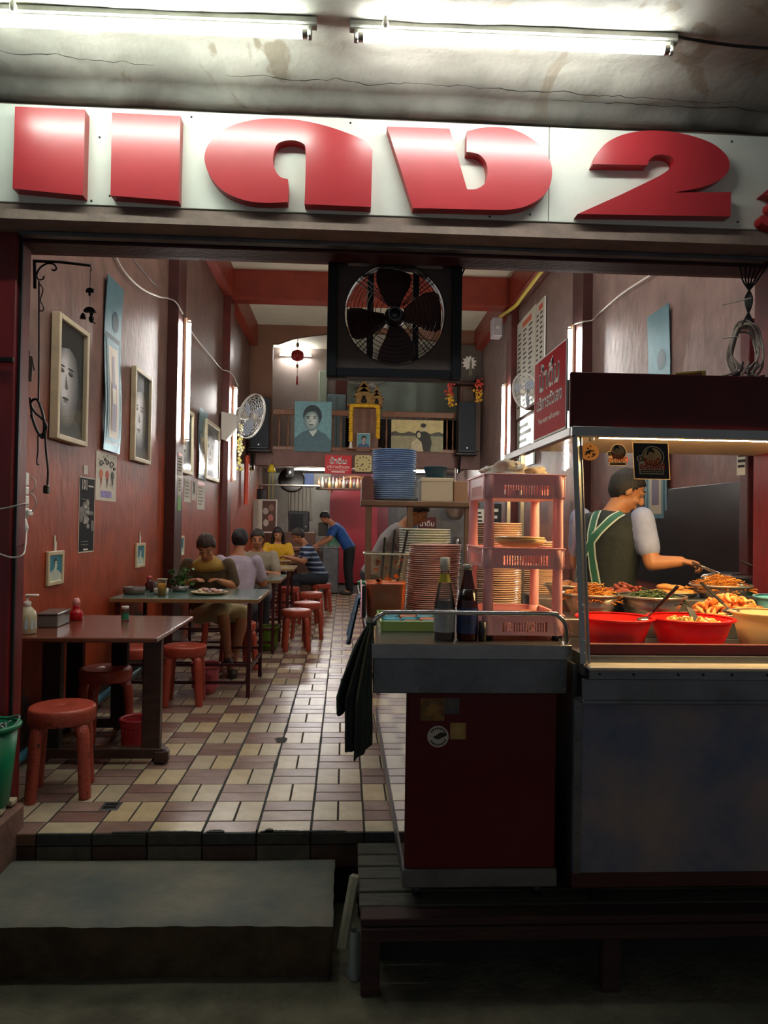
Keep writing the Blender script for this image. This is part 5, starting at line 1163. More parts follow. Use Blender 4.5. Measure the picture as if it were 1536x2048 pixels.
# ------------------------------------------------------------------ pink plastic rack
M_PK = mat('rack_pink', '#ffc4c4', .3, back=.2); 
RX0, RX1, RY0, RY1 = .545, .860, 2.90, 3.30
rk = empty('pink_rack', 'three tier pink plastic rack standing on the cart', 'rack', ((RX0+RX1)/2, (RY0+RY1)/2, CT), world=True)
tiers = [(.975, 1.055), (1.235, 1.315), (1.51, 1.605)]
for x in (RX0+.02, RX1-.02):
    for y in (RY0+.02, RY1-.02):
        for (a_, b2) in ((1.0, 1.24), (1.30, 1.52)):
            b_ = MB(); b_.lathe([(.019, a_), (.0215, a_+.01), (.019, b2-.01), (.018, b2)], M_PK, 14, (x, y, 0)); b_.part('post', rk)
        b_ = MB(); b_.lathe([(.0, CT+.001), (.021, CT+.001), (.018, CT+.02), (.019, CT+.06), (.0, CT+.06)], M_BLACK, 14, (x, y, 0)); b_.part('foot', rk)
for (z0, z1) in tiers:
    b_ = MB(); b_.box((RX0+.01, RY0+.01, z0), (RX1-.01, RY1-.01, z0+.006), M_PK); b_.part('tray_floor', rk)
    for side in range(4):
        b_ = MB(); L_ = (RX1-RX0) if side < 2 else (RY1-RY0)
        M = [frameM((RX0, RY0+.006, 0), (1, 0, 0)), frameM((RX1, RY1-.006, 0), (-1, 0, 0)), frameM((RX1-.006, RY0, 0), (0, 1, 0)), frameM((RX0+.006, RY1, 0), (0, -1, 0))][side]
        s0, s1 = L_*.24, L_*.8; nn = 17 if side < 2 else 20; ze, zf = z0+.014, z0+.052
        b_.box((0, z0, 0), (L_, ze, .005), M_PK, 0, M); b_.box((0, zf, 0), (L_, z1, .005), M_PK, 0, M); b_.box((0, ze, 0), (s0, zf, .005), M_PK, 0, M); b_.box((s1, ze, 0), (L_, zf, .005), M_PK, 0, M)
        for i in range(1, nn):
            xx = s0+(s1-s0)*i/nn; b_.box((xx-.003, ze, .001), (xx+.003, zf, .004), M_PK, 0, M)
        b_.box((-.003, z1-.006, -.002), (L_+.003, z1+.002, .012), M_PK, .002, M); b_.part('tray_side', rk)
    for x in (RX0+.02, RX1-.02):
        for y in (RY0+.02, RY1-.02):
            b_ = MB(); b_.lathe([(.022, z0+.0), (.026, z0+.01), (.026, z1), (.020, z1+.002)], M_PK, 14, (x, y, 0)); b_.part('socket', rk)
# on and in the rack
def crumple(cx, cy, cz, rx, ry, rz_, seed, m_, label, name='plastic_bag', cat='bag'):
    b_ = MB(); b_.ball((0, 0, 0), 1, m_, 40, 24)
    out = []
    for x, y, z in b_.v:
        q = Vector((x, y, z)); f = 1+.45*mnoise.noise(q*1.7+Vector((seed, 0, 0)))+.28*abs(mnoise.noise(q*4+Vector((0, seed, 0))))+.1*mnoise.noise(q*11)
        z2 = max(z*f, -.35); out.append((cx+x*f*rx, cy+y*f*ry, cz+.35*rz_+z2*rz_))
    b_.v = out; return b_.thing(name, label, cat)
M_BAGW = mat('bag_plastic', '#dcd4c4', .3, back=.3)
crumple(.665, 3.10, 1.606, .095, .13, .045, 3, M_BAGW, 'crumpled white plastic bags lying on top of the pink rack')
crumple(.765, 3.12, 1.606, .085, .11, .035, 9, mat('bag_plastic2', '#cfc0a6', .3, back=.3), 'beige crumpled plastic bag on the stall side of the pink rack top')
t = empty('oval_dish', 'pale yellow oval dish lying on the middle shelf of the pink rack', 'dish', (.715, 3.02, 1.317)); b_ = MB(); M_DISH = mat('dish_yellow', '#d6b884', .35)
b_.lathe([(.0, .004), (.07, .0), (.09, .012), (.105, .03), (.10, .032), (.085, .014), (.0, .008)], M_DISH, 28, sc=(1, .8)); b_.part('bowl', t); b_ = MB(); b_.lathe([(.0, .034), (.095, .034), (.10, .038), (.095, .042), (.0, .04)], M_DISH, 28, sc=(1, .8)); b_.part('lid', t)
cupm = MB().lathe([(.0, .002), (.026, 0), (.036, .03), (.034, .03), (.025, .005), (.0, .006)], mat('cup_peach', '#e8a878', .35), 20).mesh('cup')
for i in range(4):
    o = bpy.data.objects.new('small_cup', cupm); COL.objects.link(o); o.location = (.775, 3.12, .982+.012*i); tag(o, 'small peach plastic cup nested in the stack on the lowest rack shelf', 'cup', 'nested cups in the rack')
dm = MB().lathe([(.0, .002), (.03, 0), (.046, .014), (.044, .016), (.028, .006), (.0, .006)], mat('saucer_peach', '#e6b492', .35), 20).mesh('saucer')
for i in range(3):
    for k in range(5):
        o = bpy.data.objects.new('small_saucer', dm); COL.objects.link(o); o.location = (.62+.093*i, 2.985, .983+.011*k); tag(o, 'small peach saucer stacked at the front of the lowest rack shelf, %s pile' % ('aisle side', 'middle', 'stall side')[i], 'saucer', 'saucers in the rack')
# ------------------------------------------------------------------ glass fronted food stall
M_SPANEL = mat('stall_panel', '#56647e', .45, .2, vscale=1.9, bump=.06, bscale=6, col2='#93827a'); M_SBOX = mat('stall_box_red', '#4e0c15', .45, vary=.15, vscale=3, spec=.3)  # blue of the panel is a street reflection mixed into its colour
M_SRED = mat('stall_inner_red', '#6a161a', .4, vary=.15)
SX0, SX1 = .876, 2.45
stall = empty('food_stall', 'glass fronted steel food stall with dark red top box', 'food stall', (1.6, 3.3, -.042), world=True)
b_ = MB(); b_.box((SX0, 2.80, .10), (SX1, 2.82, .755), M_SPANEL, .003); b_.part('front_panel', stall)
b_ = MB(); b_.box((SX0, 2.795, .10), (SX0+.03, 2.80, .755), M_STEELD, .001); b_.part('edge_strip', stall)
for z in (.72, .6, .42, .25, .13): MB().box((SX0+.008, 2.792, z-.005), (SX0+.018, 2.795, z+.005), M_STEELD, .002).part('rivet', stall)
b_ = MB(); b_.box((SX0, 2.82, .10), (SX0+.015, 3.75, .88), M_STEELD); b_.part('side_panel', stall)
b_ = MB(); b_.box((SX0, 2.81, .04), (SX1, 3.75, .10), mat('stall_skirt', '#3a0f12', .5, vary=.2), .003); b_.part('skirt', stall)
for x in (1.0, 1.75, 2.3):
    for y in (2.9, 3.3):
        b_ = MB(); b_.box((x-.02, y-.02, -.042), (x+.02, y+.02, .04), M_IRON, .003); b_.part('foot', stall)
# ledge: lit lip, two folded faces
b_ = MB(); b_.box((SX0+.012, 2.668, .882), (SX1, 2.74, .902), M_LEDGE, .007); b_.part('ledge_lip', stall)
b_ = MB(); b_.box((SX0+.02, 2.69, .848), (SX1, 2.70, .883), M_STEELD, .002); b_.part('ledge_face', stall)
b_ = MB(); b_.box((SX0, 2.705, .765), (SX1, 2.72, .848), M_STEELD, .003); b_.box((SX0, 2.700, .757), (SX1, 2.72, .772), M_STEELD, .002); b_.box((SX0, 2.72, .757), (SX1, 2.80, .765), M_STEELD); b_.part('ledge_apron', stall)
for i in range(12): 
    x = SX0+.06+i*.13+random.uniform(-.03, .03); MB().box((x-.004, 2.686, .864), (x+.004, 2.69, .872), M_IRON, .001).part('rivet', stall)
# counters inside
b_ = MB(); b_.box((SX0+.02, 2.74, .85), (SX1, 3.75, .925), M_STEELD); b_.part('counter', stall)
b_ = MB(); b_.box((SX0+.03, 2.765, .925), (SX1, 2.785, .968), M_SRED, .003); b_.part('inner_board', stall)
b_ = MB(); b_.box((SX0+.03, 3.20, .925), (SX1, 3.75, 1.005), M_STEELD, .004); b_.part('step_shelf', stall)
b_ = MB(); b_.box((SX0+.03, 3.48, 1.005), (SX1, 3.75, 1.065), M_STEELD, .004); b_.part('step_shelf', stall)
# glass and its frame
g0, g1 = Vector((SX0+.02, 2.715, .902)), Vector((SX0+.02, 2.845, 1.755))
b_ = MB(); d = (g1-g0); b_.add([g0, (SX1, g0.y, g0.z), (SX1, g1.y, g1.z), g1], [(0, 1, 2, 3)], glass_mat('stall_glass', '#fbfbf8', gloss=.018, rough=.03, dirt=.05, body='#8a8278')); b_.part('front_pane', stall)
b_ = MB(); b_.tube([g0+Vector((-.012, -.004, 0)), g1+Vector((-.012, -.004, 0))], .0155, M_STEEL, 4, smooth=False); b_.part('corner_post', stall)
for t_ in (.05, .10, .22, .25): q = g0.lerp(g1, t_); MB().box((q.x-.018, q.y-.022, q.z-.004), (q.x-.010, q.y-.018, q.z+.004), M_CHROME, .001).part('screw', stall)
b_ = MB(); b_.tube([g0+Vector((.006, .0, 0)), g1+Vector((.006, .0, 0))], .006, M_STEEL, 6); b_.part('pane_bead', stall)
b_ = MB(); b_.box((SX0-.01, 2.83, 1.75), (SX1, 2.858, 1.79), M_STEEL, .003); b_.part('top_rail', stall)
b_ = MB(); b_.box((SX0-.012, 2.858, 1.755), (SX0+.018, 4.05, 1.79), M_STEEL, .003); b_.part('side_rail', stall)
b_ = MB(); b_.box((SX0-.01, 2.862, 1.79), (SX1, 2.88, 2.005), M_SBOX, .003); b_.part('box_front', stall)
b_ = MB(); b_.box((SX0+.02, 2.88, 1.985), (SX1, 3.72, 2.0), M_SBOX, .002); b_.part('box_top', stall)
b_ = MB(); b_.box((SX0+.02, 2.88, 1.78), (SX1, 3.72, 1.80), mat('stall_ceiling', '#b9ac92', .4, .3)); b_.part('box_underside', stall)
for y in (3.72, 4.03):
    b_ = MB(); b_.box((SX0-.004, y-.014, .0 if y > 3.8 else .88), (SX0+.020, y+.014, 1.76), M_STEEL, .003); b_.part('rear_post', stall)
b_ = MB(); b_.add([(SX0+.004, 2.87, 1.752), (SX0+.004, 3.70, 1.752), (SX0+.004, 3.70, .93), (SX0+.004, 2.75, .93)], [(0, 1, 2, 3)], MATS['stall_glass']); b_.part('side_pane', stall)
tube_light('tube_lamp', 'warm tube lamp under the top box of the food stall', (SX0+.10, 2.925, 1.7610), (SX1-.05, 2.925, 1.7610), (0, -.1, -1), STALL_TUBE, (1, .66, .30), .038, r=.006)
# stickers on the pane
def glass_pt(px, py):
    d_ = _ray(px, py); nrm = Vector((0, -(g1.z-g0.z), (g1.y-g0.y))).normalized(); t_ = (g0-CAM_LOC).dot(nrm)/d_.dot(nrm); return CAM_LOC+d_*t_
GUP = (g1-g0).normalized()
def sticker(label, px, py, w, h, kind):
    c_ = glass_pt(px, py); M = frameM(c_+Vector((0, -.002, 0)), (1, 0, 0), Vector((0, GUP.y, GUP.z)))
    root = empty('shop_sticker', label, 'sticker', c_-GUP*h/2, world=True)
    tan = mat('sticker_tan', '#eccb8c', .5, back=.45); red = mat('sticker_red', '#d8502c', .5, back=.45); dk = mat('sticker_dark', '#241a14', .5); wh = mat('sticker_cream', '#f6e8c8', .5, back=.45)
    b_ = MB()
    if kind == 'seal':
        b_.prism(ell(0, -h*.05, w*.5, h*.42, 28), 0, .0006, tan, M); b_.part('sheet', root); p_ = MB(); random.seed(4)
        for i in range(26): a = random.uniform(0, 6.28); r_ = random.uniform(0, .8); p_.prism(blob(w*.45*r_*math.cos(a), -h*.05+h*.38*r_*math.sin(a), w*.05, w*.05, i, 8), .0007, .001, mat('seal_print', '#6a5230', .5), M)
        p_.part('print', root)['kind'] = 'stuff'; return root
    if kind == 'square': b_.prism([(-w/2, -h/2), (w/2, -h/2), (w/2, h/2), (-w/2, h/2)], 0, .0006, wh, M); b_.prism([(-w*.48, -h*.48), (w*.48, -h*.48), (w*.48, h*.48), (-w*.48, h*.48)], .0006, .0009, dk, M)
    s_ = .86 if kind == 'square' else 1.0; w, h = w*s_, h*s_
    b_.prism(ell(w*.06, h*.14, w*.36, h*.33, 28), .001, .0012, wh, M); b_.prism([(-w*.4, -h*.42), (w*.38, -h*.42), (w*.42, -h*.1), (w*.3, h*.05), (-w*.3, h*.05), (-w*.42, -h*.08)], .001, .0012, wh, M); b_.prism(ell(-w*.34, h*.06, w*.13, h*.11, 18), .001, .0012, wh, M); root = b_.part('sheet', root)
    p_ = MB(); p_.prism(ell(w*.06, h*.14, w*.33, h*.30, 28), .0014, .0016, dk, M); p_.prism(ell(w*.045, h*.14, w*.29, h*.27, 28), .0017, .0019, tan, M); p_.part('ring', root)
    p_ = MB(); p_.prism(ell(-w*.02, h*.18, w*.12, h*.15, 18), .002, .0022, mat('cartoon_skin', '#e0b884', .5, back=.4), M); p_.prism([(-w*.17, h*.22), (-w*.08, h*.38), (w*.02, h*.42), (w*.1, h*.33), (w*.1, h*.22), (w*.04, h*.28), (-w*.06, h*.28), (-w*.12, h*.16)], .0023, .0025, dk, M); p_.part('cartoon_head', root)
    p_ = MB(); p_.prism(ell(-w*.34, h*.06, w*.09, h*.08, 16), .0014, .0017, dk, M); p_.prism(ell(-w*.34, h*.06, w*.05, h*.045, 12), .0018, .002, tan, M); p_.part('badge', root)
    p_ = MB(); put_text(p_, 'ร้านนี้', M @ Matrix.Translation((w*.02, -h*.04, 0)), h*.24, red, .003, 1.0, bold=h*.008); put_text(p_, 'อร่อยดี', M @ Matrix.Translation((w*.02, -h*.19, 0)), h*.25, red, .0032, 1.15, bold=h*.008); p_.part('lettering', root)
    p_ = MB(); p_.box((-w*.36, -h*.39, .0013), (w*.36, -h*.29, .0016), dk, 0, M); [p_.box((-w*.33+w*.056*k, -h*.36, .0016), (-w*.33+w*.056*k+w*.04, -h*.32, .002), tan, 0, M) for k in range(12)]; p_.part('caption', root)
    return root
sticker('small tan round seal sticker at the corner of the stall glass', 1178, 902, .076, .08, 'seal')
sticker('cut-out tan cartoon food sticker beside the seal on the stall glass', 1234, 911, .085, .098, 'cut')
sticker('square black cartoon food sticker, largest on the stall glass', 1302, 922, .142, .146, 'square')

# red drinking water sign beside the stall top
M_RSIGN = mat('sign_red', '#b01822', .6, spec=.15)
wsg = empty('water_sign', 'upright red drinking water sign with white Thai writing on the stall side rail', 'sign', (.87, 3.12, 1.79), world=True)
y0_, y1_ = 2.92, 3.42; b_ = MB(); b_.box((.866, y0_, 1.792), (.874, y1_, 2.15), M_WHITEINK); b_.box((.8652, y0_+.006, 1.80), (.866, y1_-.006, 2.144), M_RSIGN); b_.part('board', wsg)
M = frameM((.8650, (y0_+y1_)/2, 2.0), (0, -1, 0)); b_ = MB()
put_text(b_, 'น้ำดื่ม', M @ Matrix.Translation((.0, .045, 0)), .14, M_WHITEINK, .0006, 1.05, bold=.004); b_.part('heading', wsg)
b_ = MB(); put_text(b_, 'บริการตัวเอง', M @ Matrix.Translation((0, -.055, 0)), .075, M_WHITEINK, .0006, 1.05, bold=.002); b_.part('wording', wsg)
b_ = MB(); put_text(b_, 'Free water self service', M @ Matrix.Translation((0, -.13, 0)), .036, M_WHITEINK, .0006); b_.part('small_print', wsg)

# on the stall top
q = aY(1381, 742, 3.3); frame_obj('standing_photo', 'small gold photo frame standing on the stall top box', Vector((q.x, 3.3, 2.0+.055)), (-.55, -.83, 0), .13, .11, .014, .02, mat('gold_frame', '#8a7434', .35, .5), lambda mb, M, w, h: mb.box((-w/2, -h/2, 0), (w/2, h/2, .001), mat('photo_rose', '#8a625c', .5, vary=.2), 0, M), glass=False)
coil = empty('cable_coil', 'big coil of grey cables hanging above the stall top', 'cable', aY(1495, 752, 3.48), world=True)
random.seed(8); b_ = MB(); cc = aY(1492, 700, 3.48)
for i in range(7):
    rx, rz_ = .075+random.uniform(-.012, .012), .125+random.uniform(-.02, .02); off = Vector((random.uniform(-.015, .015), random.uniform(-.02, .02), random.uniform(-.02, .02)))
    b_.tube([cc+off+Vector((rx*math.cos(2*math.pi*j/26), .01*math.sin(j), rz_*math.sin(2*math.pi*j/26))) for j in range(27)], .0055, (mat('cable_grey', '#7d736a', .5), mat('cable_pale', '#a09488', .5))[i % 2], 6, False)
b_.part('loops', coil)
b_ = MB()
for i in range(6): b_.tube(spline([cc+Vector((-.02+.012*i, 0, .12)), aY(1505-3*i, 600, 3.5), aY(1500+6*i-15, 560, 3.53), aY(1480+11*i, 531, 3.56)]), .0045, M_BLACK, 6)
b_.part('leads', coil)
b_ = MB()
for i in range(5): b_.tube(spline([cc+Vector((-.05+.03*i, -.01, -.06)), cc+Vector((-.06+.02*i, -.02, -.11)), cc+Vector((-.14+.05*i, -.03, -.138)), cc+Vector((-.10+.06*i, -.02, -.125))]), .005, M_BLACK if i % 2 else mat('cable_grey', '#7d736a', .5), 6)
b_.part('tails', coil)
for (pa, pb, lab) in (((1445, 610), (1502, 596), 'upper white cable tie across the hanging cables'), ((1444, 677), (1478, 673), 'lower white cable tie across the coil')): MB().tube([aY(*pa, 3.45), aY(*pb, 3.45)], .003, M_WIRE, 6).thing('cable_tie', lab, 'cable tie')

# ------------------------------------------------------------------ what is behind the glass
def basin(label, c, r, h, m_, name='red_basin', wall=.004, cat='basin'):
    t = empty(name, label, cat, c); b_ = MB(); b_.lathe([(.0, .003), (r*.72, 0), (r*.74, .006), (r*.97, h), (r*.97-wall, h), (r*.72, .01), (.0, .008)], m_, 36); b_.part('body', t)
    b_ = MB(); b_.lathe([(r*.96, h-.004), (r*1.04, h-.002), (r*1.06, h+.004), (r*1.03, h+.008), (r*.96, h+.006)], m_, 36); b_.part('rim', t); return t
M_BRED = mat('basin_red', '#e01a12', .3, back=.3)
CZ = .925
B1 = basin('red plastic basin nearest the stall corner post', (1.10, 3.0, CZ), .15, .11, M_BRED)
B2 = basin('red plastic basin of pickled vegetables in the stall', (1.415, 3.0, CZ), .165, .11, M_BRED)
b_ = MB(); b_.lathe([(.0, .075), (.12, .075), (.125, .074)], mat('curry', '#6a1a10', .25, vary=.2), 30, (1.10, 3.0, CZ)); b_.thing('curry_sauce', 'dark red curry filling the basin at the corner post', 'curry', kind='stuff')
random.seed(12); b_ = MB()
for i in range(60):
    a = random.uniform(0, 6.28); r_ = .115*math.sqrt(random.random()); Mx = Matrix.Translation((1.415+r_*math.cos(a), 3.0+r_*math.sin(a), CZ+.085+.03*(1-r_/.12)*random.random())) @ Euler((random.random()*3, random.random()*3, a)).to_matrix().to_4x4()
    b_.box((-.022, -.012, -.005), (.022, .012, .005), mat('veg%d' % (i % 3), ('#c9b268', '#b8a45a', '#d8cc9a')[i % 3], .4), .004, Mx)
b_.thing('pickled_vegetables', 'yellowish chopped vegetables heaped in the second red basin', 'food', kind='stuff')
wt = basin('translucent white tub of brown soup at the end of the stall', (1.735, 3.0, CZ), .135, .135, mat('tub_white', '#dcc094', .4, back=.35), 'soup_tub', cat='tub')
b_ = MB(); b_.lathe([(.0, .085), (.11, .085)], mat('soup', '#8a5a14', .15), 28, (1.735, 3.0, CZ)); b_.thing('brown_soup', 'brown soup in the white tub at the end of the stall', 'soup', kind='stuff')
def pan(label, c, r, h, name='steel_pan'): return basin(label, c, r, h, M_ALU, name, .002, 'pan')
S1, S2 = 1.006, 1.066
pan('aluminium pan of fried noodles by the corner post', (1.12, 3.36, S1), .125, .09)
pan('wide steel pan of green herbs in the middle of the stall', (1.40, 3.36, S1), .15, .085)
def strands(label, c, r, hgt, n_, cols, seed, name='fried_noodles', rad=.0022):
    random.seed(seed); b_ = MB()
    for i in range(n_):
        a = random.uniform(0, 6.28); rr = r*math.sqrt(random.random()); z = hgt*(1-(rr/r)**1.6)*random.uniform(.55, 1.05)+.004; x, y = rr*math.cos(a), rr*math.sin(a); p_ = [Vector((x, y, z))]; h_ = random.uniform(0, 6.28)
        for k in range(4): h_ += random.uniform(-1, 1); p_.append(p_[-1]+Vector((.013*math.cos(h_), .013*math.sin(h_), random.uniform(-.007, .005))))
        b_.tube([Vector(c)+q_ for q_ in p_], rad, cols[i % len(cols)], 4)
    b_.lathe([(.0, hgt*.72), (r*.4, hgt*.6), (r*.75, hgt*.3), (r*.97, 0)], cols[0], 20, c)
    return b_.thing(name, label, 'food', kind='stuff')
NC = [mat('noodle_a', '#b8701c', .4), mat('noodle_b', '#cf8a2c', .4), mat('noodle_c', '#9a5a18', .4)]
strands('golden fried noodles in the pan by the corner post', (1.12, 3.36, S1+.066), .105, .075, 420, NC, 1)
pan('steel pan of fried noodles at the far end of the stall', (1.85, 3.60, S2), .14, .06)
strands('golden fried noodles heaped in the pan at the far end of the stall', (1.85, 3.60, S2+.04), .125, .07, 460, NC, 2)
strands('dark green cooked herbs in the wide steel pan', (1.41, 3.37, S1+.06), .12, .05, 260, [mat('herb_a', '#2a3a16', .5), mat('herb_b', '#3f5222', .5)], 3, 'green_herbs', .003)
pan('white rimmed pan behind the fried noodles at the corner', (1.10, 3.62, S2), .12, .05)
b_ = MB(); random.seed(31)
for i in range(10): b_.ball((1.10+random.uniform(-.07, .07), 3.62+random.uniform(-.06, .06), S2+.045+random.random()*.015), (.03, .022, .016), mat('meat_brown', '#7a4a22', .45, vary=.25, vscale=30), 9, 6)
b_.thing('stewed_meat', 'brown stewed meat pieces in the rearmost pan by the corner', 'food', kind='stuff')
def oval_tray(label, c, rx, ry):
    t = empty('oval_tray', label, 'tray', c); b_ = MB(); b_.lathe([(.0, .002), (.75, .0), (.98, .022), (1.04, .024), (1.04, .027), (.97, .026), (.74, .006), (.0, .006)], M_ALU, 36, sc=(1, 1))
    b_.v = [(x*rx, y*ry, z) for x, y, z in b_.v]; b_.part('dish', t); return t
oval_tray('oval steel tray of roast pork in the stall', (1.36, 3.61, S2), .145, .105)
random.seed(14); M_RST = mat('roast_pork', '#8a3f2a', .45, vary=.35, vscale=25, bump=.3); b_ = MB()
for i in range(46):
    a = random.uniform(0, 6.28); rr = .09*math.sqrt(random.random()); z = .07*(1-rr/.095)*random.random()+.02
    Mx = Matrix.Translation((1.36+rr*1.1*math.cos(a), 3.61+rr*.8*math.sin(a), S2+z)) @ Euler((random.uniform(-.7, .7), random.uniform(-.7, .7), random.random()*3)).to_matrix().to_4x4(); b_.box((-.03, -.008, -.006), (.03, .008, .006), M_RST, .003, Mx)
b_.thing('roast_pork_slices', 'reddish brown roast pork slices heaped on the oval tray', 'food', kind='stuff')
oval_tray('oval steel tray of fried fish cakes beside the roast pork', (1.62, 3.62, S2), .13, .10)
fm = MB().ball((0, 0, 0), (.052, .026, .014), mat('fish_cake', '#c98a48', .4, vary=.15, vscale=20), 14, 8).mesh('fish_cake'); random.seed(15)
for i, (dx, dy, dz) in enumerate([(-.06, -.04, .02), (.0, -.045, .02), (.06, -.03, .02), (-.05, .015, .022), (.02, .01, .024), (.07, .025, .022), (-.01, .05, .024), (.0, -.02, .044), (-.03, .03, .046)]):
    o = bpy.data.objects.new('fish_cake', fm); COL.objects.link(o); o.location = (1.62+dx, 3.62+dy, S2+dz+.003); o.rotation_euler = (0, 0, random.uniform(-.6, .6)); tag(o, 'golden fried fish cake on the oval tray beside the roast pork', 'food', 'fish cakes on the tray')
# shrimps
t = empty('flat_tray', 'flat steel tray under the heap of peeled shrimps', 'tray', (1.74, 3.36, S1)); b_ = MB(); b_.box((-.16, -.12, 0), (.19, .10, .008), M_ALU, .003); b_.part('base', t); b_ = MB(); b_.box((-.165, -.125, .008), (.195, -.117, .016), M_ALU, .002); b_.part('lip', t)
def shrimp_mesh(m_):
    b_ = MB(); pth = []; rs = []
    for i in range(9):
        a = R(-20+230*i/8); pth.append((.018*math.cos(a), .018*math.sin(a), .0)); rs.append(.0095*(1-.55*i/8)*(0.8 if i == 0 else 1))
    b_.tube(pth, rs, m_, 8); return b_.mesh('shrimp')
shm = [shrimp_mesh(mat('shrimp_%d' % i, c_, .3, vary=.1, vscale=40, sss=.2)) for i, c_ in enumerate(('#e8893c', '#f0a868', '#e07a34'))]; random.seed(16)
for i in range(110):
    a = random.uniform(0, 6.28); rr = math.sqrt(random.random()); x, y = 1.75+.155*rr*math.cos(a), 3.345+.085*rr*math.sin(a); z = S1+.02+.085*(1-rr**1.5)*random.uniform(.3, 1)
    o = bpy.data.objects.new('peeled_shrimp', shm[i % 3]); COL.objects.link(o); o.location = (x, y, z); o.rotation_euler = (random.uniform(-1.2, 1.2), random.uniform(-1.2, 1.2), random.random()*6); o.scale = (1.15,)*3; tag(o, 'orange peeled shrimp in the heap on the flat steel tray', 'shrimp', 'heap of peeled shrimps')
# ladles
def ladle(label, pa, pb, bowl, y0, y1, m_=M_BLACK, r=.011):
    a, b = aY(*pa, y0), aY(*pb, y1); t = empty('serving_ladle', label, 'ladle', a, world=True); b_ = MB(); b_.tube([a.lerp(b, .25), b], r, m_, 8, squash=(1, .7)); b_.part('grip', t)
    b_ = MB(); b_.tube([a, a.lerp(b, .27)], .005, M_STEEL, 6); b_.part('shaft', t)
    b_ = MB(); b_.ball(a, (.036, .03, .012), M_STEEL, 14, 8); b_.part('bowl', t); return t
ladle('black handled ladle leaning out of the corner red basin', (1290, 1240), (1356, 1172), 1, 3.02, 2.93)
ladle('black handled ladle resting across the shrimps', (1462, 1222), (1402, 1165), 1, 3.1, 3.28, r=.008)
q = aY(1392, 1235, 3.0); b_ = MB(); b_.prism([(-.03, -.02), (.012, -.03), (.004, .035), (-.03, .05)], -.002, .002, M_BLACK, Matrix.Translation(q) @ Euler((R(60), 0, R(20))).to_matrix().to_4x4()); b_.thing('black_scoop', 'black plastic scoop stuck in the pickled vegetables', 'scoop')
b_ = MB(); q = aY(1480, 1170, 3.55); b_.ball(q, (.045, .035, .014), M_CHROME, 14, 8); b_.thing('steel_spoon', 'round steel serving spoon shining on the far noodle pan', 'spoon')
basin('light blue plastic basin at the far end of the stall', (2.02, 3.36, S1), .12, .085, mat('basin_blue', '#5fb0c4', .3), 'blue_basin')
gp = empty('green_pot', 'green rimmed steel pot with lid behind the stall', 'pot', (2.12, 4.05, .0)); b_ = MB(); b_.box((-.25, -.15, 0), (.3, .2, 1.02), M_STEELD, .01); b_.part('stand', gp)
b_ = MB(); b_.lathe([(.0, 1.02), (.13, 1.02), (.135, 1.12), (.0, 1.12)], mat('pot_green', '#2f8a62', .35), 28); b_.part('body', gp); b_ = MB(); b_.lathe([(.14, 1.12), (.145, 1.13), (.13, 1.15), (.06, 1.165), (.0, 1.168)], M_CHROME, 28); b_.part('lid', gp)
MB().tube([aY(1482, 1122, 3.8), aY(1545, 1148, 3.7)], .007, M_IRON, 6).thing('steel_rod_ladle', 'long dark ladle handle slanting over the far noodle pan', 'ladle')
stack(pm3, 1.05, 4.0, .925, 36, .0107, 'cream plate in the stack seen through the stall side behind the rack', 'stack of plates behind the stall')
b_ = MB(); b_.box((SX0+.03, 3.86, 0), (1.25, 4.16, .925), M_STEELD, .006); b_.thing('side_cupboard', 'steel cupboard behind the stall carrying a stack of plates', 'cupboard')

# right wall behind the stall: dark sheet, posts
sh = MB(); a, b = aX(1488, 972, WR-.02), aX(1345, 1108, WR-.02)
sh.box((WR-.03, 4.78, .95), (WR-.005, 6.9, 1.72), mat('dark_sheet', '#2c2d2f', .22, .5, vary=.25, vscale=2, bump=.08, bscale=3), .004); sh.thing('dark_metal_sheet', 'dark shiny metal sheet fixed to the wall behind the stall', 'sheet')
for i, y in enumerate((4.5, 4.1)):
    b_ = MB(); b_.box((WR-.16, y-.05, 0), (WR-.06, y+.05, 2.7), M_DKRED, .006); b_.struct('door_post_inner_%d' % (i+1))
sheet('small white notice on the post behind the stall', Vector((WR-.165, 4.5, 1.85)), (-1, -.4, 0), .08, .22, M_PAPER, lines(5, M_INK), 'wall_notice', 'notice')
# ------------------------------------------------------------------ people: one continuous body each, clothes and hair as children
def remesh(mb, name, voxel, smooth=4):
    me = mb.mesh('tmp'); o = bpy.data.objects.new('tmp', me); COL.objects.link(o)
    md = o.modifiers.new('r', 'REMESH'); md.mode = 'VOXEL'; md.voxel_size = voxel; md.use_smooth_shade = True
    if smooth: ms = o.modifiers.new('s', 'SMOOTH'); ms.iterations = smooth; ms.factor = .5
    dg = bpy.context.evaluated_depsgraph_get(); out = bpy.data.meshes.new_from_object(o.evaluated_get(dg)); out.name = name
    m_ = me.materials[0]; bpy.data.objects.remove(o)
    out.materials.clear(); out.materials.append(m_)
    for p_ in out.polygons: p_.use_smooth = True
    return out
def child(name, me, parent, label=None):
    o = bpy.data.objects.new(name, me); COL.objects.link(o); o.parent = parent
    if label: o['label'] = label
    return o
def limb(mb, pts, rs, m_, n=12):
    pts = [Vector(p) for p in pts]
    mb.tube(spline(pts, 3) if len(pts) > 2 else pts, (lambda L: [x for i in range(len(rs)-1) for x in [rs[i]+(rs[i+1]-rs[i])*k/3 for k in range(3)]]+[rs[-1]])(0) if len(pts) > 2 else rs, m_, n)
    for p_, r_ in zip(pts, rs): mb.ball(p_, r_*.98, m_, 12, 8)
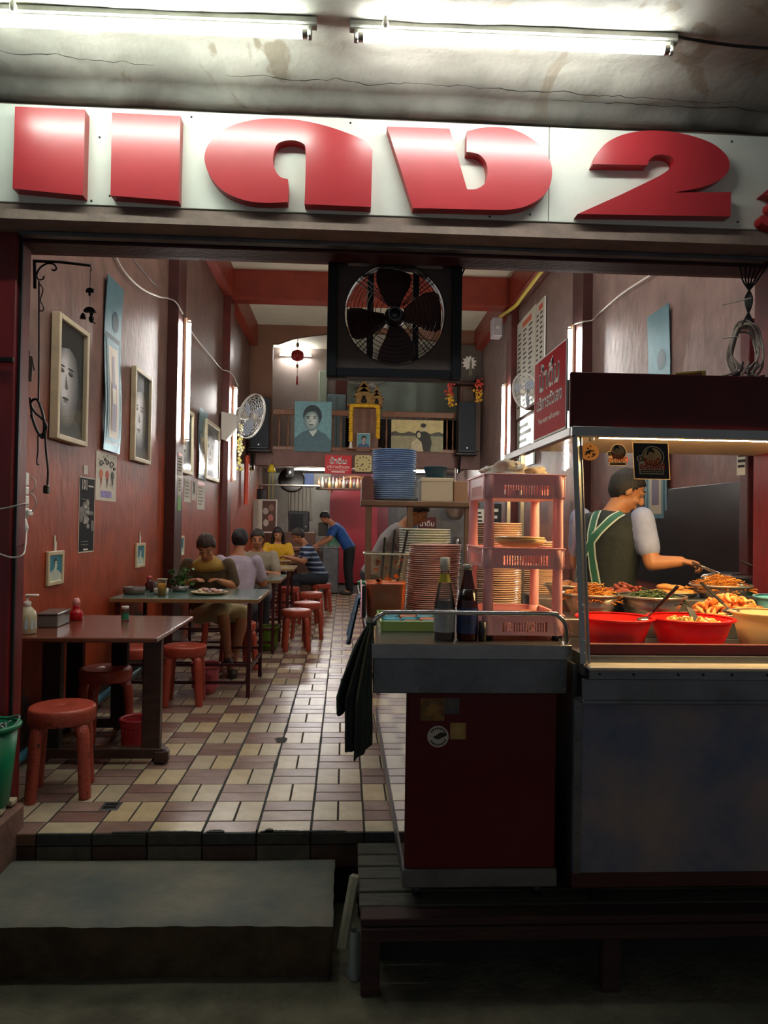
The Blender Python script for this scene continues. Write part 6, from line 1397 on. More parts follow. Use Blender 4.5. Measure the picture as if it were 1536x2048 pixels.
def torso(mb, secs, m_, infl=0):
    """secs: (centre, right-vector, half width, half depth)"""
    rings = []
    for i, (c_, rt_, w, d_) in enumerate(secs):
        c_ = Vector(c_); rt_ = Vector(rt_).normalized(); up = (Vector(secs[min(i+1, len(secs)-1)][0])-Vector(secs[max(i-1, 0)][0])).normalized(); fw_ = up.cross(rt_).normalized(); rt_ = fw_.cross(up)
        rings.append([c_+rt_*math.cos(2*math.pi*j/20)*(w+infl)+fw_*math.sin(2*math.pi*j/20)*(d_+infl) for j in range(20)])
    mb.loft(rings, m_)
def hand(mb, wrist, dirv, palm_n, side, m_, s=1.0, curl=.5):
    """palm plus five separate fingers; dirv = along the fingers, palm_n = palm normal"""
    w = Vector(wrist); d_ = Vector(dirv).normalized(); n_ = Vector(palm_n); n_ = (n_-d_*n_.dot(d_)).normalized(); a = d_.cross(n_)*side
    pc = w+d_*.045*s
    M = Matrix((a, d_, n_)).transposed().to_4x4(); M.translation = pc
    mb.ball((0, 0, 0), (.040*s, .052*s, .017*s), m_, 14, 9, M)
    for i, (off, L_, r_) in enumerate(((-.030, .066, .0085), (-.010, .076, .009), (.011, .072, .0088), (.030, .056, .0078))):
        p0 = pc+a*off*s+d_*.035*s; c1 = curl; p1 = p0+(d_*math.cos(c1*.5)+n_*math.sin(c1*.5))*L_*.45*s; p2 = p1+(d_*math.cos(c1*1.4)+n_*math.sin(c1*1.4))*L_*.33*s; p3 = p2+(d_*math.cos(c1*2.1)+n_*math.sin(c1*2.1))*L_*.25*s
        mb.tube([p0, p1, p2, p3], [r_*1.05*s, r_*s, r_*.92*s, r_*.7*s], m_, 8); mb.ball(p3, r_*.72*s, m_, 8, 6); mb.ball(p1, r_*1.02*s, m_, 8, 6); mb.ball(p2, r_*.95*s, m_, 8, 6)
    p0 = pc-a*.034*s-d_*.018*s; p1 = p0-a*.026*s+d_*.022*s+n_*.012*s; p2 = p1+d_*.028*s-a*.004*s+n_*.014*s
    mb.tube([p0, p1, p2], [.012*s, .0105*s, .008*s], m_, 8); mb.ball(p2, .0082*s, m_, 8, 6); mb.ball(p1, .0106*s, m_, 8, 6)
def person(label, loc, rz, J, skin, hair_c, shirt_c, pants_c, hair='short', voxel=.011, shirt_mat=None, sleeve=.62, curl=.6, extra=None, shoes='#2a2420', hold=None, palm=(0, 0, -1)):
    """J: joints in the person's own frame (faces -Y, x to their left in the picture), lists for l and r"""
    root = empty('person', label, 'person', loc, (0, 0, rz))
    ms = mat('skin_'+skin, skin, .5, vary=.06, vscale=9, sss=.08); mh = mat('hair_'+hair_c, hair_c, .65, vary=.3, vscale=30, bump=.3, bscale=90, stretch=(1, 1, .3)); mp = mat('trousers_'+pants_c, pants_c, .8, vary=.15, vscale=10, bump=.15)
    msh = shirt_mat or mat('shirt_'+shirt_c, shirt_c, .75, vary=.12, vscale=9, bump=.15, bscale=30)
    V = Vector; pel, ch_, nk, hd = V(J['pelvis']), V(J['chest']), V(J['neck']), V(J['head']); face = V(J.get('face', (0, -1, 0))).normalized()
    sl, sr = V(J['sh'][0]), V(J['sh'][1]); rt_sh = (sr-sl); rt_h = V(J['hipdir']) if 'hipdir' in J else V((1, 0, 0))
    mid = pel.lerp(ch_, .5)
    secs = [(pel-V((0, 0, .07)), rt_h, .10, .08), (pel, rt_h, .165, .115), (pel.lerp(ch_, .35), rt_h, .150, .105), (pel.lerp(ch_, .75), rt_sh, .165, .110), (ch_, rt_sh, .175, .112), (ch_.lerp(nk, .55), rt_sh, .155, .092), (ch_.lerp(nk, .85), rt_sh, .085, .065), (nk, rt_sh, .055, .055)]
    b_ = MB(); torso(b_, secs, ms)
    up = (hd-nk).normalized(); rh = face.cross(up).normalized()*-1; fh = up.cross(rh)*1; 
    if fh.dot(face) < 0: rh = -rh; fh = -fh
    M = Matrix((rh, fh, up)).transposed().to_4x4(); M.translation = hd      # local y = face direction
    b_.tube([nk-up*.03, hd-up*.05], [.058, .052], ms, 12)
    b_.ball((0, -.012, .02), (.074, .093, .098), ms, 18, 12, M); b_.ball((0, .022, -.045), (.056, .066, .068), ms, 16, 10, M); b_.ball((0, .055, -.095), (.026, .024, .022), ms, 10, 7, M)
    b_.tube([M @ V((0, .086, .025)), M @ V((0, .108, -.018)), M @ V((0, .098, -.03))], [.010, .016, .012], ms, 8)
    for s_ in (-1, 1):
        b_.ball((s_*.076, -.005, -.005), (.012, .022, .034), ms, 8, 6, M); b_.ball((s_*.033, .078, .028), (.022, .012, .010), ms, 8, 6, M); b_.ball((s_*.04, .066, -.025), (.022, .02, .02), ms, 8, 6, M)
    b_.ball((0, .086, -.058), (.026, .012, .010), ms, 10, 6, M)
    hands = []
    for k, s_ in ((0, -1), (1, 1)):
        sh_, el, wr = V(J['sh'][k]), V(J['el'][k]), V(J['wr'][k])
        limb(b_, [sh_, sh_.lerp(el, .5), el], [.056, .052, .042], ms); limb(b_, [el, el.lerp(wr, .35), wr], [.042, .040, .028], ms)
        dv = V(J['hd'][k]) if 'hd' in J else (wr-el); hand(b_, wr, dv, palm if not isinstance(palm, list) else palm[k], s_, ms, 1.0, curl)
        hp, kn, an = pel+rt_h.normalized()*(.09*(-1 if k == 0 else 1))-V((0, 0, .02)), V(J['kn'][k]), V(J['an'][k])
        limb(b_, [hp, hp.lerp(kn, .5), kn], [.088, .078, .056], ms); limb(b_, [kn, kn.lerp(an, .35), an], [.056, .055, .036], ms)
        ft = V(J['ft'][k]) if 'ft' in J else an+V((0, -.16, -.05)); b_.tube([an-V((0, 0, .03)), an.lerp(ft, .6)-V((0, 0, .02)), ft], [.038, .036, .026], ms, 10); b_.ball(ft, .026, ms)
    body = child('body', remesh(b_, 'body', voxel, 4), root)
    # shirt
    b_ = MB(); torso(b_, [(c_, r_, w, d_) for c_, r_, w, d_ in secs[1:7]], msh, .016)
    for k in (0, 1):
        sh_, el, wr = V(J['sh'][k]), V(J['el'][k]), V(J['wr'][k])
        if sleeve <= 1: e = sh_.lerp(el, sleeve); limb(b_, [sh_, sh_.lerp(e, .5), e], [.066, .064, .062], msh)
        else: limb(b_, [sh_, sh_.lerp(el, .5), el], [.066, .062, .055], msh); limb(b_, [el, el.lerp(wr, .45), el.lerp(wr, .92)], [.058, .054, .044], msh)
    child('shirt', remesh(b_, 'shirt', max(voxel, .011), 3), root)
    # trousers
    b_ = MB(); torso(b_, [(pel-V((0, 0, .09)), rt_h, .11, .09), (pel, rt_h, .165, .12), (pel.lerp(ch_, .3), rt_h, .150, .108)], mp, .013)
    plen = J.get('plen', .95)
    for k in (0, 1):
        hp, kn, an = pel+rt_h.normalized()*(.09*(-1 if k == 0 else 1))-V((0, 0, .02)), V(J['kn'][k]), V(J['an'][k])
        limb(b_, [hp, hp.lerp(kn, .5), kn], [.105, .096, .078], mp)
        if plen > .3: e = kn.lerp(an, plen); limb(b_, [kn, kn.lerp(e, .5), e], [.078, .07, .06], mp)
    child('trousers', remesh(b_, 'trousers', max(voxel, .012), 3), root)
    for k in (0, 1):
        an = V(J['an'][k]); ft = V(J['ft'][k]) if 'ft' in J else an+V((0, -.16, -.05)); b_ = MB(); mo = mat('shoe_'+shoes, shoes, .6)
        b_.tube([an-V((0, 0, .045))-(ft-an)*.25, an.lerp(ft, .5)-V((0, 0, .035)), ft-V((0, 0, .004)), ft+(ft-an).normalized()*.03], [.036, .043, .04, .022], mo, 12); b_.part('shoe', root)
    # hair, eyes, mouth
    b_ = MB()
    cap = MB(); cap.ball((0, 0, 0), (.087, .104, .106), mh, 44, 30); keep = []; pv = []
    fringe = .074 if hair == 'short' else .066; nape = -.075 if hair == 'short' else -.10
    for (x, y, z) in cap.v:
        f = 1+.05*mnoise.noise(Vector((x*40, y*40, z*14)))+.03*mnoise.noise(Vector((x*120, y*120, z*30))); pv.append((x*f, y*f-.013, z*f+.022))
    for f in cap.f:
        x, y, z = (sum(pv[i][k_] for i in f)/len(f) for k_ in range(3))
        hl = fringe if y > .055 else fringe+(-.01-fringe)*(.055-y)/.05 if y > .005 else -.01+(nape+.01)*(.005-y)/.05 if y > -.045 else nape
        if z > hl+.010*mnoise.noise(Vector((x*60, y*60, 3))): keep.append(f)
    cap2 = MB(); cap2.add(pv, keep, mh, True, M)
    o_ = cap2.part('hair', root); md = o_.modifiers.new('s', 'SOLIDIFY'); md.thickness = .012; md.offset = -1
    dg = bpy.context.evaluated_depsgraph_get(); me_ = bpy.data.meshes.new_from_object(o_.evaluated_get(dg)); o_.modifiers.clear(); o_.data = me_
    if hair == 'long':
        for s_ in (-1, 1): b_.tube([M @ V((s_*.07, -.01, .04)), M @ V((s_*.09, .0, -.08)), M @ V((s_*.085, .02, -.20)), M @ V((s_*.08, .035, -.27))], [.03, .034, .034, .018], mh, 10)
        b_.tube([M @ V((0, -.07, .0)), M @ V((0, -.085, -.15)), M @ V((0, -.08, -.25))], [.06, .06, .035], mh, 12, squash=(1, .6))
    elif hair == 'tied':
        b_.ball((0, -.115, -.01), (.038, .034, .04), mh, 16, 10, M)
    if b_.v: child('hair_lengths' if hair == 'long' else 'hair_bun', remesh(b_, 'hair', .008, 2), root)
    for s_ in (-1, 1):
        b_ = MB(); b_.ball((s_*.032, .0805, .014), (.013, .007, .0055), mat('eye_white', '#9a8f86', .3), 10, 7, M); b_.ball((s_*.032, .0885, .014), (.0065, .004, .0065), M_INK, 8, 6, M); b_.part('eye', root)
        b_ = MB(); b_.tube([M @ V((s_*.016, .084, .036)), M @ V((s_*.034, .082, .042)), M @ V((s_*.052, .069, .034))], [.0035, .005, .003], mh, 6); b_.part('eyebrow', root)
    b_ = MB(); b_.ball((0, .093, -.058), (.024, .007, .0055), mat('lip', '#8a4a40', .45), 12, 6, M); b_.part('mouth', root)
    if extra: extra(root, J, secs, M)
    return root
SK1, SK2 = '#a8714f', '#b98560'
def seated(lean=.0, head_f=(0, -.25, .0), arms='table', seat=.45, knee_x=.10, thigh=.42, face=(0, -.9, -.35), armx=.0):
    ph = seat+.09; c_ = (0, -lean, ph+.36); nkp = (0, -lean*1.25-.01, ph+.535); hdp = (0, -lean*1.5-.05, ph+.67)
    J = dict(pelvis=(0, 0, ph), chest=c_, neck=nkp, head=hdp, face=face, sh=[(-.185, -lean*1.1, ph+.46), (.185, -lean*1.1, ph+.46)],
             el=[(-.25, -lean-.10, ph+.22), (.25, -lean-.10, ph+.22)], wr=[(-.12+armx, -lean-.32, ph+.27), (.12+armx, -lean-.32, ph+.27)],
             kn=[(-knee_x, -thigh, ph-.03), (knee_x, -thigh, ph-.03)], an=[(-knee_x-.01, -thigh+.02, .09), (knee_x+.01, -thigh+.02, .09)])
    J['ft'] = [(-knee_x-.02, -thigh-.14, .035), (knee_x+.02, -thigh-.14, .035)]
    return J
# brown-clad diner at the second table, faces the street, legs turned to the aisle
J = seated(.16, face=(0, -.8, -.6)); J['wr'] = [(-.10, -.36, .86), (.13, -.36, .86)]; J['el'] = [(-.245, -.18, .80), (.245, -.18, .80)]
J['head'] = (0, -.34, 1.17); J['neck'] = (0, -.24, 1.06)
J['kn'] = [(.16, -.36, .60), (.34, -.26, .56)]; J['an'] = [(.22, -.40, .20), (.26, -.34, .10)]; J['ft'] = [(.25, -.56, .16), (.28, -.50, .04)]; J['plen'] = .05
tan = mat('olive_top', '#5a4a30', .8, col2='#3a2c1e', vscale=7, bump=.2)
def scarf(root, J, secs, M):
    b_ = MB(); ml = mat('mustard_yoke', '#9a7c36', .8, vary=.15); torso(b_, [(secs[5][0], secs[5][1], .165, .10), (secs[6][0], secs[6][1], .10, .082), (secs[7][0], secs[7][1], .07, .066)], ml, .014); b_.part('collar', root)
person('diner in an olive brown top bending over a plate at the second table', (-1.28, 7.28, 0), .05, J, SK1, '#2a1a12', '#5a4a30', '#b8ab86', 'tied', shirt_mat=tan, sleeve=.85, extra=scarf, shoes='#3a302a')
# lilac shirt, back to us
J = seated(.08, face=(.1, -1, -.2)); person('diner in a pale lilac shirt seen from behind at the third table', (-1.09, 7.72, 0), R(180), J, SK1, '#15131a', '#a9a0b4', '#22262e', 'tied', sleeve=.7)
J = seated(.1, face=(.05, -1, -.25)); J['head'] = (.0, -.17, 1.20); J['neck'] = (0, -.13, 1.08)
person('older diner in a grey beige shirt facing the street behind the third table', (-1.06, 9.32, 0), .05, J, SK1, '#2a221e', '#8f8674', '#2e3038', 'short', sleeve=.7)
def denim(root, J, secs, M): pass
J = seated(.1, face=(.0, -1, -.3)); J['wr'] = [(-.10, -.4, .84), (.25, -.42, .84)]
person('diner in a bright yellow shirt with dark hair facing the street', (-1.16, 13.15, 0), .1, J, SK2, '#1a1412', '#c79a1c', '#2c2c34', 'long', sleeve=.75)
def stripes():
    m = bpy.data.materials.new('striped_shirt'); m.use_nodes = True; N = m.node_tree.nodes; L = m.node_tree.links; b = N['Principled BSDF']
    tc = N.new('ShaderNodeTexCoord'); sp_ = N.new('ShaderNodeSeparateXYZ'); L.new(tc.outputs['Object'], sp_.inputs[0])
    mu = N.new('ShaderNodeMath'); mu.operation = 'MULTIPLY'; mu.inputs[1].default_value = 12.5; L.new(sp_.outputs['Z'], mu.inputs[0]); fr = N.new('ShaderNodeMath'); fr.operation = 'FRACT'; L.new(mu.outputs[0], fr.inputs[0])
    r = N.new('ShaderNodeValToRGB'); r.color_ramp.interpolation = 'CONSTANT'; r.color_ramp.elements[0].color = lin('#1c2744'); r.color_ramp.elements[1].position = .66; r.color_ramp.elements[1].color = lin('#8fa3ba'); L.new(fr.outputs[0], r.inputs[0]); L.new(r.outputs[0], b.inputs['Base Color']); b.inputs['Roughness'].default_value = .8; return m
J = seated(.2, face=(0, -.85, -.5)); J['head'] = (0, -.38, 1.2); J['neck'] = (0, -.29, 1.08); J['wr'] = [(-.06, -.56, .86), (.12, -.55, .86)]; J['el'] = [(-.25, -.32, .80), (.25, -.32, .80)]
person('diner in a navy and white striped shirt on an aisle stool turned to the table', (STRIPE_SEAT.x, STRIPE_SEAT.y+.02, 0), R(-78), J, SK1, '#2b2420', '#1c2744', '#1e222c', 'short', shirt_mat=stripes(), sleeve=.62)
# standing figures
def standing(bend=.35, face=(0, -1, -.2), fwd=.3):
    ph = .92; c_ = V3(0, -bend*.62, ph+.32); return dict(pelvis=(0, 0, ph), chest=c_, neck=(0, -bend*1.05, ph+.48), head=(0, -bend*1.45, ph+.60), face=face, sh=[(-.185, -bend*.9, ph+.41), (.185, -bend*.9, ph+.41)],
        el=[(-.24, -bend-.10, ph+.17), (.24, -bend-.10, ph+.17)], wr=[(-.16, -bend-.30, ph+.06), (.16, -bend-.30, ph+.06)], kn=[(-.10, -.02, .50), (.10, -.02, .50)], an=[(-.10, .02, .09), (.10, .02, .09)])
def V3(x, y, z): return (x, y, z)
person('person in a blue shirt leaning over the kitchen counter in the aisle', (.10, 14.9, 0), R(-80), standing(.34, (0, -.7, -.7)), SK1, '#12100f', '#1d4f92', '#14161c', 'short', sleeve=.6)
person('person in a light grey hooded top bending behind the wooden shelf', (.27, 6.95, 0), R(78), standing(.28, (0, -.85, -.5)), SK1, '#1a1716', '#8f8b8c', '#22242a', 'short', sleeve=1.5)

# the cook behind the stall: back towards the street, reaching to the food
CKX, CKY = 1.445, 4.12
def cook_extra(root, J, secs, M):
    V = Vector; ap = mat('apron_dark', '#0c1714', .75, vary=.2, vscale=9, bump=.15); b_ = MB(); torso(b_, [(c_, r_, w, d_) for c_, r_, w, d_ in secs[0:7]], ap, .026)
    for k in (0, 1): s_ = V(J['sh'][k]); b_.ball(s_.lerp(V(J['chest']), .35), .075, ap, 12, 8)
    me = remesh(b_, 'apron', .012, 3); o = child('apron', me, root, 'black green sleeveless apron')
    # green straps crossing on the back, white piping: ribbons laid just outside the apron
    import mathutils
    bm_tree = mathutils.bvhtree.BVHTree.FromPolygons([v.co for v in me.vertices], [p_.vertices for p_ in me.polygons])
    gs = mat('strap_green', '#1f5a48', .6); gw_ = mat('strap_white', '#b9c8bf', .6)
    c0 = V(J['pelvis']).lerp(V(J['chest']), .6)
    def ribbon(p0, p1, bulge, w, m_, lift):
        mid_pts = []; 
        for i in range(25):
            t_ = i/24; x_, z_ = p0[0]+(p1[0]-p0[0])*t_+bulge*math.sin(math.pi*t_), p0[1]+(p1[1]-p0[1])*t_; loc, nr, _, _ = bm_tree.ray_cast(V((x_, 1.0, z_)), V((0, -1, 0)))
            if loc is None: continue
            mid_pts.append((loc+nr*lift, nr))
        vs = []; 
        for i, (q, nr) in enumerate(mid_pts):
            tg = (mid_pts[min(i+1, len(mid_pts)-1)][0]-mid_pts[max(i-1, 0)][0]).normalized(); sd = tg.cross(nr).normalized(); vs += [q-sd*w, q+sd*w]
        b2 = MB(); b2.add(vs, [(2*i, 2*i+1, 2*i+3, 2*i+2) for i in range(len(mid_pts)-1)], m_, True); return b2
    zt, zb = J['chest'][2], J['pelvis'][2]
    # local frame: person faces -Y, so the back is +Y
    for nm, p0, p1, bl in (('strap', (-.10, zt+.14), (.15, zb+.10), .02), ('strap', (.03, zt+.15), (-.11, zb-.06), .03)):
        ribbon(p0, p1, bl, .027, gw_, .006).part('strap_piping', root); ribbon(p0, p1, bl, .018, gs, .008).part(nm, root)
ph = 1.0
J = dict(pelvis=(0, 0, .96), chest=(0, -.05, 1.34), neck=(-.01, -.09, 1.505), head=(-.05, -.14, 1.61), face=(-.63, -.72, -.30), sh=[(-.195, -.05, 1.455), (.195, -.07, 1.455)],
         el=[(-.27, -.12, 1.19), (.275, -.04, 1.215)], wr=[(-.18, -.36, 1.12), (.40, -.11, 1.23)], hd=[(0, -1, -.2), (.9, -.5, -.12)], kn=[(-.1, -.02, .5), (.1, -.02, .5)], an=[(-.1, .02, .09), (.1, .02, .09)])
# he faces +X and a little away, so his right arm is on the street side
ck = person('cook in a dark apron with green straps serving food behind the stall glass', (CKX, CKY, 0), R(125), {k: ([(-x[0], x[1], x[2]) for x in reversed(v)] if k in ('sh', 'el', 'wr', 'hd', 'kn', 'an') else v) for k, v in J.items()}, '#a8734e', '#15110f', '#8b98c0', '#1c2026', 'short', voxel=.0065, sleeve=.68, extra=cook_extra, curl=1.45, palm=(0, 0, -1))
a, b = aY(1392, 1128, 3.80), aY(1442, 1150, 3.70)
tg = empty('steel_tongs', 'steel serving tongs in the cook\'s hand', 'tongs', b, world=True)
for s_ in (-1, 1):
    b_ = MB(); b_.tube([a+Vector((-.02, 0, .01)), a.lerp(b, .5)+Vector((0, s_*.012, s_*.006)), b+Vector((0, s_*.006, s_*.006))], .005, M_CHROME, 6); b_.part('arm', tg)
# ------------------------------------------------------------------ loft front: railing, portraits, shrine, speakers
RY = YB-.02
rail = empty('loft_railing', 'brown wooden loft railing with turned spindles across the back of the room', 'railing', (.3, RY, 2.84), world=True)
za = aY(600, 822, RY).z
for x0, x1 in ((aY(545, 830, RY).x, aY(594, 830, RY).x), (aY(660, 830, RY).x, aY(700, 830, RY).x), (aY(764, 830, RY).x, aY(912, 830, RY).x)):
    b_ = MB(); b_.box((x0, RY-.03, za-.08), (x1, RY+.03, za+.03), M_MWOOD, .008); b_.part('handrail', rail)
for px in (558, 576, 666, 682, 773, 795, 812, 830, 848, 866, 884, 894, 906):
    q = aY(px, 860, RY); b_ = MB(); b_.lathe([(.016, 2.84), (.02, 2.9), (.013, 2.97), (.021, 3.15), (.013, 3.4), (.019, 3.5), (.016, za-.08)], M_MWOOD, 10, (q.x, RY, 0)); b_.part('spindle', rail)
b_ = MB(); b_.box((aY(545, 900, RY).x, RY-.05, 2.80), (aY(935, 900, RY).x, RY+.05, 2.87), M_MWOOD, .006); b_.part('bottom_rail', rail)
def flat(label, pxa, pya, pxb, pyb, y, draw, name='portrait_board', cat='picture', tilt=0, thick=.02):
    a, b = aY(pxa, pya, y), aY(pxb, pyb, y); w, h = b.x-a.x, a.z-b.z; M = frameM(((a.x+b.x)/2, y, (a.z+b.z)/2), (1, 0, 0)) @ Matrix.Rotation(tilt, 4, 'Z'); root = empty(name, label, cat, ((a.x+b.x)/2, y, b.z), world=True)
    b_ = MB(); b_.box((-w/2, -h/2, -thick), (w/2, h/2, 0), M_PAPER, 0, M); b_.part('board', root); p_ = MB(); draw(p_, M, w, h); p_.part('picture', root); return root
flat('tall blue toned portrait board of a person in uniform on the loft railing', 590, 802, 662, 904, RY-.09, lambda mb, M, w, h: portrait(mb, M, w, h, 'teal', -1, zoom=1.25))
def d_couple(mb, M, w, h):
    sky, hill, fld, dk, lt = (mat('cp%d' % i, c_, .6, vary=.2, vscale=9) for i, c_ in enumerate(('#c2b27a', '#4a4a3a', '#8f8a68', '#23241f', '#b8ae88')))
    mb.box((-w/2, -h/2, 0), (w/2, h/2, .001), sky, 0, M); mb.prism([(-w/2, -.02*h)]+[(-w/2+w*i/12, h*(.10+.04*math.sin(i*1.9))) for i in range(13)]+[(w/2, -.02*h)], .001, .002, hill, M); mb.box((-w/2, -h/2, .001), (w/2, -.01*h, .0025), fld, 0, M)
    mb.prism([(.02*w, -.5*h), (.0, -.1*h), (.06*w, .12*h), (.14*w, .16*h), (.24*w, .06*h), (.28*w, -.2*h), (.25*w, -.5*h)], .003, .004, dk, M); mb.prism(ell(.12*w, .26*h, .05*w, .12*h, 16), .004, .005, lt, M); mb.prism(ell(.115*w, .33*h, .052*w, .07*h, 16), .005, .006, dk, M)
    mb.prism([(-.12*w, -.5*h), (-.1*w, -.2*h), (.0, -.08*h), (.08*w, -.2*h), (.12*w, -.5*h)], .006, .007, lt, M); mb.prism(ell(.02*w, .04*h, .055*w, .13*h, 16), .0055, .006, dk, M); mb.prism(ell(.03*w, .02*h, .035*w, .09*h, 14), .0065, .008, lt, M)
flat('sepia photograph board of a couple leaning on the loft railing', 783, 839, 886, 904, RY-.09, d_couple, 'photo_board')
flat('small framed colour portrait standing in the garlanded shrine', 714, 866, 740, 901, RY-.16, lambda mb, M, w, h: portrait(mb, M, w*.92, h*.94, 'col', 1), 'shrine_portrait')
# shrine shelf with garland
sx0, sx1 = aY(700, 830, RY).x, aY(757, 830, RY).x; zt = aY(728, 818, RY).z
sr = empty('spirit_shrine', 'wooden wall shrine in the middle of the loft railing', 'shrine', ((sx0+sx1)/2, RY-.2, 2.84), world=True)
b_ = MB(); b_.box((sx0, RY-.06, 2.84), (sx1, RY-.04, zt), mat('shrine_wood', '#74503c', .5, vary=.15), 0); b_.part('back', sr); b_ = MB(); b_.box((sx0-.06, RY-.3, zt), (sx1+.06, RY-.02, zt+.05), M_MWOOD, .006); b_.part('shelf', sr); b_ = MB(); b_.box((sx0-.06, RY-.28, 2.82), (sx1+.06, RY-.02, 2.86), M_MWOOD, .006); b_.part('floor_shelf', sr)
gl = empty('marigold_garland', 'yellow marigold garland draped round the wall shrine', 'garland', ((sx0+sx1)/2, RY-.3, 2.9), world=True); M_MARI = mat('marigold', '#d0a21a', .7, vary=.25, vscale=20, bump=.4)
pts = [(sx0+.02, RY-.31, 2.98), (sx0+.02, RY-.31, zt-.06), (sx0+.06, RY-.31, zt+.01), ((sx0+sx1)/2, RY-.31, zt+.015), (sx1-.06, RY-.31, zt+.01), (sx1-.02, RY-.31, zt-.06), (sx1-.02, RY-.31, 3.05)]
sp_ = spline(pts, 7); b_ = MB()
for i, q in enumerate(sp_): b_.ball(q, (.045, .035, .035), M_MARI, 8, 6)
for i in range(len(sp_)-1): b_.ball(sp_[i].lerp(sp_[i+1], .5), (.042, .034, .032), M_MARI, 8, 6)
b_.part('flowers', gl)['kind'] = 'stuff'; b_ = MB(); b_.lathe([(.0, .14), (.02, .12), (.03, .04), (.04, .0), (.0, .0)], M_PAPER, 10, (sx0+.02, RY-.31, 2.83)); b_.part('tassel', gl)
def temple(label, x, s):
    t = empty('temple_model', label, 'figurine', (x, RY-.18, zt+.05)); g = mat('old_gold', '#8a6a3a', .4, .4, vary=.3, vscale=20)
    b_ = MB(); b_.box((-.16*s, -.1*s, 0), (.16*s, .1*s, .16*s), g, .01); b_.part('base', t)
    for i, (w, z0, z1) in enumerate(((.2, .16, .26), (.15, .24, .34), (.1, .32, .42))):
        b_ = MB(); b_.prism([(-w*s, z0*s), (w*s, z0*s), (0, (z1+.06)*s)], -.09*s, .09*s, g, Matrix.Rotation(R(90), 4, 'X')); b_.part('roof_tier', t)
    b_ = MB(); b_.lathe([(.03*s, .46*s), (.012*s, .52*s), (.0, .6*s)], g, 8); b_.part('spire', t); b_ = MB(); b_.lathe([(.03*s, .0), (.06*s, .03*s), (.035*s, .09*s), (.03*s, .12*s), (.0, .15*s)], M_IRON, 10, (0, -.11*s, .02*s)); b_.part('figure', t); return t
temple('gold model temple on the shrine shelf, the larger one', aY(727, 805, RY).x, 1.0); temple('gold model temple on the shrine shelf, the smaller one', aY(752, 808, RY).x, .72)
# loudspeakers on brackets
def speaker(label, pa, pb, y):
    a, b = aY(*pa, y), aY(*pb, y); t = empty('loudspeaker', label, 'loudspeaker', ((a.x+b.x)/2, y, b.z), world=True, group='loft loudspeakers'); sm_ = mat('speaker_cloth', '#20262c', .8, vary=.1); b_ = MB(); b_.box((a.x, y, b.z), (b.x, y+.35, a.z), mat('speaker_box', '#16181b', .5), .012); cab_ = b_.part('cabinet', t)
    b_ = MB(); b_.box((a.x+.02, y-.015, b.z+.03), (b.x-.02, y, a.z-.03), sm_, .006); b_.part('grille', cab_); b_ = MB(); b_.box(((a.x+b.x)/2-.012, y-.02, b.z+.07), ((a.x+b.x)/2+.012, y-.015, b.z+.09), M_CHROME); b_.part('badge', cab_)
    b_ = MB(); xm = (a.x+b.x)/2; b_.box((a.x-.04, y-.02, b.z-.05), (b.x+.04, y+.3, b.z-.01), M_IRON, .005); b_.part('shelf', t)
    b_ = MB(); b_.prism([(y-.0, b.z-.05), (y+.25, b.z-.05), (y+.25, b.z-.38), (y+.2, b.z-.38)], -.02, .02, M_IRON, Matrix(((0, 0, 1, xm-.12), (1, 0, 0, 0), (0, 1, 0, 0), (0, 0, 0, 1)))); b_.part('bracket', t); return t
speaker('tall black loudspeaker in the loft corner near the red wall post', (500, 794), (536, 898), RY-.42); speaker('tall black loudspeaker beside the sepia couple photograph', (918, 803), (951, 905), RY-.42)
# dark picture with pale star over the second loudspeaker, hanging garlands
def d_star(mb, M, w, h):
    mb.box((-w/2, -h/2, 0), (w/2, h/2, .001), mat('star_bg', '#4a4038', .6, vary=.2), 0, M)
    mb.prism([((.36 if i % 2 else .24)*w*math.cos(2*math.pi*i/22)-.08*w, (.36 if i % 2 else .26)*w*math.sin(2*math.pi*i/22)) for i in range(22)], .001, .002, M_PAPER, M); mb.prism([(-.1*w, -.35*h), (.06*w, -.35*h), (.04*w, 0), (.0, .16*h), (-.06*w, .0)], .002, .003, mat('star_fig', '#6a6a52', .6), M)
flat('dark picture with a pale burst standing on a shelf at the loft end', 921, 690, 963, 762, RY-.1, d_star, 'dark_picture')
b_ = MB(); q0, q1 = aY(905, 770, RY), aY(975, 770, RY); b_.box((q0.x, RY-.3, q0.z-.03), (q1.x, RY+.0, q0.z), M_WOOD, .005); b_.thing('wall_shelf', 'dark wall shelf under the pale burst picture', 'shelf')
b_ = MB(); q0, q1 = aY(925, 790, RY), aY(962, 905, RY); b_.box((q0.x, RY-.06, 2.85), (WR-.03, RY-.0, q0.z+.1), mat('panel_brown', '#5a4638', .6, vary=.15)); b_.thing('wood_panel', 'brown wood panel behind the second loudspeaker', 'panel')
random.seed(40)
for lab, px, py in (('orange and red flower garland hanging under the loft shelf beside the railing', 900, 790), ('red and yellow flower garland hanging at the end of the loft shelf', 957, 782)):
    g = empty('flower_garland', lab, 'garland', aY(px, py+22, RY-.35), world=True)
    for nm, cs, dz in (('red_flowers', ('#c0382c', '#d0503c'), .12), ('yellow_flowers', ('#d8a030', '#c9952a'), -.1)):
        b_ = MB()
        for i in range(26): b_.ball(aY(px, py, RY-.35)+Vector((random.gauss(0, .045), random.uniform(-.03, .03), dz+random.uniform(-.12, .12))), random.uniform(.016, .03), mat('fl'+cs[i % 2], cs[i % 2], .6), 7, 5)
        b_.part(nm, g)['kind'] = 'stuff'
    b_ = MB(); q = aY(px, py, RY-.35); b_.tube([q+Vector((0, 0, .2)), q+Vector((0, .1, .38))], .004, M_IRON, 5); b_.part('string', g)
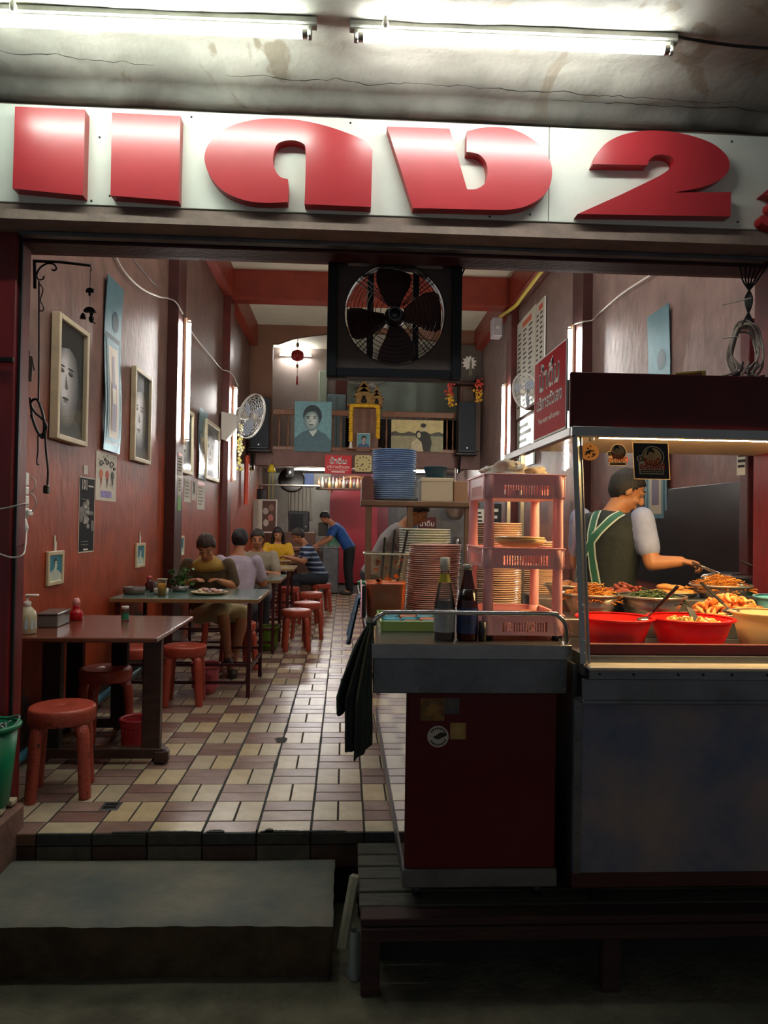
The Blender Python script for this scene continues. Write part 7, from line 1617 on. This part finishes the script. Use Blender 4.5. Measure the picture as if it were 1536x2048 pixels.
# red lantern in the arch
lt = empty('red_lantern', 'small red lantern with a long tassel hanging in the loft arch', 'lantern', aY(595, 765, RY-.1), world=True); q = aY(595, 711, RY-.1); M_LAN = mat('lantern_red', '#8a1a1c', .25, coat=.4)
b_ = MB(); b_.tube([Vector((q.x, q.y, 5.0)), q+Vector((0, 0, .1))], .004, M_IRON, 5); b_.part('cord', lt)
b_ = MB()
for k in range(12):
    a = 2*math.pi*k/12; b_.tube([q+Vector((.03*math.cos(a), .03*math.sin(a), .09)), q+Vector((.09*math.cos(a), .09*math.sin(a), .06)), q+Vector((.108*math.cos(a), .108*math.sin(a), 0)), q+Vector((.09*math.cos(a), .09*math.sin(a), -.06)), q+Vector((.03*math.cos(a), .03*math.sin(a), -.09))], .02, M_LAN, 6)
b_.ball(q, (.1, .1, .085), M_LAN); b_.part('globe', lt)
b_ = MB(); b_.ball(q+Vector((0, 0, .2)), (.03, .03, .05), mat('knot', '#6a5430', .6)); b_.part('top_knot', lt); b_ = MB(); b_.ball(q-Vector((0, 0, .2)), (.025, .025, .04), mat('knot', '#6a5430', .6)); b_.tube([q-Vector((0, 0, .1)), q-Vector((0, 0, .42))], .006, mat('tassel_tan', '#8a6a3a', .6), 6); b_.part('beads', lt); b_ = MB(); b_.tube([q-Vector((0, 0, .40)), q-Vector((0, 0, .56))], [.012, .02], M_LAN, 8); b_.part('tassel', lt)
# inside the loft: cabinets, ceiling fan
M_CAB = mat('cabinet_bluegrey', '#7d979c', .5, vary=.08)
b_ = MB(); a, b = aY(655, 790, 15.95), aY(690, 905, 15.95); t = empty('loft_cabinet', 'pale blue grey cabinet in the loft beside the portrait board', 'cabinet', ((a.x+b.x)/2, 16.1, 2.8), world=True); b_.box((a.x, 15.95, 2.8), (b.x, 16.3, a.z+.02), M_CAB, .01); b_.part('body', t)
for i in (0, 1): b_ = MB(); xm = a.x+(b.x-a.x)*i/2; b_.box((xm+.015, 15.93, 2.85), (xm+(b.x-a.x)/2-.015, 15.95, a.z-.02), M_CAB, .005); o = b_.part('door', t); MB().box((xm+.05, 15.91, 3.4), (xm+.07, 15.93, 3.5), M_STEEL).part('handle', o)
b_ = MB(); q = aY(648, 830, 16.2); b_.box((q.x-.12, 16.2, 2.8), (q.x+.05, 16.39, 4.7), M_PALEGREEN, .01); b_.thing('pale_green_door', 'narrow pale green door leaf at the back of the loft', 'door')
cf = empty('ceiling_fan', 'white ceiling fan turning low in the loft behind the exhaust fan', 'fan', aY(745, 772, 16.8), world=True); q = aY(745, 772, 16.8); mw = MATS['fan_white']
b_ = MB(); b_.lathe([(.0, -.06), (.08, -.05), (.13, .0), (.12, .05), (.04, .08), (.02, .3), (.02, .9), (.06, .95)], mw, 20, q); b_.part('motor', cf)
for k in range(4):
    b_ = MB(); b_.prism([(.12, -.05), (.75, -.075), (.78, 0), (.75, .075), (.12, .05)], -.006, .006, mw, Matrix.Translation(q) @ Matrix.Rotation(R(90*k+25), 4, 'Z') @ Matrix.Rotation(R(10), 4, 'X')); b_.part('blade', cf)
b_ = MB(); q0 = aY(850, 800, 16.5); b_.box((.62, 16.5, 2.8), (1.95, 16.8, 3.75), mat('dark_cupboard', '#1a1c1e', .5), .01); b_.box((.62, 16.48, 3.72), (1.95, 16.82, 3.78), M_STEELD, .004); b_.thing('dark_cupboard', 'long dark cupboard behind the couple photograph in the loft', 'cupboard')

# hanging under the loft edge: red sign, clock, bell ornaments
def d_wsign(mb, M, w, h):
    mb.box((-w/2, -h/2, 0), (w/2, h/2, .002), mat('sign_red2', '#c4161e', .3), 0, M)
    put_text(mb, 'น้ำดื่ม', M @ Matrix.Translation((0, h*.17, 0)), h*.40, M_WHITEINK, .004, 1.05, bold=.006); put_text(mb, 'บริการตัวเอง', M @ Matrix.Translation((0, -h*.14, 0)), h*.22, M_WHITEINK, .004, 1.1); put_text(mb, 'Free water self service', M @ Matrix.Translation((0, -h*.30, 0)), h*.10, M_WHITEINK, .004, 1.2)
    mb.box((-w*.25, -h*.43, .003), (w*.25, -h*.37, .004), M_WHITEINK, 0, M)
flat('red drinking water sign hanging on the loft edge beside the clock', 650, 910, 703, 948, YB-.09, d_wsign, 'water_sign', 'sign', R(-.5))
a, b = aY(710, 910, YB-.1), aY(743, 944, YB-.1); ck_ = empty('wall_clock', 'square cream wall clock on the loft edge', 'clock', ((a.x+b.x)/2, YB-.1, b.z), world=True); M = frameM(((a.x+b.x)/2, YB-.1, (a.z+b.z)/2), (1, 0, 0)); hw = (b.x-a.x)/2
b_ = MB(); b_.prism([(x*hw/.1, y*hw/.1) for x, y in rsq(.1, .03)], -.04, 0, mat('clock_cream', '#c4b67c', .5), M); case_ = b_.part('case', ck_)
b_ = MB()
for i in range(12): x, y = hw*.78*math.sin(R(30*i)), hw*.78*math.cos(R(30*i)); b_.prism(ell(x, y, .013, .013, 8), 0, .002, M_INK, M)
b_.part('hour_marks', case_)
for ang, L_ in ((225, .55), (200, .35)): b_ = MB(); b_.box((-.006, 0, .002), (.006, hw*L_, .004), M_INK, 0, M @ Matrix.Rotation(R(-ang), 4, 'Z')); b_.part('hand', case_)
M_YB = mat('bell_yellow', '#c9ae20', .4)
for lab, px, y_, s in (('yellow bell ornament with paper tails hanging under the loft edge', 543, YB-.15, 1), ('small yellow hanging ornament near the red wall', 502, YB-.12, .5)):
    q = aY(px, 938, y_); t = empty('bell_ornament', lab, 'ornament', q-Vector((0, 0, .5*s)), world=True); b_ = MB(); b_.lathe([(.0, .09*s), (.04*s, .08*s), (.06*s, .02*s), (.085*s, -.06*s), (.0, -.06*s)], M_YB, 14, q); b_.part('bell', t)
    b_ = MB()
    for k in range(4): a = R(90*k+40); b_.tube([q+Vector((.03*s*math.cos(a), .03*s*math.sin(a), -.06*s)), q+Vector((.055*s*math.cos(a), .05*s*math.sin(a), -.3*s)), q+Vector((.06*s*math.cos(a), .05*s*math.sin(a), -.55*s))], .016*s, mat('paper_yellow', '#a89a4a', .7), 5, squash=(1, .3))
    b_.part('tails', t); b_ = MB(); b_.tube([q+Vector((0, 0, .09*s)), Vector((q.x, YB-.055, 2.6))], .004, M_IRON, 5); b_.part('cord', t)

# ------------------------------------------------------------------ kitchen under the loft
KY = 16.6
def bx(name, label, cat, pa, pb, y, d, m_, ch=.01, group=None):
    a, b = aY(*pa, y), aY(*pb, y); b_ = MB(); b_.box((a.x, y, b.z), (b.x, y+d, a.z), m_, ch); return b_.thing(name, label, cat, group=group)
M_KW = mat('kitchen_white', '#b9b6aa', .6, vary=.1)
MB().box((WL, 18.4, 0), (-.35, 18.5, 2.62), M_KW).struct('wall_kitchen_white'); MB().box((-.35, 18.2, 0), (1.05, 18.5, 2.62), mat('kitchen_red', '#6a1420', .5, vary=.15)).struct('wall_kitchen_red')
MB().box((1.05, 18.2, 0), (WR, 18.5, 2.62), mat('kitchen_dark', '#3d3a38', .6, vary=.2)).struct('wall_kitchen_dark')
a, b = aY(500, 1000, 15.4), aY(553, 1062, 15.4)
def d_brown(mb, M, w, h):
    mb.box((-w*.02, -h*.46, 0), (w*.46, h*.46, .001), mat('brown_print', '#5a3a30', .6, vary=.2), 0, M)
    for i, (x, y, c_) in enumerate(((.1, .15, '#b0a69a'), (.28, -.05, '#b8756a'), (.12, -.2, '#c2b8ac'), (.3, .25, '#8a6a5a'))): mb.prism(blob(x*w, y*h, .1*w, .1*h, i, 14), .001, .002, mat('bp%d' % i, c_, .6), M)
flat('white board with a brown food poster at the kitchen front', 498, 998, 553, 1066, 15.4, d_brown, 'food_poster', 'poster', thick=.03)
b_ = MB(); q = aY(598, 1064, KY); b_.box((q.x-.7, KY-.1, 0), (q.x+.35, KY+.5, q.z), mat('bench_wood', '#5a3a2a', .5, vary=.2), .01); b_.thing('kitchen_bench', 'brown wooden bench under the black kitchen oven', 'bench')
ov = empty('black_oven', 'black countertop oven in the kitchen behind the diners', 'oven', aY(598, 1064, KY), world=True); a, b = aY(577, 1022, KY), aY(617, 1064, KY)
b_ = MB(); b_.box((a.x, KY, b.z), (b.x, KY+.4, a.z), mat('oven_black', '#1b1e20', .35), .015); b_.part('body', ov); b_ = MB(); b_.box((a.x+.03, KY-.01, b.z+.05), (b.x-.12, KY, a.z-.06), mat('oven_glass', '#2c3134', .12), .003); b_.part('door', ov); b_ = MB(); b_.box((b.x-.08, KY-.012, b.z+.1), (b.x-.04, KY, b.z+.14), M_STEEL, .004); b_.part('knob', ov)
cn = MB(); a, b = aY(578, 975, 18.36), aY(626, 1040, 18.36); cn.surf(lambda u, v: (a.x+(b.x-a.x)*u, 18.36+.03*math.sin(u*40), b.z+(a.z-b.z)*v), 60, 2, mat('curtain_white', '#c8c4b6', .8)); cn.thing('white_curtain', 'white pleated curtain at the kitchen window', 'curtain')
b_ = MB(); q = aY(583, 960, 16.9); b_.lathe([(.0, -.02), (.26, -.02), (.3, .0), (.26, .02), (.0, .02)], M_IRON, 26, M=Matrix.Translation(q) @ Euler((R(70), R(25), 0)).to_matrix().to_4x4()); b_.thing('round_tray', 'dark round tray hung up in the kitchen', 'tray')
b_ = MB(); q = aY(579, 945, 16.7); b_.box(q-Vector((.1, .1, .12)), q+Vector((.1, .1, .12)), M_IRON, .03); b_.ball(q+Vector((0, -.11, 0)), .06, M_STEELD); b_.thing('small_speaker', 'small dark box speaker under the loft edge', 'speaker')
bx('blue_cloth', 'navy blue cloth hanging in the kitchen beside the bottle shelf', 'cloth', (609, 946), (627, 975), 16.9, .06, mat('navy_cloth', '#1f2c4a', .8), .01)
bx('black_box', 'dark box under the white board in the kitchen corner', 'box', (513, 978), (530, 1000), 16.0, .3, M_BLACK)
b_ = MB(); a, b = aY(498, 968, 16.4), aY(640, 968, 16.4); b_.box((a.x, 16.3, a.z-.03), (b.x, 16.6, a.z), M_KW, .004); b_.thing('kitchen_shelf', 'long pale shelf high in the kitchen', 'shelf')
# shelf with a row of bottles
a, b = aY(632, 975, 16.6), aY(728, 975, 16.6); b_ = MB(); b_.box((a.x, 16.55, a.z-.04), (b.x, 16.85, a.z), M_WOOD, .004); b_.thing('bottle_shelf', 'dark wooden shelf carrying the row of bottles', 'shelf')
bc = ['#6a4a2a', '#8a8478', '#3a2a20', '#9a7a4a', '#5a5a52', '#a08a6a']; bcm = [mat('kb%d' % i, c_, .3) for i, c_ in enumerate(bc)]
bms = []
for i in range(6): b_ = MB(); b_.lathe([(.0, 0), (.035, 0), (.036, .12), (.015, .19), (.013, .25), (.0, .25)], bcm[i], 12); bms.append(b_.mesh('bottle'))
for i in range(13):
    x = a.x+.06+(b.x-a.x-.12)*i/12; o = bpy.data.objects.new('bottle', bms[i % 6]); COL.objects.link(o); o.location = (x, 16.65, a.z); o.scale = (1, 1, .85+.25*((i*7) % 5)/5); tag(o, ('brown', 'grey', 'black', 'amber', 'dark grey', 'tan')[i % 6]+' glass bottle in the row on the kitchen shelf', 'bottle', 'bottles on the kitchen shelf')
# red arched hood, counter, green bag
hd_ = MB(); q = aY(690, 1000, 16.9); hd_.prism(ell(0, 0, .55, .5, 20, 0, 180)+[(-.55, -1.9), (.55, -1.9)], -.1, .1, mat('hood_red', '#7a1420', .4), Matrix.Translation((q.x+.2, 17.4, q.z)) @ Matrix.Rotation(R(90), 4, 'X')); hd_.thing('red_arched_panel', 'dark red arched panel at the back of the kitchen', 'panel')
b_ = MB(); b_.tube([(q.x+.2+.6*math.cos(R(a_)), 17.2, q.z+.55*math.sin(R(a_))) for a_ in range(20, 161, 10)], .04, M_MWOOD, 8); b_.thing('arch_trim', 'brown curved wooden trim over the red arched panel', 'trim')
kc = empty('kitchen_counter', 'wooden fronted kitchen counter at the end of the aisle', 'counter', (-.35, 15.0, 0), world=True); b_ = MB(); b_.box((-1.2, 14.75, .86), (-.49, 15.4, .92), M_MWOOD, .01); b_.part('top', kc); b_ = MB(); b_.box((-1.15, 14.8, 0), (-.52, 15.35, .86), mat('counter_wood', '#4a2a1e', .5, vary=.2)); b_.part('body', kc)
bx('steel_cabinet', 'low grey steel cabinet beside the blue-clad person', 'cabinet', (645, 1096), (676, 1186), 15.0, .4, M_STEELD)
b_ = MB(); q = aY(666, 1060, 14.8); b_.surf(lambda u, v: (q.x+(.13-.04*v)*math.cos(6.283*u)*(1+.15*math.sin(9*u)), 15.15+.1*math.sin(6.283*u), .93+.42*v), 24, 10, mat('green_bag', '#2f9a68', .5, col2='#9fc4b4', vscale=6)); b_.thing('green_plastic_bag', 'green and white plastic bag on the kitchen counter', 'bag')
bx('rice_cooker', 'dark appliance with yellow label on the kitchen counter', 'appliance', (637, 1045), (656, 1072), 15.0, .3, mat('rice_cooker', '#2c2a24', .4))
MB().tube([(WL+.092, 13.6, 1.72), (WL+.092, 13.6, 2.6)], .09, mat('orange_banner', '#c8482c', .5, vary=.1), 12, squash=(1, .5)).thing('orange_banner', 'orange red cloth banner hanging at the end of the red wall', 'banner')
b_ = MB(); random.seed(50)
for i in range(40): b_.ball(Vector((WL+.07, 12.6, aY(487, 880, 12.6).z))+Vector((abs(random.gauss(0, .05)), random.gauss(0, .05), random.uniform(-.5, .3))), .028, mat('pale_flower%d' % (i % 2), ('#b8b060', '#cfc9a0')[i % 2], .7), 7, 5)
b_.thing('dried_garland', 'pale yellow dried flower garland beside the far tube lamp', 'garland', kind='stuff')

# ------------------------------------------------------------------ wooden serving shelf above the cart
SHY = 6.15
shf = empty('serving_shelf', 'tall wooden serving shelf behind the cart carrying blue plates', 'shelf', (.75, SHY+.2, 0), world=True); M_SHW = mat('shelf_wood', '#6f5442', .5, vary=.2, vscale=6)
zs = aY(830, 1002, SHY).z; xa, xb = aY(722, 1000, SHY).x, aY(960, 1000, SHY).x
b_ = MB(); b_.box((xa, SHY, zs-.045), (xb, SHY+.45, zs), M_SHW, .006); b_.part('board', shf)
for px in (737, 820, 935):
    q = aY(px, 1050, SHY+.03); b_ = MB(); b_.box((q.x-.025, SHY+.02, 0), (q.x+.025, SHY+.07, zs-.045), M_SHW, .004); b_.part('post', shf)
b_ = MB(); b_.box((xa+.02, SHY+.02, .80), (xb-.02, SHY+.43, .84), M_SHW, .004); b_.part('lower_shelf', shf)
b_ = MB(); b_.prism([(-.045, 0), (.05, 0), (.05, .17), (.02, .2), (-.02, .2), (-.045, .17)], -.22, .22, mat('shelf_end', '#6a4440', .5, vary=.15), Matrix.Translation((xa+.05, SHY+.225, zs)) @ Matrix.Rotation(R(90), 4, 'X')); b_.part('end_board', shf)
pmb = plate_mesh(.19, .02, mat('plate_blue', '#a6c6ea', .3, vary=.05)); q = aY(787, 997, SHY+.22); stack(pmb, q.x, SHY+.225, zs, 24, .0178, 'light blue plate in the stack on the wooden shelf', 'stack of blue plates')
wb = empty('white_box', 'cream white box on the wooden shelf beside the blue plates', 'box', (0, 0, 0), world=True); a, b = aY(843, 956, SHY+.06), aY(906, 998, SHY+.06); b_ = MB(); b_.box((a.x, SHY+.06, zs), (b.x, SHY+.34, a.z), mat('box_cream', '#c9c3ac', .6), .006); b_.part('body', wb); b_ = MB(); b_.box((a.x-.004, SHY+.055, a.z-.03), (b.x+.004, SHY+.345, a.z+.004), mat('box_cream', '#c9c3ac', .6), .004); b_.part('lid', wb); BOXTOP = a.z+.004; bxm = (a.x+b.x)/2
wb.location = (bxm, SHY+.2, zs); WORLD[wb.name] = Vector((0, 0, 0))
for c_ in wb.children: c_.location = (-bxm, -SHY-.2, -zs)
b_ = MB(); b_.lathe([(.0, 0), (.08, 0), (.1, .09), (.108, .095), (.104, .1), (.09, .09), (.075, .01), (.0, .008)], mat('bowl_teal', '#1a4a5a', .35), 24, (bxm, SHY+.2, BOXTOP)); b_.thing('teal_bowl', 'dark teal plastic bowl on top of the white box', 'bowl')
a, b = aY(908, 962, SHY+.1), aY(945, 998, SHY+.1); b_ = MB(); b_.box((a.x, SHY+.1, zs), (b.x, SHY+.34, a.z), mat('carton', '#a5846a', .7), .004); b_.thing('brown_carton', 'tan cardboard carton beside the white box on the shelf', 'carton')
# hanging ladles and the second small red sign behind the shelf
b_ = MB(); q = aY(910, 1015, 9.5); b_.lathe([(.0, -.16), (.07, -.15), (.115, -.08), (.13, .02), (.13, .1), (.125, .1), (.11, -.07), (.0, -.15)], M_ALU, 22, q); b_.tube([q+Vector((0, 0, .1)), q+Vector((0, 0, .5))], .01, M_ALU, 6); b_.thing('hanging_strainer', 'aluminium noodle strainer hanging behind the wooden shelf', 'strainer')
flat('small dark red sign with white writing behind the wooden shelf', 836, 1034, 872, 1062, 9.4, lambda mb, M, w, h: [mb.box((-w/2, -h/2, 0), (w/2, h/2, .002), M_DKRED, 0, M), put_text(mb, 'น้ำดื่ม', M, h*.5, M_WHITEINK, .004)], 'water_sign', 'sign')
wk = empty('back_counter', 'steel work counter behind the wooden shelf', 'counter', (1.3, 9.7, 0), world=True); b_ = MB(); b_.box((.65, 9.4, .84), (2.1, 9.95, .9), M_STEEL, .006); b_.part('top', wk); b_ = MB(); b_.box((.7, 9.45, 0), (2.05, 9.9, .84), M_STEELD); b_.part('body', wk); b_ = MB(); b_.box((.7, 9.9, .9), (2.05, 9.93, 1.9), M_STEELD); b_.part('splash_back', wk)
for i, (x, h_) in enumerate(((1.25, .3), (1.45, .36))): b_ = MB(); b_.lathe([(.0, 0), (.05, 0), (.05, h_*.8), (.03, h_), (.0, h_)], M_STEEL, 16, (x, 9.6, .9)); b_.thing('steel_flask', '%s steel flask on the work counter behind the shelf' % ('shorter', 'taller')[i], 'flask')
b_ = MB(); q = aY(995, 1000, 9.9)
sheet('narrow white price card seen through the pink rack', Vector((1.80, 9.895, 1.45)), (0, -1, 0), .09, .35, M_PAPER, lines(5, M_INK), 'price_card', 'card'); sheet('dark framed card seen through the pink rack', Vector((2.0, 9.895, 1.4)), (0, -1, 0), .16, .6, M_INK, lines(5, M_PAPER), 'price_card', 'card')
